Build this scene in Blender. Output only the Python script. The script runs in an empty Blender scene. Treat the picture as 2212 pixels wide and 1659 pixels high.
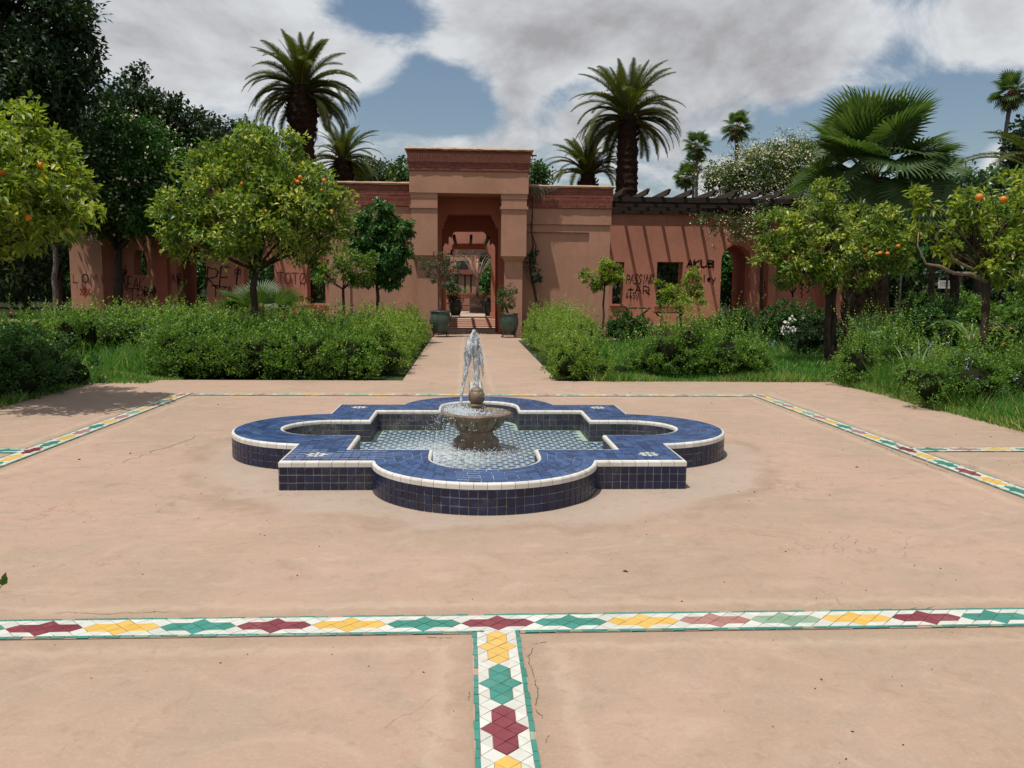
import bpy, bmesh, math, random
import numpy as np
from mathutils import Matrix, Vector
R = math.radians
scene = bpy.context.scene
col = scene.collection
rng = np.random.default_rng(7)
random.seed(7)

# ---------------------------------------------------------------- camera
F_PX, PITCH, YAW, ROLL, EYE = 1810.3, 0.11362, 0.0550, 0.00932, 1.6
IW, IH = 2212.0, 1659.0
fwd = Vector((math.sin(YAW) * math.cos(PITCH), math.cos(YAW) * math.cos(PITCH), -math.sin(PITCH)))
rgt0 = Vector((math.cos(YAW), -math.sin(YAW), 0))
up0 = rgt0.cross(fwd)
rgt = rgt0 * math.cos(ROLL) + up0 * math.sin(ROLL)
upv = up0 * math.cos(ROLL) - rgt0 * math.sin(ROLL)
cam = bpy.data.cameras.new('camera')
cam.sensor_width = 36
cam.lens = 36 * F_PX / IW
cam.clip_end = 3000
camo = bpy.data.objects.new('camera', cam)
m = Matrix((rgt, upv, -fwd)).transposed().to_4x4()
m.translation = (0, 0, EYE)
camo.matrix_world = m
col.objects.link(camo)
scene.camera = camo

# ---------------------------------------------------------------- light
SUN = Vector((-0.23, -0.22, 1.0)).normalized()          # towards the sun
sun = bpy.data.lights.new('sun', 'SUN')
sun.energy = 5.0
sun.angle = R(0.55)
sun.color = (1.0, 0.95, 0.88)
suno = bpy.data.objects.new('sun', sun)
suno.rotation_euler = SUN.to_track_quat('Z', 'Y').to_euler()
suno.location = (-30, -30, 60)
col.objects.link(suno)
vs = scene.view_settings
vs.view_transform = 'Standard'
vs.look = 'None'
vs.gamma = 1
vs.use_curve_mapping = False
vs.exposure = -0.25


def W(px, py, D=None, z=None):
    """the point at depth y=D (or height z) seen at a place of the photo; used for measuring the place"""
    d = fwd * F_PX + rgt * (px - IW / 2) + upv * (IH / 2 - py)
    t = D / d.y if D is not None else (z - EYE) / d.z
    return Vector((0, 0, EYE)) + d * t


def proj(P):
    v = Vector(P) - Vector((0, 0, EYE))
    d = v.dot(fwd)
    if d < 0.05:
        return None
    return (IW / 2 + F_PX * v.dot(rgt) / d, IH / 2 - F_PX * v.dot(upv) / d)


# ---------------------------------------------------------------- node helpers
class NT:
    def __init__(self, mat):
        self.t = mat.node_tree
        self.t.nodes.clear()

    def n(self, kind, ins=None, **kw):
        nd = self.t.nodes.new(kind)
        for k, v in kw.items():
            setattr(nd, k, v)
        for k, v in (ins or {}).items():
            s = nd.inputs[k]
            if isinstance(v, bpy.types.NodeSocket):
                self.t.links.new(v, s)
            else:
                s.default_value = v
        return nd

    def math(self, op, a, b=0.0, c=None, clamp=False):
        ins = {0: a, 1: b}
        if c is not None:
            ins[2] = c
        return self.n('ShaderNodeMath', ins, operation=op, use_clamp=clamp).outputs[0]

    def mix(self, f, a, b, mode='MIX'):
        nd = self.n('ShaderNodeMix', data_type='RGBA', blend_type=mode)
        for s, v in ((nd.inputs[0], f), (nd.inputs[6], a), (nd.inputs[7], b)):
            if isinstance(v, bpy.types.NodeSocket):
                self.t.links.new(v, s)
            else:
                s.default_value = (*v, 1) if isinstance(v, tuple) and len(v) == 3 else v
        return nd.outputs[2]

    def noise(self, scale, detail=4, rough=0.55, vec=None, dist=0.0):
        ins = {'Scale': scale, 'Detail': detail, 'Roughness': rough, 'Distortion': dist}
        if vec is not None:
            ins['Vector'] = vec
        return self.n('ShaderNodeTexNoise', ins).outputs[0]

    def ramp(self, f, stops, interp='LINEAR'):
        nd = self.n('ShaderNodeValToRGB', {0: f})
        cr = nd.color_ramp
        cr.interpolation = interp
        while len(cr.elements) > 2:
            cr.elements.remove(cr.elements[-1])
        for i, (p, c) in enumerate(stops):
            if not isinstance(c, tuple):
                c = (c, c, c)
            e = cr.elements[i] if i < 2 else cr.elements.new(p)
            e.position = p
            e.color = (*c, 1)
        return nd.outputs[0]

    def smooth(self, f, a, b):
        return self.n('ShaderNodeMapRange', {0: f, 1: a, 2: b, 3: 0.0, 4: 1.0}, interpolation_type='SMOOTHSTEP').outputs[0]

    def pos(self, sx=1, sy=1, sz=1):
        g = self.n('ShaderNodeNewGeometry').outputs['Position']
        if (sx, sy, sz) == (1, 1, 1):
            return g
        return self.n('ShaderNodeMapping', {0: g, 3: (sx, sy, sz)}).outputs[0]

    def out(self, sh):
        o = self.n('ShaderNodeOutputMaterial')
        self.t.links.new(sh, o.inputs[0])

    def bump(self, h, strength=0.3, dist=0.01):
        return self.n('ShaderNodeBump', {'Strength': strength, 'Distance': dist, 'Height': h}).outputs[0]

    def pbr(self, color, rough=0.8, spec=0.3, normal=None, **more):
        ins = {'Base Color': (*color, 1) if isinstance(color, tuple) else color, 'Roughness': rough, 'Specular IOR Level': spec}
        if normal is not None:
            ins['Normal'] = normal
        ins.update(more)
        return self.n('ShaderNodeBsdfPrincipled', ins).outputs[0]


def newmat(name):
    mt = bpy.data.materials.new(name)
    mt.use_nodes = True
    return mt, NT(mt)


# ---------------------------------------------------------------- world: sky with broken cloud
world = bpy.data.worlds.new('World')
scene.world = world
world.use_nodes = True
w = NT(world)
sky = w.n('ShaderNodeTexSky', sky_type='NISHITA', sun_disc=False)
sky.sun_elevation = math.asin(SUN.z)
sky.sun_rotation = math.atan2(SUN.x, SUN.y)
sky.altitude = 450
sky.air_density = 1.3
sky.dust_density = 1.6
sky.ozone_density = 1.5
gen = w.n('ShaderNodeTexCoord').outputs['Generated']
sep = w.n('ShaderNodeSeparateXYZ', {0: gen})
dx, dy, dz = sep.outputs
zz = w.math('ADD', w.math('MAXIMUM', dz, 0.0), 0.42)
cu = w.math('DIVIDE', dx, zz)
cv = w.math('DIVIDE', dy, zz)
cvec = w.n('ShaderNodeCombineXYZ', {0: cu, 1: cv, 2: 0.0}).outputs[0]


def puff(off):
    v = w.n('ShaderNodeMapping', {0: cvec, 1: (3.1 + off[0], 7.3 + off[1], 0.4)}).outputs[0]
    a_ = w.noise(1.3, 3, 0.5, v, 0.2)
    b_ = w.noise(3.6, 10, 0.62, v, 0.35)
    return w.math('ADD', w.math('MULTIPLY', w.math('SUBTRACT', a_, 0.5), 0.8), w.math('MULTIPLY', w.math('SUBTRACT', b_, 0.5), 1.35))


puff0 = puff((0, 0))
puff1 = puff((0.020, 0.045))


def sky_blob(px, py, rx, ry, tilt=0.0):
    """soft 0..1 spot round a direction of the sky, with radii in photo pixels"""
    d = (fwd * F_PX + rgt * (px - IW / 2) + upv * (IH / 2 - py)).normalized()
    e = rgt * math.cos(tilt) + upv * math.sin(tilt)
    e = (e - d * e.dot(d)).normalized()
    g = d.cross(e)
    a = w.n('ShaderNodeVectorMath', {0: gen, 1: tuple(e * (F_PX / rx))}, operation='DOT_PRODUCT').outputs['Value']
    b = w.n('ShaderNodeVectorMath', {0: gen, 1: tuple(g * (F_PX / ry))}, operation='DOT_PRODUCT').outputs['Value']
    c = w.n('ShaderNodeVectorMath', {0: gen, 1: tuple(d)}, operation='DOT_PRODUCT').outputs['Value']
    r2 = w.math('ADD', w.math('MULTIPLY', a, a), w.math('MULTIPLY', b, b))
    s = w.math('MULTIPLY', w.math('EXPONENT', w.math('MULTIPLY', r2, -1.0)), w.math('GREATER_THAN', c, 0.0))
    return s


cover = w.math('ADD', puff0, 0.13)
for bx, by, rx, ry, tl, k in [
        (835, 20, 130, 60, 0.0, -0.36), (935, 200, 90, 70, -0.4, -0.34), (1000, 240, 110, 40, 0.2, -0.26), (1290, 165, 130, 32, 0.45, -0.30), (760, 225, 60, 40, 0.0, -0.15),
        (1860, 250, 180, 75, 0.15, -0.36), (1975, 165, 80, 30, 0.3, 0.22), (1730, 190, 60, 30, 0.0, 0.16), (1960, 300, 40, 25, 0, 0.16), (2080, 275, 120, 100, 0.0, -0.42), (1600, 310, 60, 22, 0.0, -0.2), (230, 190, 50, 35, 0.0, -0.25), (1400, 330, 30, 25, 0, -0.2),
        (700, 130, 150, 75, 0.0, 0.22), (1150, 60, 260, 70, 0.0, 0.22), (850, 310, 220, 45, 0.0, 0.24), (1110, 215, 75, 38, 0.3, 0.30), (1000, 120, 200, 60, 0.0, 0.12), (1500, 190, 160, 90, 0, 0.16), (400, 60, 260, 100, 0, 0.25),
        (2150, 50, 120, 90, 0, 0.2), (2165, 345, 50, 55, 0, 0.35), (1700, 100, 300, 70, 0, 0.18)]:
    cover = w.math('ADD', cover, w.math('MULTIPLY', sky_blob(bx, by, rx, ry, tl), k))
mask = w.smooth(cover, -0.06, 0.22)
thick = w.smooth(w.math('ADD', w.math('MULTIPLY', cover, 0.45), w.noise(2.1, 7, 0.58, w.n('ShaderNodeMapping', {0: cvec, 1: (1.3, -2.0, 5.0)}).outputs[0], 0.3)), 0.44, 0.92)
cloud_shade = w.math('MULTIPLY', w.math('SUBTRACT', puff0, puff1), 1.9)  # self-shadow of the clouds, sun side lighter, put into their colour
thick = w.math('SUBTRACT', thick, cloud_shade, clamp=True)
cloudc = w.mix(thick, (0.90, 0.93, 0.96), (0.48, 0.475, 0.50))
skyc = w.mix(1.0, sky.outputs[0], (0.66, 0.66, 0.66), 'MULTIPLY')
bg_sky = w.n('ShaderNodeBackground', {0: skyc, 1: 0.15}).outputs[0]
bg_cld = w.n('ShaderNodeBackground', {0: cloudc, 1: 0.92}).outputs[0]
mixb = w.n('ShaderNodeMixShader', {0: mask, 1: bg_sky, 2: bg_cld}).outputs[0]
wo = w.n('ShaderNodeOutputWorld')
w.t.links.new(mixb, wo.inputs[0])


# ---------------------------------------------------------------- object helpers
def tag(o, label=None, cat=None, group=None, kind=None):
    if label:
        o['label'] = label
    if cat:
        o['category'] = cat
    if group:
        o['group'] = group
    if kind:
        o['kind'] = kind
    return o


def thing(name, label, cat, loc=(0, 0, 0), group=None, rz=0.0):
    o = bpy.data.objects.new(name, None)
    o.empty_display_size = 0.2
    o.location = loc
    o.rotation_euler[2] = rz
    col.objects.link(o)
    return tag(o, label, cat, group)


def link(name, me, mat=None, parent=None, loc=None, kind=None):
    if mat is not None and len(me.materials) == 0:
        me.materials.append(mat)
    o = bpy.data.objects.new(name, me)
    col.objects.link(o)
    if parent is not None:
        o.parent = parent
    if loc is not None:
        o.location = loc
    if kind:
        o['kind'] = kind
    return o


class MB:
    def __init__(self):
        self.v, self.f = [], []

    def add(self, vs_, fs_):
        n = len(self.v)
        self.v += [tuple(p) for p in vs_]
        self.f += [tuple(i + n for i in f) for f in fs_]
        return self

    def box(self, x0, x1, y0, y1, z0, z1):
        vs_ = [(x, y, z) for z in (z0, z1) for y in (y0, y1) for x in (x0, x1)]
        return self.add(vs_, [(0, 2, 3, 1), (4, 5, 7, 6), (0, 1, 5, 4), (2, 6, 7, 3), (0, 4, 6, 2), (1, 3, 7, 5)])

    def tube(self, pts, rad, n=7, cap=True):
        pts = [Vector(p) for p in pts]
        rad = rad if hasattr(rad, '__len__') else [rad] * len(pts)
        vs_, fs_ = [], []
        ref = Vector((0.31, 0.95, 0.07))
        for i, p in enumerate(pts):
            a = pts[max(i - 1, 0)]
            b = pts[min(i + 1, len(pts) - 1)]
            t = (b - a)
            t = t.normalized() if t.length > 1e-9 else Vector((0, 0, 1))
            u = t.cross(ref)
            if u.length < 0.05:
                u = t.cross(Vector((1, 0, 0)))
            u.normalize()
            v = t.cross(u)
            for k in range(n):
                an = 2 * math.pi * k / n
                vs_.append(p + (u * math.cos(an) + v * math.sin(an)) * rad[i])
        for i in range(len(pts) - 1):
            for k in range(n):
                a = i * n + k
                b = i * n + (k + 1) % n
                fs_.append((a, b, b + n, a + n))
        if cap:
            fs_.append(tuple(range(n))[::-1])
            fs_.append(tuple(range((len(pts) - 1) * n, len(pts) * n)))
        return self.add(vs_, fs_)

    def lathe(self, prof, n=24, c=(0, 0, 0), wob=None):
        vs_, fs_ = [], []
        for i, (r, z) in enumerate(prof):
            for k in range(n):
                an = 2 * math.pi * k / n
                rr = r * (wob(i, an, z) if wob else 1)
                vs_.append((c[0] + rr * math.cos(an), c[1] + rr * math.sin(an), c[2] + z))
        for i in range(len(prof) - 1):
            for k in range(n):
                a = i * n + k
                b = i * n + (k + 1) % n
                fs_.append((a, b, b + n, a + n))
        return self.add(vs_, fs_)

    def mesh(self, name, smooth=False):
        me = bpy.data.meshes.new(name)
        me.from_pydata(self.v, [], self.f)
        if smooth:
            me.polygons.foreach_set('use_smooth', [True] * len(me.polygons))
        me.update()
        return me

    def build(self, name, mat, parent=None, smooth=False, loc=None, kind=None):
        return link(name, self.mesh(name, smooth), mat, parent, loc, kind)


def tri_mesh(name, V, T, rnd=None):
    me = bpy.data.meshes.new(name)
    V = np.asarray(V, dtype=np.float32)
    T = np.asarray(T, dtype=np.int32)
    me.vertices.add(len(V))
    me.vertices.foreach_set('co', V.ravel())
    me.loops.add(T.size)
    me.loops.foreach_set('vertex_index', T.ravel())
    me.polygons.add(len(T))
    me.polygons.foreach_set('loop_start', np.arange(0, T.size, 3, dtype=np.int32))
    me.polygons.foreach_set('loop_total', np.full(len(T), 3, dtype=np.int32))
    if rnd is not None:
        a = me.attributes.new('rnd', 'FLOAT', 'POINT')
        a.data.foreach_set('value', np.asarray(rnd, dtype=np.float32))
    me.update()
    me.validate()
    return me


_cache = {}


def piece(name, corners, nrm, th, mat, parent, bev=0.002):
    """a flat tile with a chamfered edge: corners (3-4 points, world), built standing proud along nrm"""
    c = sum((Vector(p) for p in corners), Vector()) / len(corners)
    nrm = Vector(nrm).normalized()
    e1 = (Vector(corners[1]) - Vector(corners[0])).normalized()
    e2 = nrm.cross(e1)
    loc = [((Vector(p) - c).dot(e1), (Vector(p) - c).dot(e2)) for p in corners]
    key = (name, mat.name, round(th, 4), tuple((round(a / 0.002), round(b / 0.002)) for a, b in loc))
    me = _cache.get(key)
    if me is None:
        loc = [(round(a / 0.002) * 0.002, round(b / 0.002) * 0.002) for a, b in loc]
        ar = sum(loc[i][0] * loc[(i + 1) % len(loc)][1] - loc[(i + 1) % len(loc)][0] * loc[i][1] for i in range(len(loc)))
        n = len(loc)
        k = 1 - bev * 2 / max(0.01, math.sqrt(abs(ar) / 2) / 1.0)
        vs_ = [(a, b, 0) for a, b in loc] + [(a, b, th * 0.75) for a, b in loc] + [(a * k, b * k, th) for a, b in loc]
        fs_ = []
        for i in range(n):
            j = (i + 1) % n
            fs_ += [(i, j, j + n, i + n), (i + n, j + n, j + 2 * n, i + 2 * n)]
        fs_.append(tuple(range(2 * n, 3 * n)))
        if ar < 0:
            fs_ = [f[::-1] for f in fs_]
        me = bpy.data.meshes.new(name)
        me.from_pydata(vs_, [], fs_)
        me.materials.append(mat)
        _cache[key] = me
    o = bpy.data.objects.new(name, me)
    mw = Matrix((e1, e2, nrm)).transposed().to_4x4()
    mw.translation = c
    o.parent = parent
    o.matrix_local = Matrix.Translation(-Vector(parent.location)) @ mw if parent else mw
    col.objects.link(o)
    return o


def shrink(c, g):
    cs = [Vector(p) for p in c]
    ce = sum(cs, Vector()) / len(cs)
    out = []
    for p in cs:
        d = p - ce
        out.append(ce + d * max(0.3, 1 - g * 1.2 / max(d.length, 1e-6)))
    return out


def lay(name, tiles, parent, th=0.005, gap=0.003, limit=290, minpx=5.0, rest='small_tiles'):
    """tiles: (corners, normal, material); the ones that show largest become single parts, the rest one joined part per material"""
    sc_ = []
    for i, (c, n, mt) in enumerate(tiles):
        ce = sum((Vector(p) for p in c), Vector()) / len(c)
        face = (Vector((0, 0, EYE)) - ce).normalized().dot(Vector(n).normalized())
        q = [proj(p) for p in c]
        a = 0
        if face > 0 and None not in q:
            a = abs(sum(q[k][0] * q[(k + 1) % len(q)][1] - q[(k + 1) % len(q)][0] * q[k][1] for k in range(len(q)))) / 2
            mx = sum(p[0] for p in q) / len(q)
            my = sum(p[1] for p in q) / len(q)
            if not (-60 < mx < IW + 60 and -60 < my < IH + 60):
                a *= 0.01
            hh = a / max(1e-3, max(abs(q[k][0] - q[(k + 1) % len(q)][0]) + abs(q[k][1] - q[(k + 1) % len(q)][1]) for k in range(len(q))))
            if hh < minpx / 2:
                a = 0
        sc_.append((a, i))
    sc_.sort(reverse=True)
    single = [i for a, i in sc_[:limit] if a > 4]
    sset = set(single)
    for i in single:
        c, n, mt = tiles[i]
        piece(name, shrink(c, gap / 2), n, th, mt, parent)
    by = {}
    for i, (c, n, mt) in enumerate(tiles):
        if i in sset:
            continue
        c = shrink(c, gap / 2)
        n = Vector(n).normalized()
        mb = by.setdefault(mt.name, (MB(), mt))[0]
        k = len(c)
        vs_ = [p for p in c] + [p + n * th for p in c]
        e = (c[1] - c[0]).cross(c[2] - c[0]).dot(n)
        fs_ = [(a, (a + 1) % k, (a + 1) % k + k, a + k) for a in range(k)] + [tuple(range(k, 2 * k))]
        if e < 0:
            fs_ = [f[::-1] for f in fs_]
        off = Vector(parent.location) if parent else Vector()
        mb.add([p - off for p in vs_], fs_)
    for nm, (mb, mt) in by.items():
        mb.build(rest, mt, parent, kind='stuff')


def poly_wall(outer, holes, y0, y1, name, mat, parent=None):
    """a wall in the XZ plane with openings, from depth y0 (front) to y1"""
    bm = bmesh.new()
    loops = [outer] + holes
    edges = []
    for lp in loops:
        vs_ = [bm.verts.new((x, y0, z)) for x, z in lp]
        edges += [bm.edges.new((vs_[i], vs_[(i + 1) % len(vs_)])) for i in range(len(vs_))]
    r = bmesh.ops.triangle_fill(bm, use_beauty=True, use_dissolve=False, edges=edges, normal=(0, -1, 0))
    fr = [g for g in r['geom'] if isinstance(g, bmesh.types.BMFace)]
    bm.verts.index_update()
    co = [v.co.copy() for v in bm.verts]
    tris = []
    for f in fr:
        ids = [v.index for v in f.verts]
        if f.normal.y > 0 or (co[ids[1]] - co[ids[0]]).cross(co[ids[2]] - co[ids[0]]).y > 0:
            ids = ids[::-1]
        tris.append(tuple(ids))
    bm.free()
    n = len(co)
    mb = MB()
    vs_ = co + [Vector((p.x, y1, p.z)) for p in co]
    fs_ = tris + [tuple(i + n for i in t[::-1]) for t in tris]
    cnt = {}
    for t in tris:
        for k in range(3):
            cnt[(t[k], t[(k + 1) % 3])] = 1
    for (a, b) in cnt:
        if (b, a) not in cnt:
            fs_.append((b, a, a + n, b + n))
    mb.add(vs_, fs_)
    return mb.build(name, mat, parent)

# ================================================================ materials
def mat_plaza():
    mt, t = newmat('pink_concrete')
    p = t.pos()
    big_ = t.noise(0.45, 5, 0.6, p, 0.6)
    med = t.noise(1.1, 6, 0.65, t.pos(0.9, 1.2, 1), 1.4)
    swirl = t.noise(1.5, 8, 0.66, t.n('ShaderNodeMapping', {0: p, 2: (0, 0, 0.6), 3: (0.8, 1.5, 1)}).outputs[0], 2.6)
    fine_ = t.noise(60, 6, 0.75, p)
    c = t.mix(t.smooth(big_, 0.38, 0.62), (0.350, 0.253, 0.183), (0.400, 0.275, 0.207))
    c = t.mix(t.math('MULTIPLY', t.smooth(med, 0.46, 0.68), 0.7), c, (0.325, 0.255, 0.187))
    c = t.mix(t.math('MULTIPLY', t.smooth(swirl, 0.50, 0.72), 0.5), c, (0.46, 0.335, 0.258))
    c = t.mix(t.math('MULTIPLY', t.smooth(swirl, 0.47, 0.30), 0.5), c, (0.285, 0.205, 0.145))
    # a washed ring of stains round the fountain, where the splashed water dries
    sp = t.n('ShaderNodeSeparateXYZ', {0: p}).outputs
    ex = t.math('MULTIPLY', t.math('SUBTRACT', sp[0], FX), 1.0)
    ey = t.math('SUBTRACT', sp[1], FY)
    rr = t.math('SQRT', t.math('ADD', t.math('MULTIPLY', ex, ex), t.math('MULTIPLY', ey, ey)))
    rn = t.math('ADD', rr, t.math('MULTIPLY', t.math('SUBTRACT', t.noise(0.9, 5, 0.6, p, 0.8), 0.5), 1.3))
    wash = t.math('SUBTRACT', 1.0, t.smooth(rn, 2.35, 2.95))
    c = t.mix(t.math('MULTIPLY', wash, 0.6), c, (0.355, 0.31, 0.255))
    ring = t.math('MULTIPLY', t.smooth(rn, 2.55, 2.76), t.math('SUBTRACT', 1.0, t.smooth(rn, 2.76, 2.92)))
    ring = t.math('MULTIPLY', ring, t.smooth(t.noise(1.1, 5, 0.6, t.pos(1, 1, 1)), 0.36, 0.56))
    c = t.mix(t.math('MULTIPLY', ring, 0.5), c, (0.235, 0.155, 0.105))
    # dirt lying along the mosaic bands
    ax = t.math('ABSOLUTE', t.math('SUBTRACT', sp[0], FX))
    ay = t.math('ABSOLUTE', t.math('SUBTRACT', sp[1], FY))
    mxy = t.math('MAXIMUM', ax, ay)
    dband = t.math('ABSOLUTE', t.math('SUBTRACT', mxy, SQ))
    dst = t.math('ABSOLUTE', t.math('SUBTRACT', sp[0], FX))
    dst = t.math('ADD', dst, t.math('MULTIPLY', t.math('LESS_THAN', ay, SQ), 5.0))
    dband = t.math('MINIMUM', dband, dst)
    dband = t.math('ADD', dband, t.math('MULTIPLY', t.math('SUBTRACT', t.noise(4.0, 5, 0.65, p, 1.0), 0.5), 0.22))
    near = t.math('SUBTRACT', 1.0, t.smooth(dband, 0.10, 0.24))
    c = t.mix(t.math('MULTIPLY', near, 0.55), c, (0.30, 0.215, 0.145))
    edge = t.math('MULTIPLY', t.smooth(dband, 0.2, 0.25), t.math('SUBTRACT', 1.0, t.smooth(dband, 0.25, 0.33)))
    c = t.mix(t.math('MULTIPLY', edge, 0.35), c, (0.47, 0.375, 0.27))
    # hair cracks and small pits
    cn = t.math('ABSOLUTE', t.math('SUBTRACT', t.noise(0.55, 9, 0.62, t.n('ShaderNodeMapping', {0: p, 1: (4.2, 1.7, 0)}).outputs[0], 0.4), 0.5))
    crack = t.math('MULTIPLY', t.math('SUBTRACT', 1.0, t.smooth(cn, 0.0007, 0.0022)), t.smooth(t.noise(0.6, 3, 0.5, p), 0.54, 0.6))
    c = t.mix(t.math('MULTIPLY', crack, 0.7), c, (0.16, 0.10, 0.065))
    pit = t.smooth(t.noise(28, 4, 0.6, p), 0.70, 0.76)
    c = t.mix(t.math('MULTIPLY', pit, 0.35), c, (0.22, 0.14, 0.095))
    c = t.mix(t.math('MULTIPLY', t.math('SUBTRACT', fine_, 0.5), 1.3), c, (0.6, 0.45, 0.36))
    bl_ = t.noise(7.5, 6, 0.7, p, 1.5)
    c = t.mix(t.math('MULTIPLY', t.smooth(bl_, 0.52, 0.70), 0.45), c, (0.28, 0.19, 0.125))
    c = t.mix(t.math('MULTIPLY', t.smooth(bl_, 0.46, 0.30), 0.3), c, (0.47, 0.34, 0.25))
    c = t.mix(1.0, c, (0.965, 0.952, 0.948), 'MULTIPLY')
    h = t.math('ADD', t.math('MULTIPLY', swirl, 0.5), t.math('ADD', t.math('MULTIPLY', fine_, 0.12), t.math('MULTIPLY', t.math('ADD', pit, crack), -0.6)))
    t.out(t.pbr(c, 0.78, 0.25, t.bump(h, 0.35, 0.012)))
    return mt


def mat_stucco(name, base, dark, drip=0.35, rough=0.9):
    mt, t = newmat(name)
    p = t.pos()
    a = t.noise(0.8, 6, 0.65, p, 0.4)
    b = t.noise(3.2, 6, 0.65, t.pos(1.6, 1.6, 0.5), 0.6)
    st = t.noise(2.4, 6, 0.7, t.pos(1.9, 1.9, 0.16))
    g = t.noise(38, 5, 0.7, p)
    c = t.mix(t.smooth(a, 0.32, 0.68), base, tuple(x * 0.84 for x in base))
    c = t.mix(t.math('MULTIPLY', t.smooth(b, 0.5, 0.75), 0.4), c, tuple(min(1, x * 1.18) for x in base))
    c = t.mix(t.math('MULTIPLY', t.smooth(st, 0.52, 0.72), drip), c, dark)
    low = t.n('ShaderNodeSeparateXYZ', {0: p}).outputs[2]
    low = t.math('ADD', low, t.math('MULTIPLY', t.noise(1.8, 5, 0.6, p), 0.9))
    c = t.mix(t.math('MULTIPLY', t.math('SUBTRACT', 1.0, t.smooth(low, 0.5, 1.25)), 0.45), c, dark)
    h = t.math('ADD', t.math('MULTIPLY', g, 0.5), b)
    t.out(t.pbr(c, rough, 0.15, t.bump(h, 0.5, 0.012)))
    return mt


def mat_plain(name, c1, c2, rough=0.7, spec=0.3, scale=6.0, bump=0.25, bd=0.006, st=(1, 1, 1), metal=0.0, c3=None):
    mt, t = newmat(name)
    g = t.noise(scale, 6, 0.65, t.pos(*st), 0.3)
    c = t.mix(t.smooth(g, 0.35, 0.68), c1, c2)
    if c3 is not None:
        c = t.mix(t.math('MULTIPLY', t.smooth(t.noise(scale * 3.7, 5, 0.7, t.pos(*st)), 0.55, 0.75), 0.8), c, c3)
    t.out(t.pbr(c, rough, spec, t.bump(g, bump, bd), Metallic=metal))
    return mt


def mat_glaze(name, c1, c2, rough=0.22, scuff=(0.35, 0.33, 0.30), amount=0.4, spec=0.5, vary=0.35, scratch=0.6):
    """glazed tile: each piece a little different, worn and limed"""
    mt, t = newmat(name)
    oi = t.n('ShaderNodeObjectInfo').outputs['Random']
    p = t.pos()
    isl = t.n('ShaderNodeNewGeometry').outputs['Random Per Island']
    r = t.math('FRACT', t.math('ADD', t.math('MULTIPLY', oi, 7.31), isl))
    c = t.mix(r, c1, c2)
    g = t.noise(14, 6, 0.7, p, 0.4)
    c = t.mix(t.math('MULTIPLY', t.smooth(g, 0.45, 0.8), 0.5), c, tuple(x * (1 - vary) for x in c1))
    d = t.noise(2.3, 6, 0.65, p, 0.8)
    sc_ = t.math('MULTIPLY', t.smooth(d, 0.46, 0.75), t.smooth(t.noise(30, 6, 0.75, p), 0.36, 0.66))
    c = t.mix(t.math('MULTIPLY', sc_, amount), c, scuff)
    rg = t.math('ADD', rough, t.math('MULTIPLY', sc_, scratch))
    t.out(t.pbr(c, rg, spec, t.bump(t.math('ADD', t.noise(9, 3, 0.5, p), t.math('MULTIPLY', sc_, 0.3)), 0.25, 0.004)))
    return mt


def mat_leaf(name, stops, transl=0.35, tcol=1.5, rough=0.45, spec=0.35):
    mt, t = newmat(name)
    a = t.n('ShaderNodeAttribute', attribute_name='rnd').outputs['Fac']
    c = t.ramp(a, stops)
    pr = t.pbr(c, rough, spec)
    tc = t.mix(1.0, c, (tcol * 1.1, tcol * 1.15, tcol * 0.45), 'MULTIPLY')
    tr = t.n('ShaderNodeBsdfTranslucent', {0: tc}).outputs[0]
    t.out(t.n('ShaderNodeMixShader', {0: transl, 1: pr, 2: tr}).outputs[0])
    return mt


FX, FY, SQ = 0.1533, 8.18, 4.324            # fountain centre, half side of the mosaic square
BX = 0.1555
M = {}
M['plaza'] = mat_plaza()
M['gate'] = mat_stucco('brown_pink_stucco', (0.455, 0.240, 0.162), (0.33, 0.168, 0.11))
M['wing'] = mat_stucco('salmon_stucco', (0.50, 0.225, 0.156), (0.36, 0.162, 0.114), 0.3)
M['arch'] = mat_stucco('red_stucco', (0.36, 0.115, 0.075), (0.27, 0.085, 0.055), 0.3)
M['cap'] = mat_plain('ochre_cap', (0.48, 0.32, 0.21), (0.38, 0.24, 0.15), 0.9, 0.1, 5)
M['brick'] = mat_plain('red_brick', (0.20, 0.070, 0.052), (0.27, 0.10, 0.072), 0.9, 0.1, 9, 0.6, 0.01, c3=(0.14, 0.05, 0.038))
M['bricklight'] = mat_plain('worn_brick', (0.42, 0.19, 0.13), (0.33, 0.11, 0.08), 0.9, 0.1, 9, 0.6, 0.01)
M['soil'] = mat_plain('soil', (0.10, 0.065, 0.04), (0.06, 0.045, 0.025), 1.0, 0.05, 3, 0.6, 0.03)
M['floor'] = mat_plain('court_concrete', (0.46, 0.34, 0.25), (0.40, 0.28, 0.2), 0.85, 0.2, 2.0)
M['navy'] = mat_glaze('navy_wall_tile', (0.008, 0.010, 0.030), (0.014, 0.020, 0.062), 0.3, (0.085, 0.075, 0.07), 0.85, 0.4)
M['blue'] = mat_glaze('blue_top_tile', (0.010, 0.030, 0.095), (0.036, 0.088, 0.225), 0.35, (0.15, 0.17, 0.23), 0.65, 0.4)
M['wet'] = mat_glaze('basin_wall_tile', (0.022, 0.024, 0.04), (0.05, 0.05, 0.06), 0.45, (0.27, 0.25, 0.21), 1.0, 0.35)
M['white'] = mat_glaze('white_trim_tile', (0.58, 0.56, 0.50), (0.72, 0.70, 0.65), 0.35, (0.34, 0.26, 0.18), 0.75, 0.4, 0.12)
M['innerwhite'] = mat_glaze('stained_trim_tile', (0.56, 0.52, 0.44), (0.66, 0.63, 0.56), 0.45, (0.33, 0.25, 0.16), 0.75, 0.35, 0.2)
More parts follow.
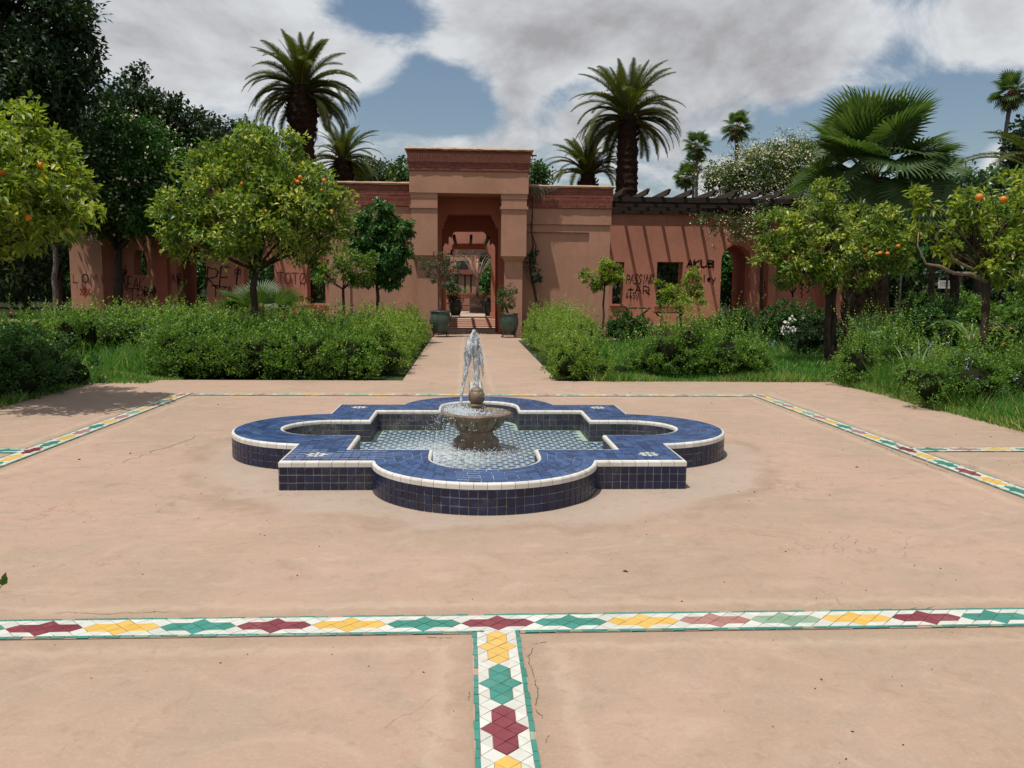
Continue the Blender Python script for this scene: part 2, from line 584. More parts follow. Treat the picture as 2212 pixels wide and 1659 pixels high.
M['grout'] = mat_plain('grout', (0.40, 0.36, 0.31), (0.27, 0.23, 0.19), 0.95, 0.1, 12)
M['toplime'] = mat_plain('pale_grout', (0.52, 0.54, 0.58), (0.28, 0.31, 0.40), 0.95, 0.1, 7)
M['wetgrout'] = mat_plain('wet_grout', (0.20, 0.19, 0.165), (0.11, 0.105, 0.09), 0.6, 0.3, 6)
M['pinkgrout'] = mat_plain('pink_grout', (0.42, 0.29, 0.24), (0.33, 0.22, 0.17), 0.95, 0.1, 9)
M['mwhite'] = mat_glaze('mosaic_white', (0.50, 0.50, 0.44), (0.62, 0.62, 0.56), 0.35, (0.38, 0.29, 0.22), 0.75, 0.4, 0.12)
M['mred'] = mat_glaze('mosaic_maroon', (0.16, 0.024, 0.035), (0.21, 0.036, 0.048), 0.32, (0.36, 0.2, 0.17), 0.4, 0.4, 0.25)
M['mgreen'] = mat_glaze('mosaic_green', (0.028, 0.175, 0.125), (0.045, 0.235, 0.19), 0.32, (0.32, 0.36, 0.28), 0.4, 0.4, 0.25)
M['myellow'] = mat_glaze('mosaic_yellow', (0.58, 0.36, 0.065), (0.66, 0.42, 0.10), 0.35, (0.48, 0.36, 0.22), 0.7, 0.4, 0.15)
M['mfred'] = mat_glaze('mosaic_faded_maroon', (0.30, 0.13, 0.11), (0.36, 0.18, 0.15), 0.5, (0.42, 0.3, 0.24), 0.7, 0.3, 0.2)
M['mfgreen'] = mat_glaze('mosaic_faded_green', (0.16, 0.27, 0.18), (0.24, 0.34, 0.24), 0.5, (0.42, 0.36, 0.28), 0.7, 0.3, 0.2)
M['floorblue'] = mat_glaze('basin_blue_tile', (0.025, 0.055, 0.22), (0.04, 0.08, 0.28), 0.4, (0.2, 0.24, 0.3), 0.4, 0.3)
M['floorwhite'] = mat_plain('basin_white_tile', (0.62, 0.70, 0.62), (0.54, 0.61, 0.55), 0.5, 0.3, 4)
M['stone'] = mat_plain('carved_stone', (0.21, 0.145, 0.092), (0.10, 0.070, 0.045), 0.5, 0.4, 9, 0.9, 0.015, c3=(0.05, 0.038, 0.026))
M['wood'] = mat_plain('grey_brown_timber', (0.042, 0.030, 0.024), (0.022, 0.016, 0.013), 0.85, 0.2, 4, 0.5, 0.01, (0.6, 0.6, 6))
M['greywood'] = mat_plain('weathered_timber', (0.10, 0.072, 0.056), (0.055, 0.04, 0.031), 0.85, 0.2, 4, 0.5, 0.01, (6, 0.6, 6))
M['bark'] = mat_plain('bark', (0.075, 0.052, 0.038), (0.035, 0.026, 0.02), 0.95, 0.1, 9, 0.9, 0.02, (1, 1, 0.4))
M['palebark'] = mat_plain('pale_bark', (0.24, 0.19, 0.14), (0.14, 0.105, 0.08), 0.95, 0.1, 9, 0.8, 0.02, (1, 1, 0.4))
M['palmbark'] = mat_plain('palm_trunk', (0.045, 0.026, 0.018), (0.018, 0.011, 0.009), 1.0, 0.05, 7, 1.0, 0.05, (1, 1, 2.5), c3=(0.10, 0.055, 0.035))
M['boot'] = mat_plain('palm_boot', (0.13, 0.075, 0.045), (0.06, 0.036, 0.025), 0.95, 0.1, 5, 0.8, 0.03)
M['greytrunk'] = mat_plain('grey_palm_trunk', (0.16, 0.14, 0.13), (0.10, 0.085, 0.08), 0.95, 0.1, 5, 0.6, 0.02, (1, 1, 3))
M['thatch'] = mat_plain('dead_fronds', (0.26, 0.13, 0.06), (0.14, 0.07, 0.035), 0.95, 0.1, 4)
M['pot'] = mat_plain('green_glazed_pot', (0.036, 0.058, 0.043), (0.068, 0.10, 0.075), 0.4, 0.4, 7, 0.3, 0.01, c3=(0.10, 0.125, 0.10))
M['iron'] = mat_plain('black_iron', (0.03, 0.024, 0.02), (0.055, 0.04, 0.032), 0.6, 0.4, 12)
M['metal'] = mat_plain('rusty_pipe', (0.20, 0.13, 0.095), (0.30, 0.21, 0.16), 0.5, 0.5, 5, metal=0.2)
M['tub'] = mat_plain('brown_tub', (0.06, 0.035, 0.03), (0.09, 0.055, 0.045), 0.6, 0.3, 5)
M['crack'] = mat_plain('crack_dirt', (0.13, 0.085, 0.06), (0.20, 0.13, 0.09), 1.0, 0.0, 20)
M['black'] = mat_plain('black_spray_paint', (0.035, 0.018, 0.02), (0.07, 0.035, 0.035), 0.85, 0.15, 25)
M['brownpaint'] = mat_plain('brown_spray_paint', (0.17, 0.07, 0.05), (0.25, 0.10, 0.07), 0.85, 0.15, 25)
M['redpaint'] = mat_plain('red_spray_paint', (0.35, 0.07, 0.03), (0.45, 0.10, 0.04), 0.85, 0.15, 25)
M['whitepaint'] = mat_plain('white_spray_paint', (0.55, 0.42, 0.36), (0.6, 0.5, 0.44), 0.85, 0.15, 25)
M['sign'] = mat_plain('white_sign', (0.72, 0.72, 0.70), (0.6, 0.6, 0.58), 0.6, 0.3, 8)
M['orange'] = mat_plain('orange_peel', (0.66, 0.22, 0.015), (0.52, 0.15, 0.012), 0.45, 0.4, 14, 0.3, 0.003)
M['petal'] = mat_plain('white_petals', (0.72, 0.72, 0.66), (0.62, 0.60, 0.50), 0.7, 0.2, 20)
M['cream'] = mat_plain('cream_petals', (0.60, 0.58, 0.38), (0.50, 0.48, 0.28), 0.7, 0.2, 20)
M['blueflower'] = mat_plain('pale_blue_petals', (0.35, 0.40, 0.70), (0.45, 0.48, 0.75), 0.7, 0.2, 20)
M['orangeflower'] = mat_plain('orange_petals', (0.60, 0.20, 0.05), (0.5, 0.12, 0.03), 0.7, 0.2, 20)
M['glass'] = mat_plain('dark_glass', (0.02, 0.025, 0.03), (0.04, 0.045, 0.05), 0.15, 0.5, 3)
M['core'] = mat_plain('inner_shade', (0.012, 0.018, 0.007), (0.022, 0.025, 0.012), 1.0, 0.0, 9)  # near-black colour standing for the shade inside the shrubs

M['l_orange'] = mat_leaf('orange_tree_leaf', [(0, (0.036, 0.085, 0.017)), (0.45, (0.088, 0.158, 0.023)), (0.75, (0.181, 0.246, 0.038)), (1.0, (0.518, 0.518, 0.143))], 0.38, 1.5, 0.4, 0.45)
M['l_yorange'] = mat_leaf('yellowish_leaf', [(0, (0.056, 0.111, 0.018)), (0.4, (0.132, 0.200, 0.022)), (0.75, (0.239, 0.295, 0.038)), (1.0, (0.526, 0.502, 0.101))], 0.4, 1.5, 0.4, 0.45)
M['l_hedge'] = mat_leaf('hedge_leaf', [(0, (0.043, 0.095, 0.021)), (0.5, (0.089, 0.179, 0.029)), (0.85, (0.166, 0.273, 0.040)), (1.0, (0.345, 0.431, 0.086))], 0.34, 1.5, 0.45, 0.35)
M['l_bright'] = mat_leaf('fresh_hedge_leaf', [(0, (0.060, 0.122, 0.020)), (0.5, (0.116, 0.205, 0.029)), (1.0, (0.277, 0.356, 0.060))], 0.38)
M['l_dark'] = mat_leaf('dark_leaf', [(0, (0.014, 0.030, 0.014)), (0.6, (0.027, 0.057, 0.022)), (1.0, (0.053, 0.095, 0.030))], 0.15, 1.2, 0.5, 0.3)
M['l_deep'] = mat_leaf('deep_green_leaf', [(0, (0.017, 0.057, 0.013)), (0.6, (0.040, 0.116, 0.021)), (1.0, (0.092, 0.183, 0.033))], 0.25)
M['l_mid'] = mat_leaf('mid_green_leaf', [(0, (0.024, 0.053, 0.015)), (0.6, (0.047, 0.103, 0.026)), (1.0, (0.119, 0.185, 0.053))], 0.25)
M['l_olive'] = mat_leaf('grey_green_leaf', [(0, (0.045, 0.065, 0.035)), (0.6, (0.075, 0.10, 0.055)), (1.0, (0.15, 0.18, 0.10))], 0.2)
M['l_white'] = mat_leaf('flowering_leaf', [(0, (0.025, 0.06, 0.015)), (0.55, (0.06, 0.11, 0.025)), (0.70, (0.14, 0.19, 0.05)), (1.0, (0.50, 0.50, 0.27))], 0.25)
M['grass'] = mat_leaf('grass_blade', [(0, (0.043, 0.137, 0.022)), (0.6, (0.079, 0.215, 0.031)), (0.95, (0.172, 0.300, 0.057)), (1.0, (0.501, 0.458, 0.186))], 0.35, 1.4, 0.5, 0.25)
M['palm'] = mat_leaf('palm_leaflet', [(0, (0.041, 0.057, 0.014)), (0.6, (0.090, 0.108, 0.023)), (1.0, (0.196, 0.184, 0.046))], 0.3, 1.3, 0.55, 0.2)
M['fan'] = mat_leaf('fan_leaf', [(0, (0.037, 0.074, 0.022)), (0.6, (0.074, 0.126, 0.034)), (1.0, (0.215, 0.240, 0.084))], 0.32, 1.4, 0.48, 0.35)
M['paleblade'] = mat_leaf('pale_blade', [(0, (0.12, 0.22, 0.10)), (1.0, (0.30, 0.38, 0.22))], 0.3)


def mat_water():
    mt, t = newmat('basin_water')
    p = t.pos()
    sp = t.n('ShaderNodeSeparateXYZ', {0: p}).outputs
    n1 = t.noise(9, 4, 0.6, p, 0.8)
    n2 = t.noise(26, 4, 0.6, p, 0.5)
    nm = t.bump(t.math('ADD', n1, t.math('MULTIPLY', n2, 0.6)), 0.45, 0.012)
    tr = t.n('ShaderNodeBsdfTransparent', {0: (0.88, 0.94, 0.90, 1)}).outputs[0]
    gl = t.n('ShaderNodeBsdfGlossy', {0: (1, 1, 1, 1), 1: 0.06, 'Normal': nm}).outputs[0]
    fr = t.n('ShaderNodeFresnel', {0: 1.33, 1: nm}).outputs[0]
    wat = t.n('ShaderNodeMixShader', {0: fr, 1: tr, 2: gl}).outputs[0]
    # aerated water where the bowl spills
    ax = t.math('SUBTRACT', sp[0], FX - 0.42)
    ay = t.math('SUBTRACT', sp[1], FY - 0.45)
    rr = t.math('SQRT', t.math('ADD', t.math('MULTIPLY', ax, ax), t.math('MULTIPLY', ay, ay)))
    foam = t.math('SUBTRACT', 1.0, t.smooth(rr, 0.10, 0.95))
    foam = t.math('MULTIPLY', foam, t.smooth(t.noise(16, 6, 0.75, p, 1.0), 0.34, 0.66))
    fo = t.pbr((0.72, 0.78, 0.78), 0.35, 0.5, nm)
    t.out(t.n('ShaderNodeMixShader', {0: t.math('MULTIPLY', foam, 0.8, clamp=True), 1: wat, 2: fo}).outputs[0])
    return mt


def mat_jet():
    mt, t = newmat('spouting_water')
    p = t.pos()
    nm = t.bump(t.noise(45, 4, 0.6, p, 0.6), 1.0, 0.02)
    tr = t.n('ShaderNodeBsdfTransparent', {0: (0.93, 0.95, 0.96, 1)}).outputs[0]
    gl = t.n('ShaderNodeBsdfGlossy', {0: (0.95, 0.97, 1, 1), 1: 0.08, 'Normal': nm}).outputs[0]
    df = t.pbr((0.9, 0.93, 0.95), 0.15, 0.8, nm)
    fr = t.n('ShaderNodeFresnel', {0: 1.5, 1: nm}).outputs[0]
    a = t.n('ShaderNodeMixShader', {0: t.math('ADD', t.math('MULTIPLY', fr, 1.2), 0.03, clamp=True), 1: tr, 2: gl}).outputs[0]
    k = t.math('MULTIPLY', t.smooth(t.noise(30, 5, 0.75, t.pos(1, 1, 0.45)), 0.38, 0.58), 0.7)
    t.out(t.n('ShaderNodeMixShader', {0: k, 1: a, 2: df}).outputs[0])
    return mt


M['water'] = mat_water()
M['jet'] = mat_jet()

# ================================================================ the ground
def struct(name, mb, mat, parent=None):
    o = mb.build(name, mat, parent)
    o['kind'] = 'structure'
    return o


mt, t = newmat('garden_ground')
g1 = t.noise(0.25, 6, 0.65, t.pos())
g2 = t.noise(5, 6, 0.7, t.pos())
c = t.mix(t.smooth(g1, 0.38, 0.62), (0.035, 0.062, 0.018), (0.055, 0.06, 0.028))
far_shade = t.smooth(t.n('ShaderNodeSeparateXYZ', {0: t.pos()}).outputs[1], 30.0, 42.0)
c = t.mix(t.math('MULTIPLY', far_shade, .85), c, (0.022, 0.020, 0.012))  # ground colour darkened towards the back to stand for shade under the trees
c = t.mix(t.math('MULTIPLY', t.smooth(g2, 0.45, 0.7), 0.6), c, (0.02, 0.04, 0.012))
t.out(t.pbr(c, 1.0, 0.05, t.bump(g2, 0.8, 0.05)))
M['earth'] = mt
struct('ground', MB().add([(-900, -900, -0.05), (900, -900, -0.05), (900, 1500, -0.05), (-900, 1500, -0.05)], [(0, 1, 2, 3)]), M['earth'])

PX0, PX1, PY1 = -6.08, 6.63, 14.47
PA, PB = -1.10, 1.60                       # the path towards the gate
mb = MB()
outl = [(PX0, -6), (PX1, -6), (PX1, 6.85), (18, 6.85), (18, 9.5), (PX1, 9.5), (PX1, PY1), (PX0, PY1), (PX0, 9.5), (-18, 9.5), (-18, 6.85), (PX0, 6.85)]
n = len(outl)
mb.add([(x, y, 0) for x, y in outl] + [(x, y, -0.12) for x, y in outl], [tuple(range(n))] + [((i + 1) % n, i, i + n, (i + 1) % n + n) for i in range(n)])
plaza = struct('pavement', mb, M['plaza'])
mb = MB().box(PA, PB, PY1 + 0.004, 33.0, -0.12, -0.002)
struct('path', mb, M['plaza'])
# cross path in front of the building, seen between the shrubs
struct('path', MB().box(PB + 0.004, 16.5, 26.2, 27.2, -0.12, -0.006), M['floor'])
struct('path', MB().box(-60, -14.2, 33.0, 40.0, -0.12, -0.006), M['floor'])

# ---------------------------------------------------------------- mosaic bands let into the concrete
WI, BO, PER = 0.180, 0.023, 0.352
SEQ = ['mred', 'mgreen', 'myellow']


def band(name_label, A, d, v, u0, u1, colf, skipA=(), skipB=(), parts=True, gap=0.0028, single=290):
    """A: centre of the first star; d: along; v: across.  skipA/skipB: where the border row at -v/+v is left out"""
    A, d, v = Vector(A), Vector(d), Vector(v)
    root = thing('mosaic_band', None, None, (A.x, A.y, 0))
    root['kind'] = 'structure'
    root['label'] = name_label
    hw = WI / 2
    up = Vector((0, 0, 1))

    def P(a, b, z=0.0055):
        q = A + d * a + v * b
        return Vector((q.x, q.y, z))
    base = MB()
    q = [P(u0, -hw - BO, 0.004), P(u1, -hw - BO, 0.004), P(u1, hw + BO, 0.004), P(u0, hw + BO, 0.004)]
    if (q[1] - q[0]).cross(q[2] - q[0]).z < 0:
        q = q[::-1]
    off = Vector((A.x, A.y, 0))
    base.add([p - off for p in q], [(0, 1, 2, 3)])
    base.build('grout_bed', M['pinkgrout'], root)
    stars, whites, borders = [], [], []
    h = PER / 4
    k0, k1 = math.floor(u0 / PER) - 1, math.ceil(u1 / PER) + 1

    def put(lst, pts, mt):
        us = [a for a, b in pts]
        if min(us) < u0 - 1e-4 or max(us) > u1 + 1e-4:
            pts = [(min(max(a, u0), u1), b) for a, b in pts]
            us = [a for a, b in pts]
            ar = abs(sum(pts[i][0] * pts[(i + 1) % len(pts)][1] - pts[(i + 1) % len(pts)][0] * pts[i][1] for i in range(len(pts)))) / 2
            if ar < 0.0006 or len(set((round(a, 4), round(b, 4)) for a, b in pts)) < len(pts):
                return
        j = [(a + random.uniform(-.0012, .0012), b + random.uniform(-.0012, .0012)) for a, b in pts]
        lst.append(([P(a, b) for a, b in j], up, mt))
    for k in range(k0, k1 + 1):
        b0 = k * PER - PER / 2
        mt = M[colf(k)]
        w4 = WI / 4
        for s in (-1, 1):
            put(stars, [(b0 + h / 2, s * w4), (b0 + 3 * h / 2, s * w4), (b0 + h, 0)], mt)
            put(stars, [(b0 + 5 * h / 2, s * w4), (b0 + 7 * h / 2, s * w4), (b0 + 3 * h, 0)], mt)
            put(stars, [(b0 + 2 * h, s * hw), (b0 + 3 * h / 2, s * w4), (b0 + 2 * h, 0), (b0 + 5 * h / 2, s * w4)], mt)
            put(whites, [(b0 - h / 2, s * w4), (b0, 0), (b0 + h / 2, s * w4), (b0, s * hw)], M['mwhite'])
            for e in (0, 1):
                f = (lambda u: b0 + u) if e == 0 else (lambda u: b0 + 4 * h - u)
                put(whites, [(f(0), s * hw), (f(h / 2), s * w4), (f(h), s * hw)], M['mwhite'])
                put(whites, [(f(h / 2), s * w4), (f(3 * h / 2), s * w4), (f(h), s * hw)], M['mwhite'])
                put(whites, [(f(h), s * hw), (f(3 * h / 2), s * w4), (f(2 * h), s * hw)], M['mwhite'])
        for cc in (0.5, 1.5, 2.5, 3.5):
            put(stars, [(b0 + (cc - .5) * h, 0), (b0 + cc * h, w4), (b0 + (cc + .5) * h, 0), (b0 + cc * h, -w4)], mt)
    for s, skips in ((-1, skipA), (1, skipB)):
        u = u0
        while u < u1 - 0.02:
            L = random.uniform(0.052, 0.074)
            e = min(u + L, u1)
            mid = (u + e) / 2
            if not any(a < mid < b for a, b in skips) and random.random() > 0.055:
                bo_ = BO * random.uniform(.72, 1.04)
                borders.append(([P(u, s * hw), P(e, s * hw), P(e, s * (hw + bo_)), P(u, s * (hw + bo_ * random.uniform(.85, 1.08)))], up, M['mfgreen'] if random.random() < .12 else M['mgreen']))
            u = e
    mp = 4.0 if parts else 1e6
    lay('star_tile', stars, root, 0.0035, gap, single, mp)
    lay('white_tile', whites, root, 0.0035, gap, single, mp)
    lay('border_tile', borders, root, 0.0035, gap, single, mp * 0.7, 'small_tiles')
    return root


hb = WI / 2
def seq(k, shift=0):
    return SEQ[(k + shift) % 3]
def frontcol(k):
    a = abs(k)
    if k == 3:
        return 'mfred'
    if k == 4:
        return 'mfgreen'
    return ['mred', 'mgreen', 'myellow'][a % 3]
def farcol(k):
    return ['mfred', 'mfgreen', 'myellow'][k % 3]
def sidecol(k):
    c_ = ['mred', 'myellow', 'mgreen'][(-k) % 3]
    if k > 0 and c_ == 'mred':
        c_ = 'mfred'
    if k > 6 and c_ == 'mgreen':
        c_ = 'mfgreen'
    return c_
band('mosaic band of maroon, yellow and green stars crossing the foreground', (BX, FY - SQ, 0), (1, 0, 0), (0, 1, 0), -SQ + hb + BO + .002, SQ - hb - BO - .002, frontcol, skipA=[(-hb, hb)])
band('mosaic band running from the foreground band towards the viewer', (BX - .012, FY - SQ - PER * .5 - hb, 0), (0, -1, 0), (1, 0, 0), -PER * .5 + .001, 4.5, lambda k: ['myellow', 'mgreen', 'mred'][k % 3])
band('mosaic band left of the fountain running back in perspective', (BX - SQ, FY, 0), (0, 1, 0), (1, 0, 0), -SQ - hb - BO, SQ + hb + BO, sidecol, skipA=[(-hb, hb)])
band('mosaic band right of the fountain, worn, running back in perspective', (BX + SQ, FY, 0), (0, 1, 0), (1, 0, 0), -SQ - hb - BO, SQ + hb + BO, sidecol, skipB=[(-hb, hb)])
band('far mosaic band crossing behind the fountain', (BX, FY + SQ, 0), (1, 0, 0), (0, 1, 0), -SQ + hb + BO + .002, SQ - hb - BO - .002, farcol, skipB=[(-hb, hb)], parts=True)
band('short mosaic band behind the fountain pointing at the gate path', (BX, FY + SQ + hb + PER * .5, 0), (0, 1, 0), (1, 0, 0), -PER * .5 + .001, 1.55, lambda k: ['mfred', 'myellow', 'mfgreen'][k % 3])
band('mosaic band leaving the right side band sideways', (BX + SQ + hb + PER * .5, FY, 0), (1, 0, 0), (0, 1, 0), -PER * .5 + .001, 6.0, lambda k: ['mgreen', 'mfred', 'myellow'][k % 3])
band('mosaic band leaving the left side band sideways', (BX - SQ - hb - PER * .5, FY, 0), (-1, 0, 0), (0, 1, 0), -PER * .5 + .001, 6.0, lambda k: ['mgreen', 'myellow', 'mred'][k % 3])

# crumbs, seeds and dead leaves lying about
mb = MB()
for i in range(620):
    x, y = random.uniform(-5.5, 6), random.uniform(2.4, 14)
    if math.hypot(x - FX, y - FY) < 2.6:
        continue
    s = random.uniform(0.0025, 0.008) * (2.6 if random.random() < .10 else 1)
    a = random.uniform(0, 6.28)
    e = Vector((math.cos(a), math.sin(a), 0))
    f = Vector((-e.y, e.x, 0)) * random.uniform(.3, .7)
    p = Vector((x, y, 0.002))
    mb.add([p - e * s, p - f * s, p + e * s, p + f * s, p + Vector((0, 0, s * .5))], [(0, 1, 4), (1, 2, 4), (2, 3, 4), (3, 0, 4)])
tag(mb.build('litter', M['bark']), 'scattered dark crumbs and dead leaves on the pink concrete', 'litter', kind='stuff')

# hairline cracks beside the mosaic
mb = MB()
rr = random.Random(17)


def crack(px_pts, wd):
    pts = [W(x, y, z=0.0015) for x, y in px_pts]
    q = []
    for i in range(len(pts) - 1):
        for k in range(6):
            p = pts[i].lerp(pts[i + 1], k / 6)
            j = (pts[i + 1] - pts[i]).length * .05
            q.append(p + Vector((rr.uniform(-j, j), rr.uniform(-j, j), 0)))
    for i in range(len(q) - 1):
        if rr.random() < .12:
            continue
        d = q[i + 1] - q[i]
        n_ = Vector((-d.y, d.x, 0)).normalized() * wd * rr.uniform(.2, 1.0)
        m_ = Vector((-d.y, d.x, 0)).normalized() * wd * rr.uniform(.2, 1.0)
        mb.add([q[i] - n_, q[i + 1] - m_, q[i + 1] + m_, q[i] + n_], [(0, 1, 2, 3)])


def z8(l):
    return [((1700 + x / 2.469) / 1.8517, (2400 + y / 2.469) / 1.8517) for x, y in l]


def z9(l):
    return [((2800 + x / 1.7068) / 1.8517, (1500 + y / 1.7068) / 1.8517) for x, y in l]


crack(z8([(1050, 432), (1120, 430), (1215, 405)]), .003)
crack(z8([(1062, 470), (1050, 520), (1020, 552), (1036, 640), (1062, 690), (1075, 750), (1108, 860), (1116, 950), (1085, 1062), (1108, 1110), (1155, 1140), (1165, 1185)]), .0028)
crack(z8([(1228, 1335), (1200, 1370), (1192, 1420)]), .002)
crack(z8([(0, 362), (120, 372), (290, 372)]), .003)
crack(z8([(436, 880), (440, 930), (432, 1000)]), .003)
crack(z8([(690, 142), (850, 140), (1010, 146), (1180, 142)]), .0035)
crack(z9([(1120, 448), (1220, 480), (1300, 512), (1390, 560), (1480, 585), (1600, 635), (1700, 670)]), .005)
crack(z9([(700, 290), (800, 318), (850, 338)]), .008)
crack([(262, 1000), (330, 975), (395, 955), (430, 940)], .006)
crack([(1790, 1330), (1900, 1318), (2050, 1310)], .002)
crack([(100, 1322), (240, 1328), (420, 1316)], .002)
tag(mb.build('hairline_cracks', M['crack']), 'thin dark cracks in the pink concrete along the mosaic bands', 'cracks', kind='stuff')

# ================================================================ the fountain basin
OR, RR_, G = 0.90, 2.39, 1.62              # lobe radius, reach of a lobe, half side of the square block
CC = RR_ - OR
WD = 0.48                                   # width of the coping
GI = G - WD
HT = 0.235
IR = OR - WD + 0.02
fx = math.sqrt(OR * OR - (G - CC) ** 2)


def lobe_out(u):
    a0 = math.asin((G - CC) / OR)
    a = math.pi + a0 + (math.pi - 2 * a0) * u
    return Vector((OR * math.cos(a), -CC + OR * math.sin(a)))


def lobe_in(u):
    st = (CC - GI)
    tot = 2 * st + math.pi * IR
    s = u * tot
    if s < st:
        return Vector((-IR, -GI - s))
    if s > tot - st:
        return Vector((IR, -GI - (tot - s)))
    a = math.pi + (s - st) / IR
    return Vector((IR * math.cos(a), -CC + IR * math.sin(a)))


def rot(p, k):
    for _ in range(k):
        p = Vector((-p.y, p.x)) if len(p) == 2 else Vector((-p.y, p.x, p.z))
    return p


def outline(lobe, g, xx, n=40):
    pts = []
    for k in range(4):
        for i in range(n + 1):
            pts.append(rot(lobe(i / n), k))
        pts.append(rot(Vector((g, -g)), k))
    return pts


OUT = outline(lobe_out, G, fx)
INN = outline(lobe_in, GI, IR)
N = len(OUT)
fo = thing('fountain_basin', 'low blue tiled fountain basin of four round lobes and four square corners', 'fountain', (FX, FY, 0))
mb = MB()
zt = HT - 0.008
vs_ = [(p.x, p.y, 0) for p in OUT] + [(p.x, p.y, zt) for p in OUT] + [(p.x, p.y, zt) for p in INN] + [(p.x, p.y, 0.0) for p in INN]
fs_ = []
for i in range(N):
    j = (i + 1) % N
    fs_ += [(i, j, j + N, i + N), (i + N, j + N, j + 2 * N, i + 2 * N), (i + 2 * N, j + 2 * N, j + 3 * N, i + 3 * N)]
mb.add(vs_, fs_)
mb.build('masonry', M['grout'], fo)
FC = Vector((FX, FY, 0))
UP = Vector((0, 0, 1))


def W3(p2, z):
    return Vector((p2.x + FX, p2.y + FY, z))


# wall tiles, outside and inside
def wall_tiles(lobe, g, sgn, mat, w_, z0, rows, rh):
    res = []
    for k in range(4):
        ln = []
        n = 200
        L = [0]
        pts = [lobe(i / n) for i in range(n + 1)]
        for i in range(n):
            L.append(L[-1] + (pts[i + 1] - pts[i]).length)
        m_ = round(L[-1] / w_)
        at = [np.interp(L[-1] * i / m_, L, range(n + 1)) / n for i in range(m_ + 1)]
        ln.append([lobe(u) for u in at])
        e = lobe(1)
        s1 = (Vector((g, -g)) - e).length
        m1 = max(1, round(s1 / w_))
        ln.append([e.lerp(Vector((g, -g)), i / m1) for i in range(m1 + 1)])
        e2 = rot(lobe(0), 1)
        ln.append([Vector((g, -g)).lerp(e2, i / m1) for i in range(m1 + 1)])
        for seg in ln:
            for r_ in range(rows):
                for i in range(len(seg) - 1):
                    a, b = rot(seg[i], k), rot(seg[i + 1], k)
                    d_ = (b - a).normalized()
                    nr = Vector((d_.y, -d_.x, 0)) * sgn
                    z_a = z0 + r_ * rh
                    j = [random.uniform(-.0012, .0012) for _ in range(4)]
                    res.append(([W3(a, z_a + j[0]), W3(b, z_a + j[1]), W3(b, z_a + rh + j[2]), W3(a, z_a + rh + j[3])], nr, mat))
    return res


rh = (HT - 0.048) / 3
lay('wall_tile', wall_tiles(lobe_out, G, 1, M['navy'], 0.068, 0.0, 3, rh), fo, 0.006, 0.0062, 300, 4, 'small_wall_tiles')
lay('basin_tile', wall_tiles(lobe_in, GI, -1, M['wet'], 0.072, 0.0, 3, (HT - 0.04) / 3), fo, 0.006, 0.006, 290, 4, 'small_basin_tiles')

# coping: rows that follow the outline, a square grid in the corners
tl = []
T0, T1, ROWS = 0.018, WD - 0.022, 6


def lob(u, tt):
    return lobe_out(u).lerp(lobe_in(u), tt / WD)


for k in range(4):
    for r_ in range(ROWS):
        ta = T0 + (T1 - T0) * r_ / ROWS
        tb = T0 + (T1 - T0) * (r_ + 1) / ROWS
        n = 120
        pts = [lob(i / n, (ta + tb) / 2) for i in range(n + 1)]
        L = [0]
        for i in range(n):
            L.append(L[-1] + (pts[i + 1] - pts[i]).length)
        m_ = max(4, round(L[-1] / 0.094))
        ph = (r_ % 2) * 0.5 + random.uniform(-.1, .1)
        us = [0.0] + [float(np.interp(L[-1] * (i + ph + random.uniform(-.05, .05)) / m_, L, range(n + 1)) / n) for i in range(0, m_ + 1) if 0.25 < i + ph < m_ - .25] + [1.0]
        for i in range(len(us) - 1):
            a, b = us[i], us[i + 1]
            c4 = [lob(a, ta), lob(b, ta), lob(b, tb), lob(a, tb)]
            tl.append(([W3(rot(p, k), zt) for p in c4], UP, M['blue']))
        # straight strips between lobe and corner square, both sides of the corner
        for side in (0, 1):
            ya = -(G - ta)
            yb = -(G - tb)
            xs0 = [lob(1, ta).x, lob(1, tb).x]
            x1 = G - T1
            m1 = max(2, round((x1 - sum(xs0) / 2) / 0.078))
            for i in range(m1):
                c4 = [Vector((xs0[0] + (x1 - xs0[0]) * i / m1, ya)), Vector((xs0[0] + (x1 - xs0[0]) * (i + 1) / m1, ya)), Vector((xs0[1] + (x1 - xs0[1]) * (i + 1) / m1, yb)), Vector((xs0[1] + (x1 - xs0[1]) * i / m1, yb))]
                if side:
                    c4 = [Vector((-p.y, -p.x)) for p in c4][::-1]
                tl.append(([W3(rot(p, k), zt) for p in c4], UP, M['blue']))
        for i in range(ROWS):
            sa, sb = T0 + (T1 - T0) * i / ROWS, T0 + (T1 - T0) * (i + 1) / ROWS
            c4 = [Vector((G - sb, -(G - ta))), Vector((G - sa, -(G - ta))), Vector((G - sa, -(G - tb))), Vector((G - sb, -(G - tb)))]
            j = [Vector((random.uniform(-.002, .002), random.uniform(-.002, .002))) for _ in range(4)]
            tl.append(([W3(rot(p + q, k), zt) for p, q in zip(c4, j)], UP, M['blue']))
gl = MB()
lay('coping_tile', tl, fo, 0.008, 0.0052, 300, 3.5, 'small_coping_tiles')
# pale lime bed the coping tiles sit in
vs_ = [(p.x, p.y, zt + .001) for p in OUT] + [(p.x, p.y, zt + .001) for p in INN]
MB().add(vs_, [(i, (i + 1) % N, (i + 1) % N + N, i + N) for i in range(N)]).build('mortar_bed', M['toplime'], fo)


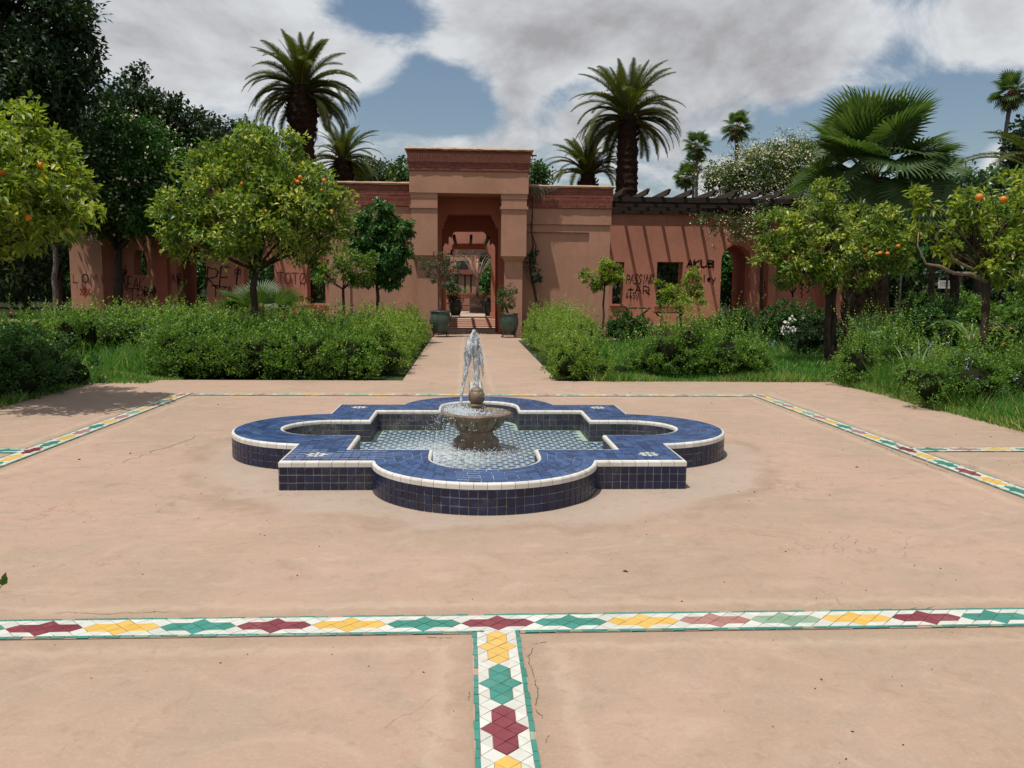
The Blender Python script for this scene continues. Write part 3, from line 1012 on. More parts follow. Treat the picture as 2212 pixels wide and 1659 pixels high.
# white rounded trim along both edges
def trim(lobe, g, sgn, mat, name, seglen=0.10, width=0.016, drop=0.048):
    o0 = outline(lobe, g, 0, 60)
    n = len(o0)
    L = [0.0]
    for i in range(n):
        L.append(L[-1] + (o0[(i + 1) % n] - o0[i]).length)
    nr = []
    for i in range(n):
        a, b, c_ = o0[i - 1], o0[i], o0[(i + 1) % n]
        d1 = (b - a)
        d2 = (c_ - b)
        d1 = d1.normalized() if d1.length > 1e-6 else d2.normalized()
        d2 = d2.normalized() if d2.length > 1e-6 else d1
        nn = (Vector((d1.y, -d1.x)) + Vector((d2.y, -d2.x)))
        nn = nn / max(0.3, nn.length_squared / 2) if nn.length > 0 else Vector((d1.y, -d1.x))
        nr.append(nn * sgn)
    # breakpoints at the corners, then even pieces between
    corners = [0]
    for i in range(1, n):
        a, b, c_ = o0[i - 1], o0[i], o0[(i + 1) % n]
        if (b - a).length > 1e-6 and (c_ - b).length > 1e-6 and (b - a).normalized().dot((c_ - b).normalized()) < 0.85:
            corners.append(i)
    corners.append(n)
    prof = [(0.006, HT - drop), (0.007, HT - 0.016), (0.002, HT - 0.006), (-0.008, HT - 0.001), (-width, HT), (-width, HT - 0.008)]
    for ci in range(len(corners) - 1):
        i0, i1 = corners[ci], corners[ci + 1]
        s0, s1 = L[i0], L[i1]
        m_ = max(1, round((s1 - s0) / seglen))
        for q in range(m_):
            a = s0 + (s1 - s0) * q / m_ + 0.0015
            b = s0 + (s1 - s0) * (q + 1) / m_ - 0.0015
            ring = []
            for s in (a, (a + b) / 2, b):
                i = min(max(int(np.searchsorted(L, s)) - 1, i0), i1 - 1)
                f = (s - L[i]) / max(1e-6, L[i + 1] - L[i])
                p = o0[i].lerp(o0[(i + 1) % n], f)
                nn = nr[i].lerp(nr[(i + 1) % n], f)
                if i == i0 and f < .4 and q == 0 or i == i1 - 1 and f > .6 and q == m_ - 1:
                    pass
                ring.append([(p.x + nn.x * o, p.y + nn.y * o, z) for o, z in prof])
            k = len(prof)
            tb_ = MB()
            tb_.add([x for r_ in ring for x in r_], [(a_ * k + c_, a_ * k + c_ + 1, (a_ + 1) * k + c_ + 1, (a_ + 1) * k + c_)[::(1 if sgn < 0 else -1)] for a_ in range(2) for c_ in range(k - 1)])
            tb_.build(name, mat, fo)


trim(lobe_out, G, 1, M['white'], 'edge_tile')
trim(lobe_in, GI, -1, M['innerwhite'], 'inner_edge_tile', 0.10, 0.02, 0.036)

# white star flowers on the corner squares
for sx in (-1, 1):
    for sy in (-1, 1):
        cxx, cyy = sx * (G - WD / 2 - .01), sy * (G - WD / 2 - .01)
        for a in range(8):
            an = a * math.pi / 4
            e = Vector((math.cos(an), math.sin(an)))
            f = Vector((-e.y, e.x))
            cc = Vector((cxx, cyy))
            q = [cc + e * .030, cc + e * .058 + f * .021, cc + e * .094, cc + e * .058 - f * .021]
            piece('flower_tile', [W3(p, HT) for p in q], UP, 0.003, M['mwhite'], fo)
        q = [Vector((cxx, cyy)) + Vector((math.cos(k * math.pi / 3), math.sin(k * math.pi / 3))) * .019 for k in range(6)]
        piece('flower_tile', [W3(p, HT) for p in q], UP, 0.003, M['mwhite'], fo)

# basin floor: white bed with a field of blue lozenges
gi = [(p.x, p.y, 0.006) for p in INN]
mb = MB()
mb.add([(0, 0, 0.006)] + gi, [(0, i + 1, (i + 1) % N + 1) for i in range(N)])
mb.build('basin_floor', M['floorwhite'], fo)


def inside(x, y):
    ax, ay = abs(x), abs(y)
    if ax < GI and ay < GI:
        return True
    a, b = max(ax, ay), min(ax, ay)
    return b < IR and (a < CC or math.hypot(a - CC, b) < IR)


mb = MB()
st = 0.104
for i in range(-22, 23):
    for j in range(-22, 23):
        x, y = i * st + (j % 2) * st / 2, j * st * 0.84
        if all(inside(x + a, y + b) for a, b in ((.05, 0), (-.05, 0), (0, .05), (0, -.05))):
            r1, r2 = st * .50, st * .40
            z = 0.0095
            # a six-pointed blue piece
            ps = []
            for k in range(6):
                an = k * math.pi / 3
                ps.append((x + math.cos(an) * r1, y + math.sin(an) * r1, z))
                an += math.pi / 6
                ps.append((x + math.cos(an) * r1 * .56, y + math.sin(an) * r1 * .56, z))
            mb.add(ps, [tuple(range(12))])
mb.build('floor_tiles', M['floorblue'], fo, kind='stuff')
# water
mb = MB()
wz = 0.045
mb.add([(0, 0, wz)] + [(p.x, p.y, wz) for p in INN], [(0, i + 1, (i + 1) % N + 1) for i in range(N)])
wtr = mb.build('water', M['water'], None, loc=(FX, FY, 0))
wtr['kind'] = 'structure'

# ---------------------------------------------------------------- the stone bowl
bw = thing('stone_fountain_bowl', 'carved stone fountain bowl with ball finial standing in the blue basin', 'fountain bowl', (FX - 0.05, FY - 0.02, -0.04))


def rough(amp, seed):
    r_ = random.Random(seed)
    ph = [(r_.uniform(0, 6.28), r_.uniform(0, 6.28), r_.randint(2, 9), r_.uniform(20, 60)) for _ in range(5)]
    return lambda i, a, z: 1 + amp * sum(math.sin(k * a + p) * math.sin(q * z + p2) for p, p2, k, q in ph) / 2


H0 = 0.04
MB().lathe([(0, 0), (.245, 0), (.25, .05), (.235, .085), (.215, .095), (.225, .12), (.225, .15), (.205, .17), (.175, .20), (.165, .235), (.175, .26), (0, .262)], 40, wob=rough(.012, 3)).build('pedestal', M['stone'], bw, True)
# bowl with gadroons
prof = [(.12, .235), (.175, .25), (.225, .285), (.262, .33), (.282, .365), (.288, .385), (.300, .392), (.335, .402), (.345, .418), (.338, .432), (.30, .436), (.26, .42), (.20, .395), (.12, .38), (0, .375)]


def gad(i, a, z):
    g_ = abs(math.sin(a * 8))
    k = 0.16 * (g_ ** 0.45 - .75) if 0.245 < z < 0.38 and i < 6 else 0
    chip = -0.035 * max(0, math.sin(a * 3 + 1.2) * math.sin(a * 7)) if 6 <= i <= 10 else 0
    return 1 + k + chip + 0.006 * math.sin(23 * a + z * 90)


MB().lathe(prof, 128, wob=gad).build('bowl', M['stone'], bw, True)
MB().lathe([(0, .36), (.085, .365), (.086, .40), (.070, .42), (.066, .445), (.088, .452), (.092, .47), (.074, .48), (.074, .487), (.088, .494), (.086, .508), (.06, .515), (.056, .522), (.074, .535), (.081, .565), (.078, .605), (.066, .63), (.06, .634), (.062, .645), (.04, .668), (.012, .675), (0, .67)], 32, wob=rough(.03, 5)).build('finial', M['stone'], bw, True)
# water lying in the bowl
MB().lathe([(0, .425), (.12, .424), (.30, .424)], 32).build('bowl_water', M['water'], bw)

# ---------------------------------------------------------------- the jet and the splashes
jt = thing('water_jet', 'clear jet of water spouting from the stone finial', 'water jet', (FX - 0.075, FY - 0.02, 0.0))
import mathutils.noise as mn


def sheet(path, rads, seed, name):
    mb_ = MB()
    n = 18
    vs_, fs_ = [], []
    steps = 44
    L = len(path) - 1
    for i in range(steps + 1):
        f = i / steps * L
        a = min(int(f), L - 1)
        p = Vector(path[a]).lerp(Vector(path[a + 1]), f - a)
        r_ = rads[a] + (rads[a + 1] - rads[a]) * (f - a)
        for k in range(n):
            an = 2 * math.pi * k / n
            q = Vector((math.cos(an), math.sin(an), 0))
            w_ = 1 + 0.75 * mn.noise(Vector((q.x * 1.3 + seed, q.y * 1.3, p.z * 11))) + 0.45 * mn.noise(Vector((q.x * 3, q.y * 3 + seed, p.z * 30)))
            vs_.append(p + q * r_ * max(.15, w_))
    for i in range(steps):
        for k in range(n):
            a = i * n + k
            b = i * n + (k + 1) % n
            fs_.append((a, b, b + n, a + n))
    fs_.append(tuple(range(steps * n, (steps + 1) * n)))
    mb_.add(vs_, fs_)
    return mb_.build(name, M['jet'], jt, True)


sheet([(0.02, 0, .62), (0.03, 0, .80), (0.015, 0, 1.0), (0, 0, 1.13), (-0.005, 0, 1.20)], [.022, .024, .034, .038, .012], 1.0, 'column')
sheet([(-.13, -.02, .44), (-.115, -.02, .60), (-.075, 0, .82), (-.055, 0, .96), (-.02, 0, 1.10), (0, 0, 1.19)], [.012, .014, .017, .036, .040, .015], 4.0, 'falling_sheet')
sheet([(.085, 0, .74), (.082, 0, .82), (.066, 0, .92), (.045, 0, 1.02), (.01, 0, 1.12)], [.006, .010, .020, .026, .03], 9.0, 'falling_sheet')
sheet([(-.10, .02, .70), (-.085, .02, .86), (-.062, 0, .98), (-.03, 0, 1.06)], [.008, .012, .028, .03], 14.0, 'falling_sheet')

ico = [(0, 0, 1), (.9, 0, 0), (0, .9, 0), (-.9, 0, 0), (0, -.9, 0), (0, 0, -1)]
icf = [(0, 1, 2), (0, 2, 3), (0, 3, 4), (0, 4, 1), (5, 2, 1), (5, 3, 2), (5, 4, 3), (5, 1, 4)]
mb = MB()


def drop(x, y, z, s):
    mb.add([(x + a * s, y + b * s, z + c_ * s * 1.3) for a, b, c_ in ico], icf)


rr = random.Random(11)
for i in range(500):      # spray off the bowl rim, thrown mostly to the left
    an = rr.gauss(math.pi * 1.05, 0.9)
    v0 = rr.uniform(.1, .55)
    tt = rr.uniform(0, .28)
    x = math.cos(an) * (.28 + v0 * tt * 1.6)
    y = math.sin(an) * (.28 + v0 * tt * 1.6)
    z = .43 + rr.uniform(.0, .9) * tt - 4.9 * tt * tt
    if z > .05:
        drop(x, y, z - .02, rr.uniform(.002, .006))
for i in range(900):      # churned drops in the bowl
    an = rr.gauss(math.pi * 1.15, .8)
    r_ = rr.uniform(.10, .33)
    drop(math.cos(an) * r_, math.sin(an) * r_, .40 + abs(rr.gauss(0, .025)), rr.uniform(.0025, .0075))
for i in range(1800):      # splashing on the basin water
    an = rr.gauss(math.pi * 1.2, 1.1)
    r_ = abs(rr.gauss(.42, .2))
    drop(math.cos(an) * r_, math.sin(an) * r_, .035 + abs(rr.gauss(0, .022)), rr.uniform(.002, .006))
for i in range(420):
    drop(rr.gauss(-.02, .05), rr.gauss(0, .05), rr.uniform(.5, 1.17), rr.uniform(.002, .005))
mt, t = newmat('splash')
nm = None
tr = t.n('ShaderNodeBsdfTransparent', {0: (.95, .97, .97, 1)}).outputs[0]
gls = t.n('ShaderNodeBsdfGlossy', {0: (1, 1, 1, 1), 1: .05}).outputs[0]
dff = t.pbr((.9, .93, .94), .1, .8)
a_ = t.n('ShaderNodeMixShader', {0: .35, 1: tr, 2: gls}).outputs[0]
t.out(t.n('ShaderNodeMixShader', {0: .35, 1: a_, 2: dff}).outputs[0])
M['splash'] = mt
o = mb.build('splashing_drops', M['splash'], None, loc=(FX - .05, FY - .02, 0), kind='stuff')
tag(o, 'drops of water splashing off the stone bowl into the basin', 'water drops')

# ================================================================ the building
GD = 28.3                       # front of the gate
TZ = 0.25                       # level of the terrace and the court


def z3(x, y, D):
    """place from the enlarged gate view"""
    p = W((1500 + x / 1.952) / 1.8517, (550 + y / 1.952) / 1.8517, D)
    return p.x, p.z


def XZ(px, py, D):
    p = W(px, py, D)
    return p.x, p.z


GXL, GXR = z3(268, 500, GD)[0], z3(1198, 500, GD)[0]
GT = z3(720, 92, GD)[1]
gate = thing('gatehouse', 'tall brown-pink gatehouse block with stepped opening at the end of the path', 'gatehouse', (0.1, GD, 0))
goff = Vector(gate.location)


def gbox(name, x0, x1, y0, y1, za, zb, mat=None, parent=None):
    return MB().box(x0 - goff.x, x1 - goff.x, y0 - goff.y, y1 - goff.y, za, zb).build(name, mat or M['gate'], parent or gate)


zl = z3(720, 435, GD)[1]                         # underside of the lintel
oxl, oxr = z3(487, 500, GD)[0], z3(977, 500, GD)[0]
z_br = z3(720, 265, GD)[1]
z_b2 = z3(720, 203, GD)[1]
gbox('lintel', GXL, GXR, GD, GD + 3.3, zl, z_br)
gbox('brick_band', GXL - .03, GXR + .03, GD - .03, GD + 3.3, z_br, z_b2, M['brick'])
gbox('brick_band', GXL - .06, GXR + .06, GD - .06, GD + 3.3, z_b2, GT - .06, M['brick'])
mb = MB()                                         # the coursing of the bands
nb = 74
for i in range(nb):
    x = GXL - .05 + (GXR - GXL + .10) * (i + .5) / nb
    pr = random.uniform(.005, .02)
    mb.box(x - .019 - goff.x, x + .019 - goff.x, -.06 - pr, -.055, z_b2 + .03 + random.uniform(-.01, .01), z_b2 + .30)
mb.build('soldier_bricks', M['bricklight'], gate, kind='stuff')
mb = MB()
for r_ in range(4):
    zz_ = z_b2 + .36 + r_ * .085
    if zz_ > GT - .1:
        break
    x = GXL - .05
    while x < GXR:
        x2 = min(x + random.uniform(.2, .26), GXR + .05)
        mb.box(x - goff.x, x2 - .012 - goff.x, -.06 - random.uniform(.006, .018) - r_ * .01, -.055, zz_, zz_ + .07)
        x = x2
for r_ in range(4):
    zz_ = z_br + .02 + r_ * .085
    x = GXL - .03
    while x < GXR and zz_ < z_b2 - .06:
        x2 = min(x + random.uniform(.1, .26), GXR + .02)
        mb.box(x - goff.x, x2 - .012 - goff.x, -.03 - random.uniform(.004, .022), -.026, zz_, zz_ + .07)
        x = x2
mb.build('brick_courses', M['brick'], gate, kind='stuff')
# uneven ochre cap
mb = MB()
k = 26
vs_, fs_ = [], []
for i in range(k + 1):
    x = GXL - .14 + (GXR - GXL + .28) * i / k
    for (yy, zz_) in ((-.16, GT - .055 + random.uniform(-.015, .01)), (-.18, GT - .02 + random.uniform(-.01, .01)), (-.12, GT + .03 + random.uniform(-.012, .012)), (3.4, GT + .04), (3.4, GT - .06)):
        vs_.append((x - goff.x, yy, zz_))
for i in range(k):
    for j in range(5):
        a, b = i * 5 + j, i * 5 + (j + 1) % 5
        fs_.append((b, a, a + 5, b + 5))
fs_ += [tuple(range(5)), tuple(range(k * 5, k * 5 + 5))[::-1]]
mb.add(vs_, fs_)
mb.build('cap', M['cap'], gate)
# pillars with mouldings, wide above, narrower below the corbel
zm1, zm2 = z3(380, 466, GD)[1], z3(380, 528, GD)[1]
zm3, zm4 = z3(380, 550, GD)[1], z3(380, 918, GD)[1]
zm5 = z3(380, 962, GD)[1]
for nm, xa, xb, lx0, lx1 in (('l', GXL, oxl, z3(330, 1000, GD)[0], oxl), ('r', oxr, GXR, z3(1015, 1000, GD)[0], z3(1155, 1000, GD)[0])):
    pl = thing('pillar', None, None)
    pl.parent = gate
    for n_, x0, x1, yf, za, zb in (('moulding', xa + .03, xb - .03 * (nm == 'r'), .03, zm1, zl), ('capital', xa + .05, xb - .05 * (nm == 'r'), .05, zm2, zm1), ('moulding', xa + .01, xb, .01, zm3, zm2), ('shaft', xa + .05, xb - .05 * (nm == 'r'), .05, zm4, zm3)):
        MB().box(x0 - goff.x, x1 - goff.x, yf, 3.3 if n_ == 'shaft' else 1.2, za, zb - .002).build(n_, M['gate'], pl)
    # corbel taper
    a0, a1 = xa + .05 - goff.x, xb - .05 * (nm == 'r') - goff.x
    b0, b1 = lx0 - goff.x, lx1 - goff.x
    mb = MB()
    lv = [(zm4, .051, 0.0), (zm4 - .03, .09, .25), (zm4 - .10, .14, .7), (zm5, .22, 1.0)]
    vs_, fs_ = [], []
    for z_, y_, f in lv:
        x0, x1 = a0 + (b0 - a0) * f, a1 + (b1 - a1) * f
        vs_ += [(x0, y_, z_), (x1, y_, z_), (x1, 3.2, z_), (x0, 3.2, z_)]
    for i in range(3):
        for j in range(4):
            a, b = i * 4 + j, i * 4 + (j + 1) % 4
            fs_.append((a, a + 4, b + 4, b))
    mb.add(vs_, fs_)
    mb.build('corbel', M['gate'], pl)
    MB().box(b0, b1, .22, 1.2, -.05, zm5).build('lower_shaft', M['gate'], pl)
# side walls of the gate behind the lower shafts
# successive arch walls
def arch(name, pts, D, th, mat, x0, x1, ztop, zbot=0.0):
    hole = [z3(x, y, D) for x, y in pts]
    hole = [(x, max(z, zbot)) for x, z in hole]
    hole[0] = (hole[0][0], zbot - .01)
    hole[-1] = (hole[-1][0], zbot - .01)
    # the opening reaches the floor, so the outline is one loop
    lp = [(x0, zbot - .02), (x0, ztop), (x1, ztop), (x1, zbot - .02)] + [(x, z) for x, z in hole[::-1]]
    o = poly_wall([(x - goff.x, z) for x, z in lp], [], D - goff.y, D + th - goff.y, name, mat, gate)
    return o


D1, D2, D3 = 29.5, 31.3, 37.2
arch('stepped_arch', [(522, 1500), (522, 712), (536, 706), (540, 664), (556, 640), (566, 604), (572, 600), (903, 600), (908, 606), (917, 640), (934, 660), (945, 700), (962, 712), (962, 1500)], D1, .5, M['arch'], GXL + .1, GXR - .1, zl + .3)  # redder stucco, its darker tone also stands in for the passage shade
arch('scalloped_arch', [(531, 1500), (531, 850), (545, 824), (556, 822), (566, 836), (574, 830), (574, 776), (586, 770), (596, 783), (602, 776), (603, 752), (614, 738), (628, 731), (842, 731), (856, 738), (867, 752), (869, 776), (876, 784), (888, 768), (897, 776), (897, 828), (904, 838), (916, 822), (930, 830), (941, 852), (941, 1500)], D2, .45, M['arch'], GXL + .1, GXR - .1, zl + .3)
w3l, w3r = z3(400, 900, D3)[0] - 1.5, z3(1060, 900, D3)[0] + 1.5
arch('scalloped_arch', [(553, 1500), (553, 932), (566, 905), (576, 900), (580, 912), (586, 905), (590, 880), (600, 870), (601, 848), (606, 832), (616, 826), (846, 826), (858, 834), (862, 850), (864, 868), (872, 880), (876, 905), (886, 912), (892, 905), (900, 915), (907, 932), (907, 1500)], D3, .5, M['wing'], w3l, w3r, 4.6, TZ)
gbox('inner_lintel', w3l, w3r, D3 + 1.6, D3 + 2.0, z3(720, 875, D3 + 1.8)[1], 4.4, M['wing'])
gbox('inner_roof', w3l, w3r, D3 + .5, D3 + 2.0, 4.4, 4.6, M['wing'])
gbox('ceiling', GXL + .1, GXR - .1, GD + .2, D2 + .45, zl + .3, zl + .5, M['gate'])
# passage side walls, in the darker red that deepens the shade here
xj0, xj1 = z3(520, 900, D1)[0], z3(964, 900, D1)[0]
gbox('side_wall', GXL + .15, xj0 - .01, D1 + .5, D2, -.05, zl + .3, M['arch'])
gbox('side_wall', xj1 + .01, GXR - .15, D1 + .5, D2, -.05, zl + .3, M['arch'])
gbox('side_wall', GXL + .1, xj0 - .25, D2 + .45, D3, -.05, 3.4, M['wing'])
gbox('side_wall', xj1 + .25, GXR - .1, D2 + .45, D3, -.05, 3.4, M['wing'])
gbox('base_block', z3(905, 1, D3)[0], z3(905, 1, D3)[0] + .5, D3 - .12, D3, TZ, TZ + .28, M['wing'])
# rafters over the little court, which throw the three shadows
for fx_ in (-.62, .02, .66):
    gbox('rafter', .15 + fx_ - .05, .15 + fx_ + .05, D2 + .45, D3, 3.42, 3.58, M['wood'])
# steps up to the court
st_ = thing('steps', 'shallow concrete steps rising through the gate passage', 'steps', (0.2, 33, 0))
for i in range(5):
    y0 = 33.0 + i * .85
    MB().box(xj0 - .4 - .2, xj1 + .4 - .2, y0 - 33, (37.2 if i == 4 else y0 + .85) - 33, -.1, .05 * (i + 1)).build('step', M['floor'], st_)
for i in range(1, 5):
    MB().box(xj0 - .4 - .2, xj1 + .4 - .2, i * .85 - .012, i * .85 - .002, .05 * i + .001, .05 * (i + 1) - .006).build('riser_shadow', M['arch'], st_)  # dark strip on each riser standing in for its shadow line
struct('court_floor', MB().box(-9, 10, 37.2, 49.0, -.1, TZ), M['floor'])
struct('court_lawn', MB().box(-9, 10, 49.0, 62, -.1, TZ), M['earth'])


# ---------------------------------------------------------------- the two side blocks with recessed panels
BD = 29.0


def side_block(label, xl, xr, ztop, zb1, zb2, zledge, inner):
    b = thing('side_block', label, 'building', ((xl + xr) / 2, BD, 0))
    o = Vector(b.location)

    def bx(nm, x0, x1, y0, y1, za, zb, mat=M['gate']):
        return MB().box(x0 - o.x, x1 - o.x, y0 - o.y, y1 - o.y, za, zb).build(nm, mat, b)
    bx('upper_wall', xl, xr, BD, BD + 3.2, zledge, zb2)
    bx('brick_band', xl - .0, xr + .02, BD - .03, BD + 3.2, zb2, zb1, M['brick'])
    bx('brick_band', xl - .0, xr + .04, BD - .05, BD + 3.2, zb1, ztop - .07, M['brick'])
    mb_ = MB()
    n_ = int((xr - xl) / .06)
    for i in range(n_):
        x = xl + (xr - xl) * (i + .5) / n_
        mb_.box(x - .02 - o.x, x + .02 - o.x, -.05 - random.uniform(.004, .014), -.046, zb1 - .20, zb1 + .05)
    for r_ in range(5):
        x = xl
        while x < xr - .05:
            x2 = min(x + random.uniform(.15, .26), xr)
            zz_ = [zb2 + .02, zb2 + .10, zb1 + .10, zb1 + .18, zb1 + .26][r_]
            if zz_ < ztop - .14:
                mb_.box(x - o.x, x2 - .012 - o.x, -.05 - random.uniform(.003, .012), -.046 + (.0 if r_ > 1 else .02), zz_, zz_ + .065)
            x = x2
    mb_.build('brick_courses', M['brick'], b, kind='stuff')
    mb_ = MB()
    k_ = 16
    vs_, fs_ = [], []
    for i in range(k_ + 1):
        x = xl - .0 + (xr - xl + .08) * i / k_
        for (yy, zz_) in ((-.10, ztop - .065 + random.uniform(-.02, .01)), (-.12, ztop - .02), (-.08, ztop + .02 + random.uniform(-.01, .01)), (3.3, ztop + .02), (3.3, ztop - .07)):
            vs_.append((x - o.x, yy, zz_))
    for i in range(k_):
        for j in range(5):
            a, c_ = i * 5 + j, i * 5 + (j + 1) % 5
            fs_.append((c_, a, a + 5, c_ + 5))
    fs_ += [tuple(range(5)), tuple(range(k_ * 5, k_ * 5 + 5))[::-1]]
    mb_.add(vs_, fs_)
    mb_.build('cap', M['cap'], b)
    # lower wall, set back under the ledge, with a frame round a recessed panel
    bx('lower_wall', xl + .02, xr - .02, BD + .12, BD + 3.2, -.05, zledge - .002)
    fw = .75
    bx('panel_frame', xl + .02, xr - .02, BD + .05, BD + .118, zledge - .26, zledge - .003)
    if inner < 0:
        bx('panel_frame', xr - fw, xr - .02, BD + .05, BD + .118, -.05, zledge - .262)
    else:
        bx('panel_frame', xl + .02, xl + fw, BD + .05, BD + .118, -.05, zledge - .262)
    return b


rx0, rx1 = XZ(1141, 500, BD)[0], XZ(1320, 500, BD)[0]
zt_ = XZ(1230, 402, BD)[1]
zb1_, zb2_, zlg = XZ(1230, 433, BD)[1], XZ(1230, 443, BD)[1], XZ(1230, 485, BD)[1]
side_block('brown-pink wall block right of the gate with a recessed panel and vine', rx0 - .3, rx1, zt_, zb1_, zb2_ - .12, zlg, -1)
lx0, lx1 = XZ(706, 500, BD)[0], XZ(888, 500, BD)[0]
side_block('brown-pink wall block left of the gate behind the dark leafy tree', lx0, lx1 + .25, XZ(800, 394, BD)[1], XZ(800, 427, BD)[1], XZ(800, 437, BD)[1] - .12, XZ(800, 480, BD)[1], 1)

# ---------------------------------------------------------------- the wings behind the pergolas
WDp = 33.5
wtop = 4.75


def rect(x0, y0, x1, y1, D=WDp):
    a, b = XZ(x0, y1, D), XZ(x1, y0, D)
    return [(a[0], a[1]), (b[0], a[1]), (b[0], b[1]), (a[0], b[1])]


def archhole(x0, x1, ytop, D=WDp, zbot=TZ):
    a = XZ(x0, 600, D)[0]
    b = XZ(x1, 600, D)[0]
    zt2 = XZ((x0 + x1) / 2, ytop, D)[1]
    r_ = (b - a) / 2
    cxx = (a + b) / 2
    pts = [(a, zbot), (b, zbot)]
    for i in range(17):
        an = math.pi * i / 16
        pts.append((cxx + math.cos(an) * r_ * 1.0, zt2 - r_ + math.sin(an) * r_))
    return pts, a, b, zt2 - r_, r_, cxx


def wing(label, x0, x1, holes, arch_, side):
    wg = thing('wing_wall', label, 'wall', (x0 if side < 0 else x0, WDp, 0))
    o = Vector(wg.location)
    lp = lambda q: [(x - o.x, z) for x, z in q]
    pts, a, b, zs, r_, cxx = arch_
    # the arch reaches the terrace floor: cut the wall bottom there
    hl = [(a, TZ - .3), ] + [(a, TZ)] + [p for p in pts[2:]][::-1] + [(b, TZ), (b, TZ - .3)]
    seen = []
    for p in hl:
        if not seen or (abs(p[0] - seen[-1][0]) + abs(p[1] - seen[-1][1])) > 1e-4:
            seen.append(p)
    outer = [(x0, -.1), ] + [(a, -.1)] + seen[1:-1] + [(b, -.1), (x1, -.1), (x1, wtop), (x0, wtop)]
    poly_wall(lp(outer), [lp(h_) for h_ in holes], 0, .75, 'wall', M['wing'], wg)
    # deep passage behind the arch
    n_ = 16
    mb_ = MB()
    vs_, fs_ = [], []
    ring = [(a, TZ)] + [(cxx - math.cos(math.pi * i / n_) * r_, zs + math.sin(math.pi * i / n_) * r_) for i in range(n_ + 1)] + [(b, TZ)]
    for y_ in (.752, 2.4):
        for x, z in ring:
            vs_.append((x - o.x, y_, z))
        for x, z in ring:
            dx_ = (x - cxx) * 1.18
            dz_ = z + (.2 if z > TZ + .1 else 0)
            vs_.append((cxx + dx_ - o.x, y_, dz_))
    k_ = len(ring)
    for i in range(k_ - 1):
        fs_.append((i, i + 1, i + 1 + 2 * k_, i + 2 * k_))
        fs_.append((i + k_, i + 3 * k_, i + 1 + 3 * k_, i + 1 + k_))
        fs_.append((i + 2 * k_, i + 1 + 2 * k_, i + 1 + 3 * k_, i + 3 * k_))
    mb_.add(vs_, fs_)
    mb_.build('arch_passage', M['arch'], wg)
    for h_ in holes:
        xs = [p[0] for p in h_]
        zs_ = [p[1] for p in h_]
        xa, xb, za, zb = min(xs), max(xs), min(zs_), max(zs_)
        if xb - xa < .3:
            continue
        g_ = thing('window_grille', None, None)
        g_.parent = wg
        nb_ = max(3, int((xb - xa) / .13))
        for i in range(1, nb_):
            x = xa + (xb - xa) * i / nb_
            MB().box(x - o.x - .008, x - o.x + .008, .55, .566, za, zb).build('bar', M['iron'], g_)
        for i in range(1, 8):
            z = za + (zb - za) * i / 8
            MB().box(xa - o.x, xb - o.x, .545, .55, z - .008, z + .008).build('rail', M['iron'], g_)
        MB().box(xa - .08 - o.x, xb + .08 - o.x, -.06, .5, za - .07, za + .004).build('sill', M['wing'], wg)
    return wg


rwx0, rwx1 = rx1 - .3, XZ(1788, 600, WDp)[0]
rholes = [rect(1322, 566, 1349, 657), rect(1417, 566, 1476, 658), rect(1674, 545, 1703, 598), rect(1745, 545, 1769, 594)]
rw = wing('salmon graffitied wall right of the gate with arch and barred windows', rwx0, rwx1, rholes, archhole(1557, 1622, 529), -1)
lwx0, lwx1 = XZ(222, 600, WDp)[0], lx0 + .3


def segwin(x0, y0, x1, y1):
    a, b = XZ(x0, y1, WDp), XZ(x1, y0, WDp)
    w_ = b[0] - a[0]
    return [(a[0], a[1]), (b[0], a[1]), (b[0], b[1] - .35), (b[0] - w_ * .2, b[1]), (a[0] + w_ * .12, b[1]), (a[0], b[1] - .35)]


lholes = [segwin(223, 528, 251, 590), segwin(290, 541, 316, 595), rect(528, 562, 592, 655), rect(664, 566, 702, 656)]
lw = wing('salmon graffitied wall left of the gate in the shade of dark trees', lwx0, lwx1, lholes, archhole(382, 446, 530), 1)
# end pilasters
def pilaster(label, x0, x1, D, mat, zt2=4.9):
    p = thing('end_pillar', label, 'pillar', ((x0 + x1) / 2, D, 0))
    w_ = (x1 - x0) / 2
    MB().box(-w_, w_, 0, WDp - D + .6, -.1, zt2).build('shaft', mat, p)
    MB().box(-w_ - .05, w_ + .05, -.05, WDp - D + .6, zt2 + .002, zt2 + .12).build('cap', M['cap'], p)
    return p
lp_ = pilaster('plain pillar at the left end of the wall, marked with faint red paint', XZ(152, 600, 32.4)[0], XZ(222, 600, 32.4)[0], 32.4, M['gate'])
rp_ = pilaster('plain pillar at the right end of the wall beside the palm trunk', XZ(1788, 600, 32.9)[0], XZ(1829, 600, 32.9)[0], 32.9, M['gate'])
MB().box(XZ(343, 600, WDp)[0] - lw.location.x, XZ(368, 600, WDp)[0] - lw.location.x, -.35, -.003, -.05, wtop).build('pilaster', M['arch'], lw)
MB().box(XZ(1655, 600, WDp)[0] - rw.location.x, XZ(1672, 600, WDp)[0] - rw.location.x, -.25, -.003, -.05, wtop).build('pilaster', M['wing'], rw)
# raised terrace in front of the wings
struct('terrace', MB().box(rx1 + .004, rwx1 + 1.5, 30.6, 33.49, -.1, TZ), M['wing'])
struct('terrace', MB().box(lwx0 - 1.5, lx0 - .004, 30.6, 33.49, -.1, TZ), M['wing'])


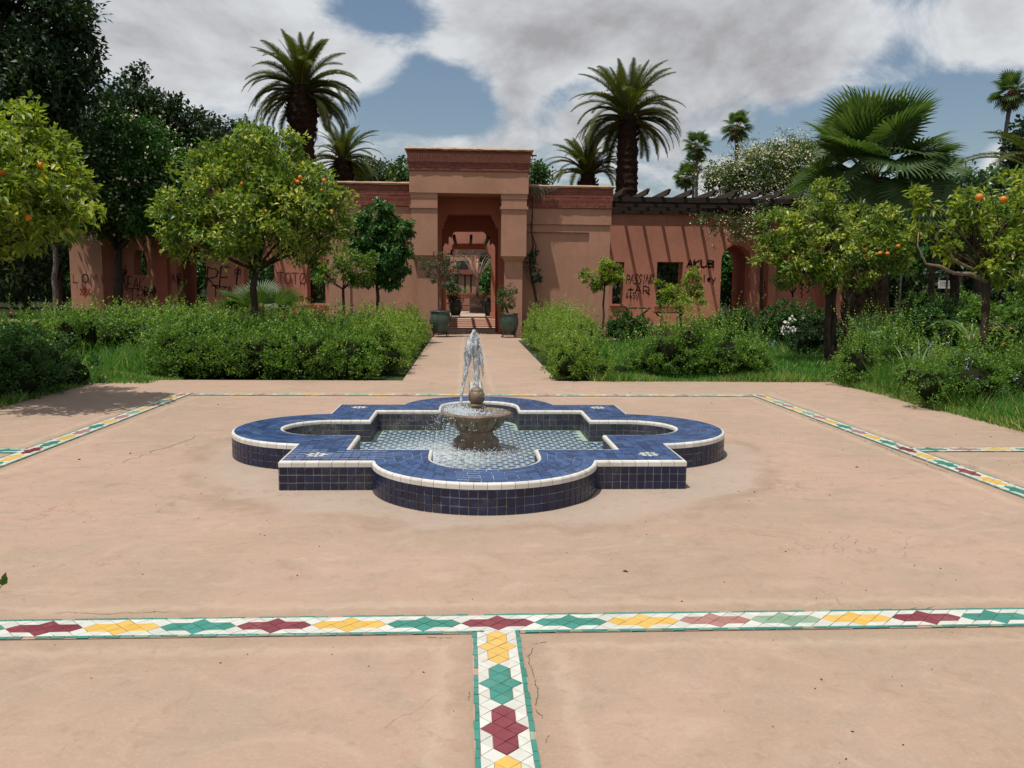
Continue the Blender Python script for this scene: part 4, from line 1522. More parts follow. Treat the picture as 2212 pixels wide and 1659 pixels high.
# ---------------------------------------------------------------- pergolas
def pergola(label, x0, x1, ph=0.0):
    pg = thing('pergola', label, 'pergola', ((x0 + x1) / 2, 29.6, 0))
    o = Vector(pg.location)
    zb_ = XZ(1500, 441, 29.6)[1]
    zt3 = XZ(1500, 427, 29.6)[1]
    hh = zt3 - zb_
    for D_ in (29.6, 30.9, 32.2, 33.395):
        x = x0
        while x < x1 - .01:
            x2 = min(x + 5.2, x1)
            for dz_, dy_ in ((0, 0),):
                MB().box(x - o.x + .006, x2 - o.x, D_ - o.y, D_ - o.y + .10, zb_ + random.uniform(-.02, .0), zt3).build('beam', M['wood'], pg)
            x = x2
    MB().box(x0 - o.x, x1 - o.x, -.06, -.004, zb_ + .05, zt3 - .05).build('fascia', M['wood'], pg)
    x = x0 + .35 + ph
    while x < x1:
        # rafter with a slanting cut at its free end
        pr_ = [(-1.05, zt3 + .17), (-1.05, zt3 + .12), (-.78, zt3 + .004), (4.2, zt3 + .004), (4.2, zt3 + .17)]
        mb_ = MB()
        w_ = .045
        jx = random.uniform(-.03, .03)
        vs_ = [(x + jx - o.x - w_, y_, z_) for y_, z_ in pr_] + [(x + jx - o.x + w_, y_, z_) for y_, z_ in pr_]
        mb_.add(vs_, [(0, 1, 2, 3, 4)[::-1], (5, 6, 7, 8, 9)] + [(i, (i + 1) % 5, (i + 1) % 5 + 5, i + 5) for i in range(5)])
        mb_.build('rafter', M['greywood'], pg)
        x += .77 if x1 > 0 else .77
    for D_ in (30.2, 31.5):
        MB().box(x0 - o.x, x1 - o.x, D_ - o.y, D_ - o.y + .12, zt3 - .09, zt3 - .04).build('lath', M['greywood'], pg)
    return pg


pergola('dark timber pergola over the wall right of the gate', rx1 + .02, rwx1 + .4)
pergola('dark timber pergola over the wall left of the gate, hidden by trees', lwx0 - .2, lx0 - .02)

# ---------------------------------------------------------------- graffiti
FONT = {'A': [[(0, 0), (.5, 1), (1, 0)], [(.2, .4), (.85, .4)]], 'B': [[(0, 0), (0, 1), (.7, .9), (.75, .65), (0, .52), (.8, .4), (.8, .1), (0, 0)]], 'D': [[(0, 0), (0, 1), (.9, .5), (0, 0)]],
        'E': [[(.9, 1), (0, 1), (0, 0), (.9, 0)], [(0, .5), (.7, .5)]], 'G': [[(.9, .8), (.5, 1), (0, .5), (.5, 0), (.9, .3), (.5, .4)]], 'I': [[(.5, 1), (.5, 0)]], 'K': [[(0, 1), (0, 0)], [(.9, 1), (0, .45), (.9, 0)]],
        'L': [[(.1, 1), (0, 0), (.8, .05)]], 'M': [[(0, 0), (.1, 1), (.5, .4), (.9, 1), (1, 0)]], 'N': [[(0, 0), (.05, 1), (.9, 0), (1, 1)]], 'O': [[(.5 + .5 * math.cos(i * .6283), .5 + .5 * math.sin(i * .6283)) for i in range(11)]],
        'P': [[(0, 0), (0, 1), (.9, .8), (.85, .5), (0, .45)]], 'R': [[(0, 0), (0, 1), (.9, .8), (.8, .5), (0, .45), (1, -.1)]], 'S': [[(.9, .9), (.3, 1), (.1, .7), (.8, .4), (.6, 0), (0, .1)]], 'T': [[(-.2, 1), (1.2, 1)], [(.5, 1), (.5, 0)]],
        'U': [[(0, 1), (.05, .15), (.5, 0), (.9, .15), (1, 1)]], 'X': [[(0, 1), (1, 0)], [(1, 1), (0, 0)]], '+': [[(.5, .9), (.5, .1)], [(0, .5), (1, .5)]], '6': [[(.8, 1), (.2, .7), (.1, .2), (.5, 0), (.9, .25), (.5, .5), (.1, .3)]],
        '5': [[(.9, 1), (.2, 1), (.1, .55), (.8, .45), (.7, .05), (.1, 0)]], 'V': [[(0, 1), (.5, 0), (1, 1)]], 'n': [[(0, 0), (0, .6), (.5, .6), (.7, .4), (.7, 0)]], 'l': [[(.3, 1), (.3, 0)]], 'e': [[(.1, .3), (.8, .35), (.5, .6), (.1, .35), (.4, 0), (.8, .1)]],
        'y': [[(0, .6), (.4, .1)], [(.8, .6), (.2, -.4)]], 'a': [[(.7, .6), (.1, .4), (.3, 0), (.7, .2), (.7, .6), (.75, 0)]], 'd': [[(.7, 1), (.7, 0), (.1, .1), (.2, .5), (.7, .4)]], 'i': [[(.4, .6), (.4, 0)], [(.35, .8), (.45, .85)]],
        '0': [[(.5 + .5 * math.cos(i * .6283), .5 + .5 * math.sin(i * .6283)) for i in range(11)], [(.8, .95), (.2, .05)]], '*': [[(0, .25), (.5, 1.05), (1, .25), (0, .25)], [(0, .8), (1, .8), (.5, 0), (0, .8)], [(.4, .5), (.6, .6), (.5, .4), (.4, .5)]],
        '#': [[(.2, 1.1), (.1, -.2)], [(.5, 1), (.45, -.4)], [(.8, 1.1), (.75, -.1)], [(0, .7), (1, .6)], [(.1, .3), (.9, .5), (.3, .1)]], '@': [[(.5 + .45 * math.cos(i * .7), .5 + .45 * math.sin(i * .7)) for i in range(10)], [(.1, .1), (.9, .9)], [(.1, .9), (.9, .1)]],
        'Q': [[(.5 + .4 * math.cos(i * .75), .6 + .7 * math.sin(i * .75)) for i in range(9)], [(.5, .5), (.5, -.4), (.6, -.1)]], 'Z': [[(0, 1), (.9, .9), (.1, .5), (.8, .4), (.2, 0), (.7, -.3), (.4, -.6)]]}


def graffiti(word, px, py, hpx, parent, mat, D=WDp, wd=.035, slant=0.0, asp=.62, adv=1.35, seed=0, arcs=0.0):
    """sprayed word; px,py = lower left corner in the photo, hpx = letter height"""
    r_ = random.Random(hash((word, px)) % 1000 if False else int(px) + seed)
    x0, z0 = XZ(px, py, D)
    h = hpx / F_PX * D
    o = Vector(parent.location)
    mb_ = MB()
    cx_ = 0.0
    for ch in word:
        if ch == ' ':
            cx_ += .6 * h
            continue
        w_ = h * asp * r_.uniform(.85, 1.15)
        for st2 in FONT[ch]:
            pts = []
            for i in range(len(st2) - 1):
                for s in range(3):
                    f = s / 3
                    pts.append((st2[i][0] + (st2[i + 1][0] - st2[i][0]) * f, st2[i][1] + (st2[i + 1][1] - st2[i][1]) * f))
            pts.append(st2[-1])
            q = []
            for a, b in pts:
                a += r_.uniform(-.03, .03)
                b += r_.uniform(-.03, .03)
                q.append(Vector((x0 + cx_ + a * w_ + b * slant * h, D - .006, z0 + b * h + math.sin(cx_ * 1.1) * arcs)))
            for i in range(len(q) - 1):
                if r_.random() < .10:
                    dl_ = r_.uniform(.08, .3)
                    mb_.add([q[i] + Vector((-.006, 0, 0)) - o, q[i] + Vector((.006, 0, 0)) - o, q[i] + Vector((.004, 0, -dl_)) - o, q[i] + Vector((-.004, 0, -dl_)) - o], [(0, 3, 2, 1)])
                d_ = (q[i + 1] - q[i])
                if d_.length < 1e-5:
                    continue
                d_.normalize()
                n_ = Vector((-d_.z, 0, d_.x)) * (wd * .72 / 2 * r_.uniform(.45, 1.35))
                e_ = d_ * wd * .35
                mb_.add([q[i] - e_ + n_ - o, q[i + 1] + e_ + n_ - o, q[i + 1] + e_ - n_ - o, q[i] - e_ - n_ - o], [(0, 3, 2, 1)])
        cx_ += w_ * adv
    return mb_.build('graffiti', mat, parent)


K_ = M['black']
graffiti('PASSING', 1352, 613, 20, rw, K_, asp=.38, adv=1.12, wd=.04, slant=.15)
graffiti('+AR', 1356, 634, 17, rw, K_, asp=.75, wd=.05)
graffiti('V', 1396, 635, 9, rw, K_, asp=.9, wd=.04)
graffiti('665', 1352, 644, 12, rw, K_, asp=.5, wd=.03)
graffiti('V', 1374, 649, 14, rw, K_, asp=.35, wd=.03)
graffiti('AKUB', 1484, 577, 15, rw, K_, asp=.85, adv=1.25, wd=.08, slant=.1)
graffiti('Stanley'.replace('St', 'S').replace('s', 'S'), 1484, 608, 14, rw, K_, asp=.6, adv=1.2, wd=.065) if False else graffiti('S anley', 1484, 608, 14, rw, K_, asp=.6, adv=1.2, wd=.065)
graffiti('AR', 1500, 645, 12, rw, K_, asp=.5, wd=.03)
graffiti('RAD', 1650, 630, 22, rw, K_, asp=.4, adv=1.4, wd=.035)
graffiti('Q', 1703, 630, 26, rw, K_, asp=.7, wd=.07)
graffiti('A', 1725, 622, 20, rw, K_, asp=.8, wd=.06)
graffiti('ZS', 1728, 632, 18, rw, K_, asp=.5, wd=.045)
graffiti('ALA', 1746, 622, 22, rw, K_, asp=.35, adv=1.2, wd=.03)
graffiti('TOTO', 603, 608, 21, lw, K_, asp=.52, adv=1.3, wd=.035) if False else graffiti('TOT0', 601, 613, 23, lw, K_, asp=.55, adv=1.22, wd=.035)
graffiti('TDS', 602, 634, 18, lw, M['whitepaint'], asp=.6, adv=1.3, wd=.03)
graffiti('J06'.replace('J', 'U'), 635, 650, 10, lw, K_, asp=.9, adv=1.4, wd=.035)
graffiti('RE1', 445, 620, 42, lw, K_, asp=.5, wd=.05) if False else graffiti('REI', 446, 620, 42, lw, K_, asp=.52, adv=1.12, wd=.065, slant=.12)
graffiti('@', 506, 594, 14, lw, K_, asp=1.0, wd=.035)
graffiti('TXA', 460, 640, 22, lw, K_, asp=.55, adv=1.2, wd=.05)
graffiti('SKINEAK', 224, 628, 30, lw, K_, asp=.36, adv=1.15, wd=.045, slant=.1)
graffiti('TR', 280, 650, 26, lw, K_, asp=.5, wd=.04)
graffiti('#', 262, 600, 24, lw, K_, asp=.6, wd=.045)
graffiti('RAMI', 313, 640, 20, lw, K_, asp=.4, adv=1.15, wd=.06)
graffiti('A#', 370, 610, 18, lw, K_, asp=.5, wd=.04)
graffiti('LOMi', 158, 610, 17, lp_, M['brownpaint'], D=32.4, asp=.8, adv=1.25, wd=.04)
graffiti('*', 174, 640, 18, lp_, M['redpaint'], D=32.4, asp=1.0, wd=.045)

# ================================================================ things about the gate and the court
def potted(label, px, D, s, crownf, leafmat):
    p = W(px, 700, D)
    root = thing('potted_tree', label, 'potted tree', (p.x, D, 0))
    z0 = .13 * s
    MB().lathe([(0, z0), (.20 * s, z0), (.23 * s, z0 + .02), (.30 * s, z0 + .16 * s), (.36 * s, z0 + .34 * s), (.375 * s, z0 + .46 * s), (.355 * s, z0 + .60 * s), (.33 * s, z0 + .70 * s), (.335 * s, z0 + .72 * s), (.36 * s, z0 + .735 * s), (.36 * s, z0 + .77 * s), (.335 * s, z0 + .785 * s), (.30 * s, z0 + .77 * s), (.29 * s, z0 + .70 * s), (0, z0 + .70 * s)], 36, wob=lambda i, a, z: 1 + .008 * math.sin(5 * a + z * 9)).build('pot', M['pot'], root, True)
    fr = thing('pot_stand', None, None)
    fr.parent = root
    rgn = [(.29 * s * math.cos(a * .2618), .29 * s * math.sin(a * .2618), z0 - .01) for a in range(25)]
    MB().tube(rgn, .012, 5).build('ring', M['iron'], fr, True)
    for k in range(4):
        a = math.pi / 4 + k * math.pi / 2
        c_, s_ = math.cos(a), math.sin(a)
        pts = [(.40, .44), (.43, .38), (.41, .30), (.36, .22), (.31, .12), (.31, .05), (.34, .015), (.38, .02), (.39, .05)]
        MB().tube([(c_ * r_ * s, s_ * r_ * s, z_ * s) for r_, z_ in pts], .013, 5).build('leg', M['iron'], fr, True)
    return root


def soft_leaves(P, Nn, L, asp, jit, up, rg, droop=0.25, fold=0.25):
    """two-triangle folded leaves; P base points, Nn outward directions"""
    n = len(P)
    d = Nn * (1 - jit) + rg.normal(size=(n, 3)) * jit + np.array([0, 0, up])
    d /= np.linalg.norm(d, axis=1, keepdims=True) + 1e-9
    r_ = rg.normal(size=(n, 3)) * .6 + np.array([0, 0, 1.0])
    s = np.cross(d, r_)
    s /= np.linalg.norm(s, axis=1, keepdims=True) + 1e-9
    nn_ = np.cross(s, d)
    L = (L * rg.uniform(.65, 1.25, n))[:, None]
    w_ = L * asp * rg.uniform(.8, 1.2, n)[:, None] * .5
    mid = P + d * L * .48 + nn_ * w_ * fold
    V = np.empty((n, 4, 3))
    V[:, 0] = P
    V[:, 1] = mid + s * w_
    V[:, 2] = P + d * L - nn_ * L * droop * .4 * rg.uniform(0, 1, n)[:, None] - np.array([0, 0, 1]) * L * droop * rg.uniform(0, 1, n)[:, None]
    V[:, 3] = mid - s * w_
    T = np.array([[0, 1, 2], [0, 2, 3]])
    F = (np.arange(n) * 4)[:, None, None] + T[None]
    return V.reshape(-1, 3), F.reshape(-1, 3)


def clumps(blobs, density, rg, sub=.26, flat=1.0, inner=.25, flip=False):
    """centres of leaf clumps over the shells of blobs (x,y,z,r[,rz])"""
    C_, R_, Nn = [], [], []
    for b in blobs:
        x, y, z, r_ = b[:4]
        rz = b[4] if len(b) > 4 else r_
        k = max(5, int(4 * math.pi * r_ * (r_ + rz) / 2 * density))
        d = rg.normal(size=(k, 3))
        d /= np.linalg.norm(d, axis=1, keepdims=True)
        rad = 1 - np.abs(rg.normal(size=k)) * inner
        rad = np.clip(rad * rg.uniform(.85, 1.12, k), .15, 1.2)
        c_ = d * rad[:, None] * np.array([r_, r_, rz]) + np.array([x, y, z])
        C_.append(c_)
        Nn.append(d)
        R_.append(np.full(k, sub * min(1, .6 + r_ * .4)) * rg.uniform(.6, 1.3, k))
    return np.concatenate(C_), np.concatenate(Nn), np.concatenate(R_)


def foliage(name, blobs, mat, parent, per, L, asp=.5, density=6, sub=.26, seed=1, jit=.55, up=.25, inner=.22, droop=.3, loc=None, low=None, gap=0.0, hi=0.0):
    rg = np.random.default_rng(seed)
    C_, Nn, R_ = clumps(blobs, density, rg, sub, inner=inner)
    if low is not None:
        k = C_[:, 2] > low
        C_, Nn, R_ = C_[k], Nn[k], R_[k]
    if gap > 0:      # drop the clumps that fall into holes of a coarse noise, so the sky shows through
        keep = np.array([mn.noise(Vector(c_ * (.9 / max(sub * 3, .2))) + Vector((seed, 0, 0))) > -0.35 + gap - .35 for c_ in C_])
        C_, Nn, R_ = C_[keep], Nn[keep], R_[keep]
    m_ = len(C_)
    idx = np.repeat(np.arange(m_), per)
    n = len(idx)
    off = rg.normal(size=(n, 3))
    off /= np.linalg.norm(off, axis=1, keepdims=True)
    off *= (rg.uniform(0, 1, n) ** .45)[:, None]
    P = C_[idx] + off * R_[idx][:, None] * np.array([1, 1, .75])
    nr = off * .6 + Nn[idx] * .5
    V, F = soft_leaves(P, nr, L, asp, jit, up, rg, droop)
    base = rg.uniform(0, 1, m_)[idx]
    rnd = np.clip(base * .45 + rg.uniform(0, 1, n) * .55 + hi, 0, 1)
    if low is not None:
        pass
    return P, V, F, rnd


def add_foliage(name, parts, mat, parent, kind=None):
    V = np.concatenate([p[0] + 0 for p in parts])
    off = 0
    Fs = []
    for p in parts:
        Fs.append(p[1] + off)
        off += len(p[0])
    F = np.concatenate(Fs)
    rnd = np.repeat(np.concatenate([p[2] for p in parts]), 4)
    pl = np.array(parent.location) if parent is not None else np.zeros(3)
    me = tri_mesh(name, V - pl, F, rnd)
    return link(name, me, mat, parent, None, kind)


def limb(mb_, a, b, r0, r1, seed, sag=.12, n=6):
    r_ = random.Random(seed)
    a, b = Vector(a), Vector(b)
    L = (b - a).length
    pts, rads = [], []
    j1 = Vector((r_.uniform(-1, 1), r_.uniform(-1, 1), r_.uniform(-.3, .8))) * L * sag
    for i in range(n + 1):
        f = i / n
        p = a.lerp(b, f) + j1 * math.sin(f * math.pi) + Vector((r_.uniform(-1, 1), r_.uniform(-1, 1), 0)) * L * .015 * (0 < i < n)
        pts.append(p)
        rads.append(r0 + (r1 - r0) * f)
    mb_.tube(pts, rads, 7)
    return pts


def px_blobs(lst, D, rg_seed=0, dy=.75, flat=1.0):
    """blobs given as photo places and pixel radii at depth D; spread a little in depth"""
    r_ = random.Random(rg_seed)
    out = []
    for b in lst:
        px, py, rp = b[:3]
        dd = b[3] if len(b) > 3 else r_.uniform(-1, 1) * dy
        p = W(px, py, D + dd)
        rr_ = rp / F_PX * (D + dd)
        out.append((p.x, p.y, p.z, rr_, rr_ * flat))
    return out


def tree(name, label, base, blobs, mat, per=26, L=.085, asp=.5, density=7, sub=.24, trunk_r=.07, fork=None, seed=1, bark=None, group=None, cat='tree', trunks=None, gap=0.0, jit=.55, up=.2, extra=None, inner=.22, nbr=1.0, hi=0.0):
    root = thing(name, label, cat, base, group)
    o = Vector(base)
    P, V, F, rnd = foliage('crown', blobs, mat, root, per, L, asp, density, sub, seed, jit, up, inner, gap=gap, hi=hi)
    parts = [(V, F, rnd)]
    if extra:
        parts += extra
    add_foliage('crown', parts, mat, root)
    mb_ = MB()
    fk = Vector(fork) if fork is not None else o + Vector((0, 0, 1.2))
    r_ = random.Random(seed)
    if trunks is None:
        limb(mb_, o + Vector((0, 0, -.1)) - o, fk - o, trunk_r * 1.15, trunk_r * .85, seed, .04)
        heads = [(fk, trunk_r * .75)]
    else:
        heads = []
        for i, (bx_, tx) in enumerate(trunks):
            limb(mb_, Vector(bx_) - o, Vector(tx) - o, trunk_r, trunk_r * .75, seed + i, .05)
            heads.append((Vector(tx), trunk_r * .7))
    mb_.build('trunk', bark or M['bark'], root, True)
    mb2 = MB()
    for i, b in enumerate(blobs):
        c_ = Vector(b[:3])
        hd, hr = min(heads, key=lambda h_: (h_[0] - c_).length)
        pts = limb(mb2, hd - o, c_ - o, hr * (.6 if len(blobs) > 3 else .9), hr * .22, seed * 31 + i, .13)
        for k in range(int(4 * nbr)):
            d = Vector((r_.gauss(0, 1), r_.gauss(0, 1), r_.gauss(.2, .8))).normalized() * b[3] * r_.uniform(.6, .95)
            limb(mb2, pts[r_.choice([3, 4, 5, 6])], c_ - o + d, hr * .2, hr * .06, seed * 77 + i * 9 + k, .15, 4)
    if mb2.v:
        mb2.build('branches', bark or M['bark'], root, True)
    return root


def oranges(root, spots, r_=.042):
    for px, py, D in spots:
        p = W(px, py, D) - Vector(root.location)
        MB().lathe([(.0, -r_), (r_ * .5, -r_ * .86), (r_ * .87, -r_ * .5), (r_, 0), (r_ * .87, r_ * .5), (r_ * .5, r_ * .84), (0.004, r_ * .93)], 12, c=tuple(p)).build('orange', M['orange'], root, True)


# pots either side of the gate
pa = potted('tall slender potted tree in a green pot left of the gate passage', 951, 27.5, .94, None, None)
bl = px_blobs([(925, 575, 16), (950, 565, 20), (975, 590, 20), (940, 595, 16), (905, 565, 9), (985, 572, 10), (960, 612, 8)], 27.5, 3, .25)
P, V, F, rnd = foliage('crown', bl, M['l_mid'], pa, 16, .075, .4, 26, .12, 3, .6, .1)
add_foliage('crown', [(V, F, rnd)], M['l_olive'], pa)
mb_ = MB()
o = Vector(pa.location)
fk = W(950, 618, 27.5) - o
limb(mb_, Vector((0.02, 0, .80)), fk, .035, .022, 3, .02)
for b in bl[:6]:
    limb(mb_, fk, Vector(b[:3]) - o, .016, .006, int(b[3] * 1000), .1)
mb_.build('trunk', M['palebark'], pa, True)
pb = potted('short bushy potted shrub in a green pot right of the gate passage', 1099, 27.5, .86, None, None)
bl = px_blobs([(1090, 645, 20), (1100, 630, 17), (1083, 628, 13), (1106, 655, 13), (1088, 665, 10)], 27.5, 4, .15)
P, V, F, rnd = foliage('crown', bl, M['l_mid'], pb, 18, .06, .5, 30, .12, 4, .6, .1)
add_foliage('crown', [(V, F, rnd)], M['l_mid'], pb)
mb_ = MB()
o = Vector(pb.location)
limb(mb_, Vector((0, 0, .74)), W(1092, 660, 27.5) - o, .025, .015, 9, .04)
limb(mb_, Vector((0, 0, .74)), W(1082, 640, 27.5) - o, .02, .012, 8, .04)
mb_.build('trunk', M['bark'], pb, True)

# dark potted plants further inside
for i, (px, lab) in enumerate(((984, 'dark potted plant inside the passage on the left side'), (1058, 'dark potted plant inside the passage on the right side'))):
    r0 = potted(lab, px, 38.6 if i == 0 else 38.4, .8, None, None)
    r0.location.z = TZ
    bl = px_blobs([(px, 640, 17), (px - 3, 655, 15), (px + 2, 670 - 8, 13)], 38.5, 5 + i, .2)
    P, V, F, rnd = foliage('crown', bl, M['l_dark'], r0, 14, .12, .4, 14, .2, 5 + i)
    add_foliage('crown', [(V, F, rnd)], M['l_dark'], r0)

# trellis tree in the court, with tub and bench
tc = W(1031, 660, 46)
tt_ = thing('trellis_umbrella', 'metal pipe trellis shaped like an umbrella rising from a brown tub', 'trellis', (tc.x, 46, TZ))
MB().tube([(0, 0, .9), (0, 0, 1.8), (0.02, 0, 2.9)], [.085, .075, .06], 10).build('post', M['metal'], tt_, True)
for k in range(12):
    a = k * math.pi / 6 + .1
    c_, s_ = math.cos(a), math.sin(a)
    MB().tube([(c_ * .05, s_ * .05, 1.75), (c_ * .3, s_ * .3, 2.25), (c_ * .75, s_ * .75, 2.85), (c_ * 1.35, s_ * 1.35, 3.25)], .022, 5).build('rib', M['metal'], tt_, True)
mb_ = MB()
rr = random.Random(5)
for k in range(12):
    z_ = 3.05 + k * .055
    r_ = 1.5 - k * .03
    mb_.tube([(math.cos(a * .35) * r_ * rr.uniform(.9, 1.05), math.sin(a * .35) * r_, z_ + rr.uniform(-.04, .04)) for a in range(19)], .015, 4)
for k in range(70):
    x, y = rr.uniform(-1.5, 1.5), rr.uniform(-1.2, 1.2)
    mb_.tube([(x, y, 3.1 + rr.uniform(0, .6)), (x + rr.uniform(.3, 1.0), y + rr.uniform(-.5, .5), 3.1 + rr.uniform(0, .6))], .012, 4)
mb_.build('mesh_canopy', M['greywood'], tt_, kind='stuff')
tb = thing('planter_tub', 'round brown slatted tub round the foot of the trellis', 'planter', (tc.x, 45.99, TZ))
MB().lathe([(0, 0), (.42, 0), (.42, .9), (.36, .9), (.36, .8), (0, .8)], 24).build('tub', M['tub'], tb)
for k in range(7):
    MB().lathe([(.423, .32 + k * .07), (.438, .32 + k * .07), (.438, .355 + k * .07), (.423, .355 + k * .07)], 24).build('slat', M['metal'], tb)
bn = thing('court_bench', 'thin curved bench in front of the brown tub in the court', 'bench', (tc.x - .35, 44.6, TZ))
MB().box(-.95, .95, -.2, .2, .40, .45).build('seat', M['greywood'], bn)
for s in (-.7, .7):
    MB().box(s - .03, s + .03, -.15, .15, 0, .398).build('leg', M['iron'], bn)
cw = thing('court_wall', 'low pink wall closing the court behind the trellis tub', 'wall', (0, 50, TZ))
zc = XZ(1000, 633, 50)[1] - TZ
MB().box(-6, 6.5, 0, .35, 0, zc - .09).build('wall', M['wing'], cw)
MB().box(-6.05, 6.55, -.05, .4, zc - .088, zc).build('coping', M['arch'], cw)

# the house across the court
hs = thing('far_house', 'pink two storey house with columns seen through the gate', 'house', (0, 66, 0))
h0, h1 = XZ(950, 560, 66), XZ(1150, 560, 66)
flr = XZ(1000, 599, 66)[1]
MB().box(h0[0] - 4, XZ(1036, 500, 66)[0], 0, 8, flr, 9.0).build('wall', M['wing'], hs)
MB().box(h0[0] - 4, XZ(1036, 500, 66)[0] - .3, 2.5, 8, 0, flr - .002).build('ground_floor_wall', M['gate'], hs)
for px, py, w_, h_ in ((1000, 576, 1.5, 1.9), (962, 560, 1.3, 1.5), (962, 532, 1.3, 1.3), (1000, 530, 1.3, 1.3)):
    x_, z_ = XZ(px, py, 66)
    wn = thing('window', None, None)
    wn.parent = hs
    MB().box(x_ - w_ / 2, x_ + w_ / 2, -.06, -.003, z_ - h_ / 2, z_ + h_ / 2).build('frame', M['cap'], wn)
    MB().box(x_ - w_ / 2 + .3, x_ + w_ / 2 - .3, -.12, -.063, z_ - h_ / 2 + .25, z_ + h_ / 2 - .5).build('pane', M['glass'], wn)
for px in (998, 1011, 1024):
    x_ = XZ(px, 620, 64)[0]
    MB().box(x_ - .28, x_ + .28, -1.5, -1.0, 0, flr + .2).build('column', M['gate'], hs)
MB().box(h0[0] - 4, XZ(1036, 500, 66)[0], -1.7, 0, flr + .2, flr + .55).build('balcony_slab', M['arch'], hs)

# benches on the terrace
def slab_bench(label, px0, px1, py, D=31.0):
    a, b = XZ(px0, py, D), XZ(px1, py, D)
    bb = thing('slab_bench', label, 'bench', ((a[0] + b[0]) / 2, D, TZ))
    w_ = (b[0] - a[0]) / 2
    z_ = a[1] - TZ
    MB().box(-w_, w_, -.22, .22, z_ - .05, z_).build('seat', M['greywood'], bb)
    for s in (-1, 1):
        x_ = s * (w_ - .25)
        MB().tube([(x_ + .2 * s, 0, z_ - .05), (x_ + .12 * s, 0, z_ - .14), (x_, 0, z_ - .22), (x_, 0, 0)], .03, 6).build('leg', M['iron'], bb, True)
slab_bench('thin slab bench under the right wall beside the gate block', 1350, 1404, 664)
slab_bench('lower slab bench on the right terrace behind the small yellow tree', 1414, 1478, 673, 30.8)
slab_bench('thin slab bench under the left wall behind the fan palm', 590, 662, 661)
# low white barrier seen through the left arch
sb = thing('white_board', 'small white board standing behind the left archway', 'sign', (XZ(433, 620, 44)[0], 44, 0))
z_a, z_b = XZ(433, 641, 44)[1], XZ(433, 613, 44)[1]
MB().box(-.58, .58, 0, .05, z_a, z_b).build('panel', M['sign'], sb)
for s in (-.4, .4):
    MB().box(s - .04, s + .04, .052, .1, 0, z_b - .1).build('post', M['iron'], sb)

# vine on the wall right of the gate
vi = thing('climbing_vine', 'old vine climbing the corner between gate and right block', 'vine', (XZ(1160, 690, BD - .15)[0], BD - .15, 0))
o = Vector(vi.location)
mb_ = MB()
vp = [(1178, 690), (1160, 655), (1153, 620), (1146, 590), (1144, 560), (1152, 530), (1148, 500), (1150, 470), (1150, 430), (1152, 405)]
mb_.tube([W(x, y, BD - .1) - o for x, y in vp], [.055, .05, .045, .04, .035, .03, .025, .02, .018, .012], 7)
mb_.tube([W(x, y, BD - .1) - o for x, y in [(1146, 590), (1156, 560), (1158, 530), (1149, 505), (1146, 480)]], [.02, .02, .018, .014, .01], 6)
mb_.tube([W(x, y, BD - .1) - o for x, y in [(1153, 620), (1140, 600), (1136, 580)]], .01, 6)
mb_.build('stem', M['bark'], vi, True)
bl = px_blobs([(1146, 575, 13, 0), (1160, 590, 13, 0), (1142, 560, 9, 0), (1165, 605, 8, 0), (1152, 548, 7, 0)], BD - .3, 2, .0)
P, V, F, rnd = foliage('leaves', bl, M['l_dark'], vi, 10, .12, .6, 12, .14, 21)
P2, V2, F2, r2 = foliage('leaves', px_blobs([(1178, 690, 14, 0), (1195, 680, 9, 0), (1170, 684, 10, 0)], BD - .5, 2, 0), M['l_dark'], vi, 10, .14, .35, 12, .15, 22)
add_foliage('leaves', [(V, F, rnd), (V2, F2, r2)], M['l_dark'], vi)
mb_ = MB()      # dry twigs hanging over the block's cornice
rr = random.Random(4)
for i in range(150):
    x, y = rr.uniform(1145, 1195), 402 + abs(rr.gauss(0, 3))
    L_ = rr.uniform(8, 34) * max(.3, 1 - abs(x - 1160) / 50)
    pts = [W(x, y, BD - .12 - rr.uniform(0, .1)) - o]
    for k in range(4):
        x += rr.uniform(-5, 5)
        y += L_ / 4
        pts.append(W(x, y, BD - .14 - rr.uniform(0, .12)) - o)
    mb_.tube(pts, .005, 3, False)
mb_.build('dry_twigs', M['palebark'], vi, kind='stuff')

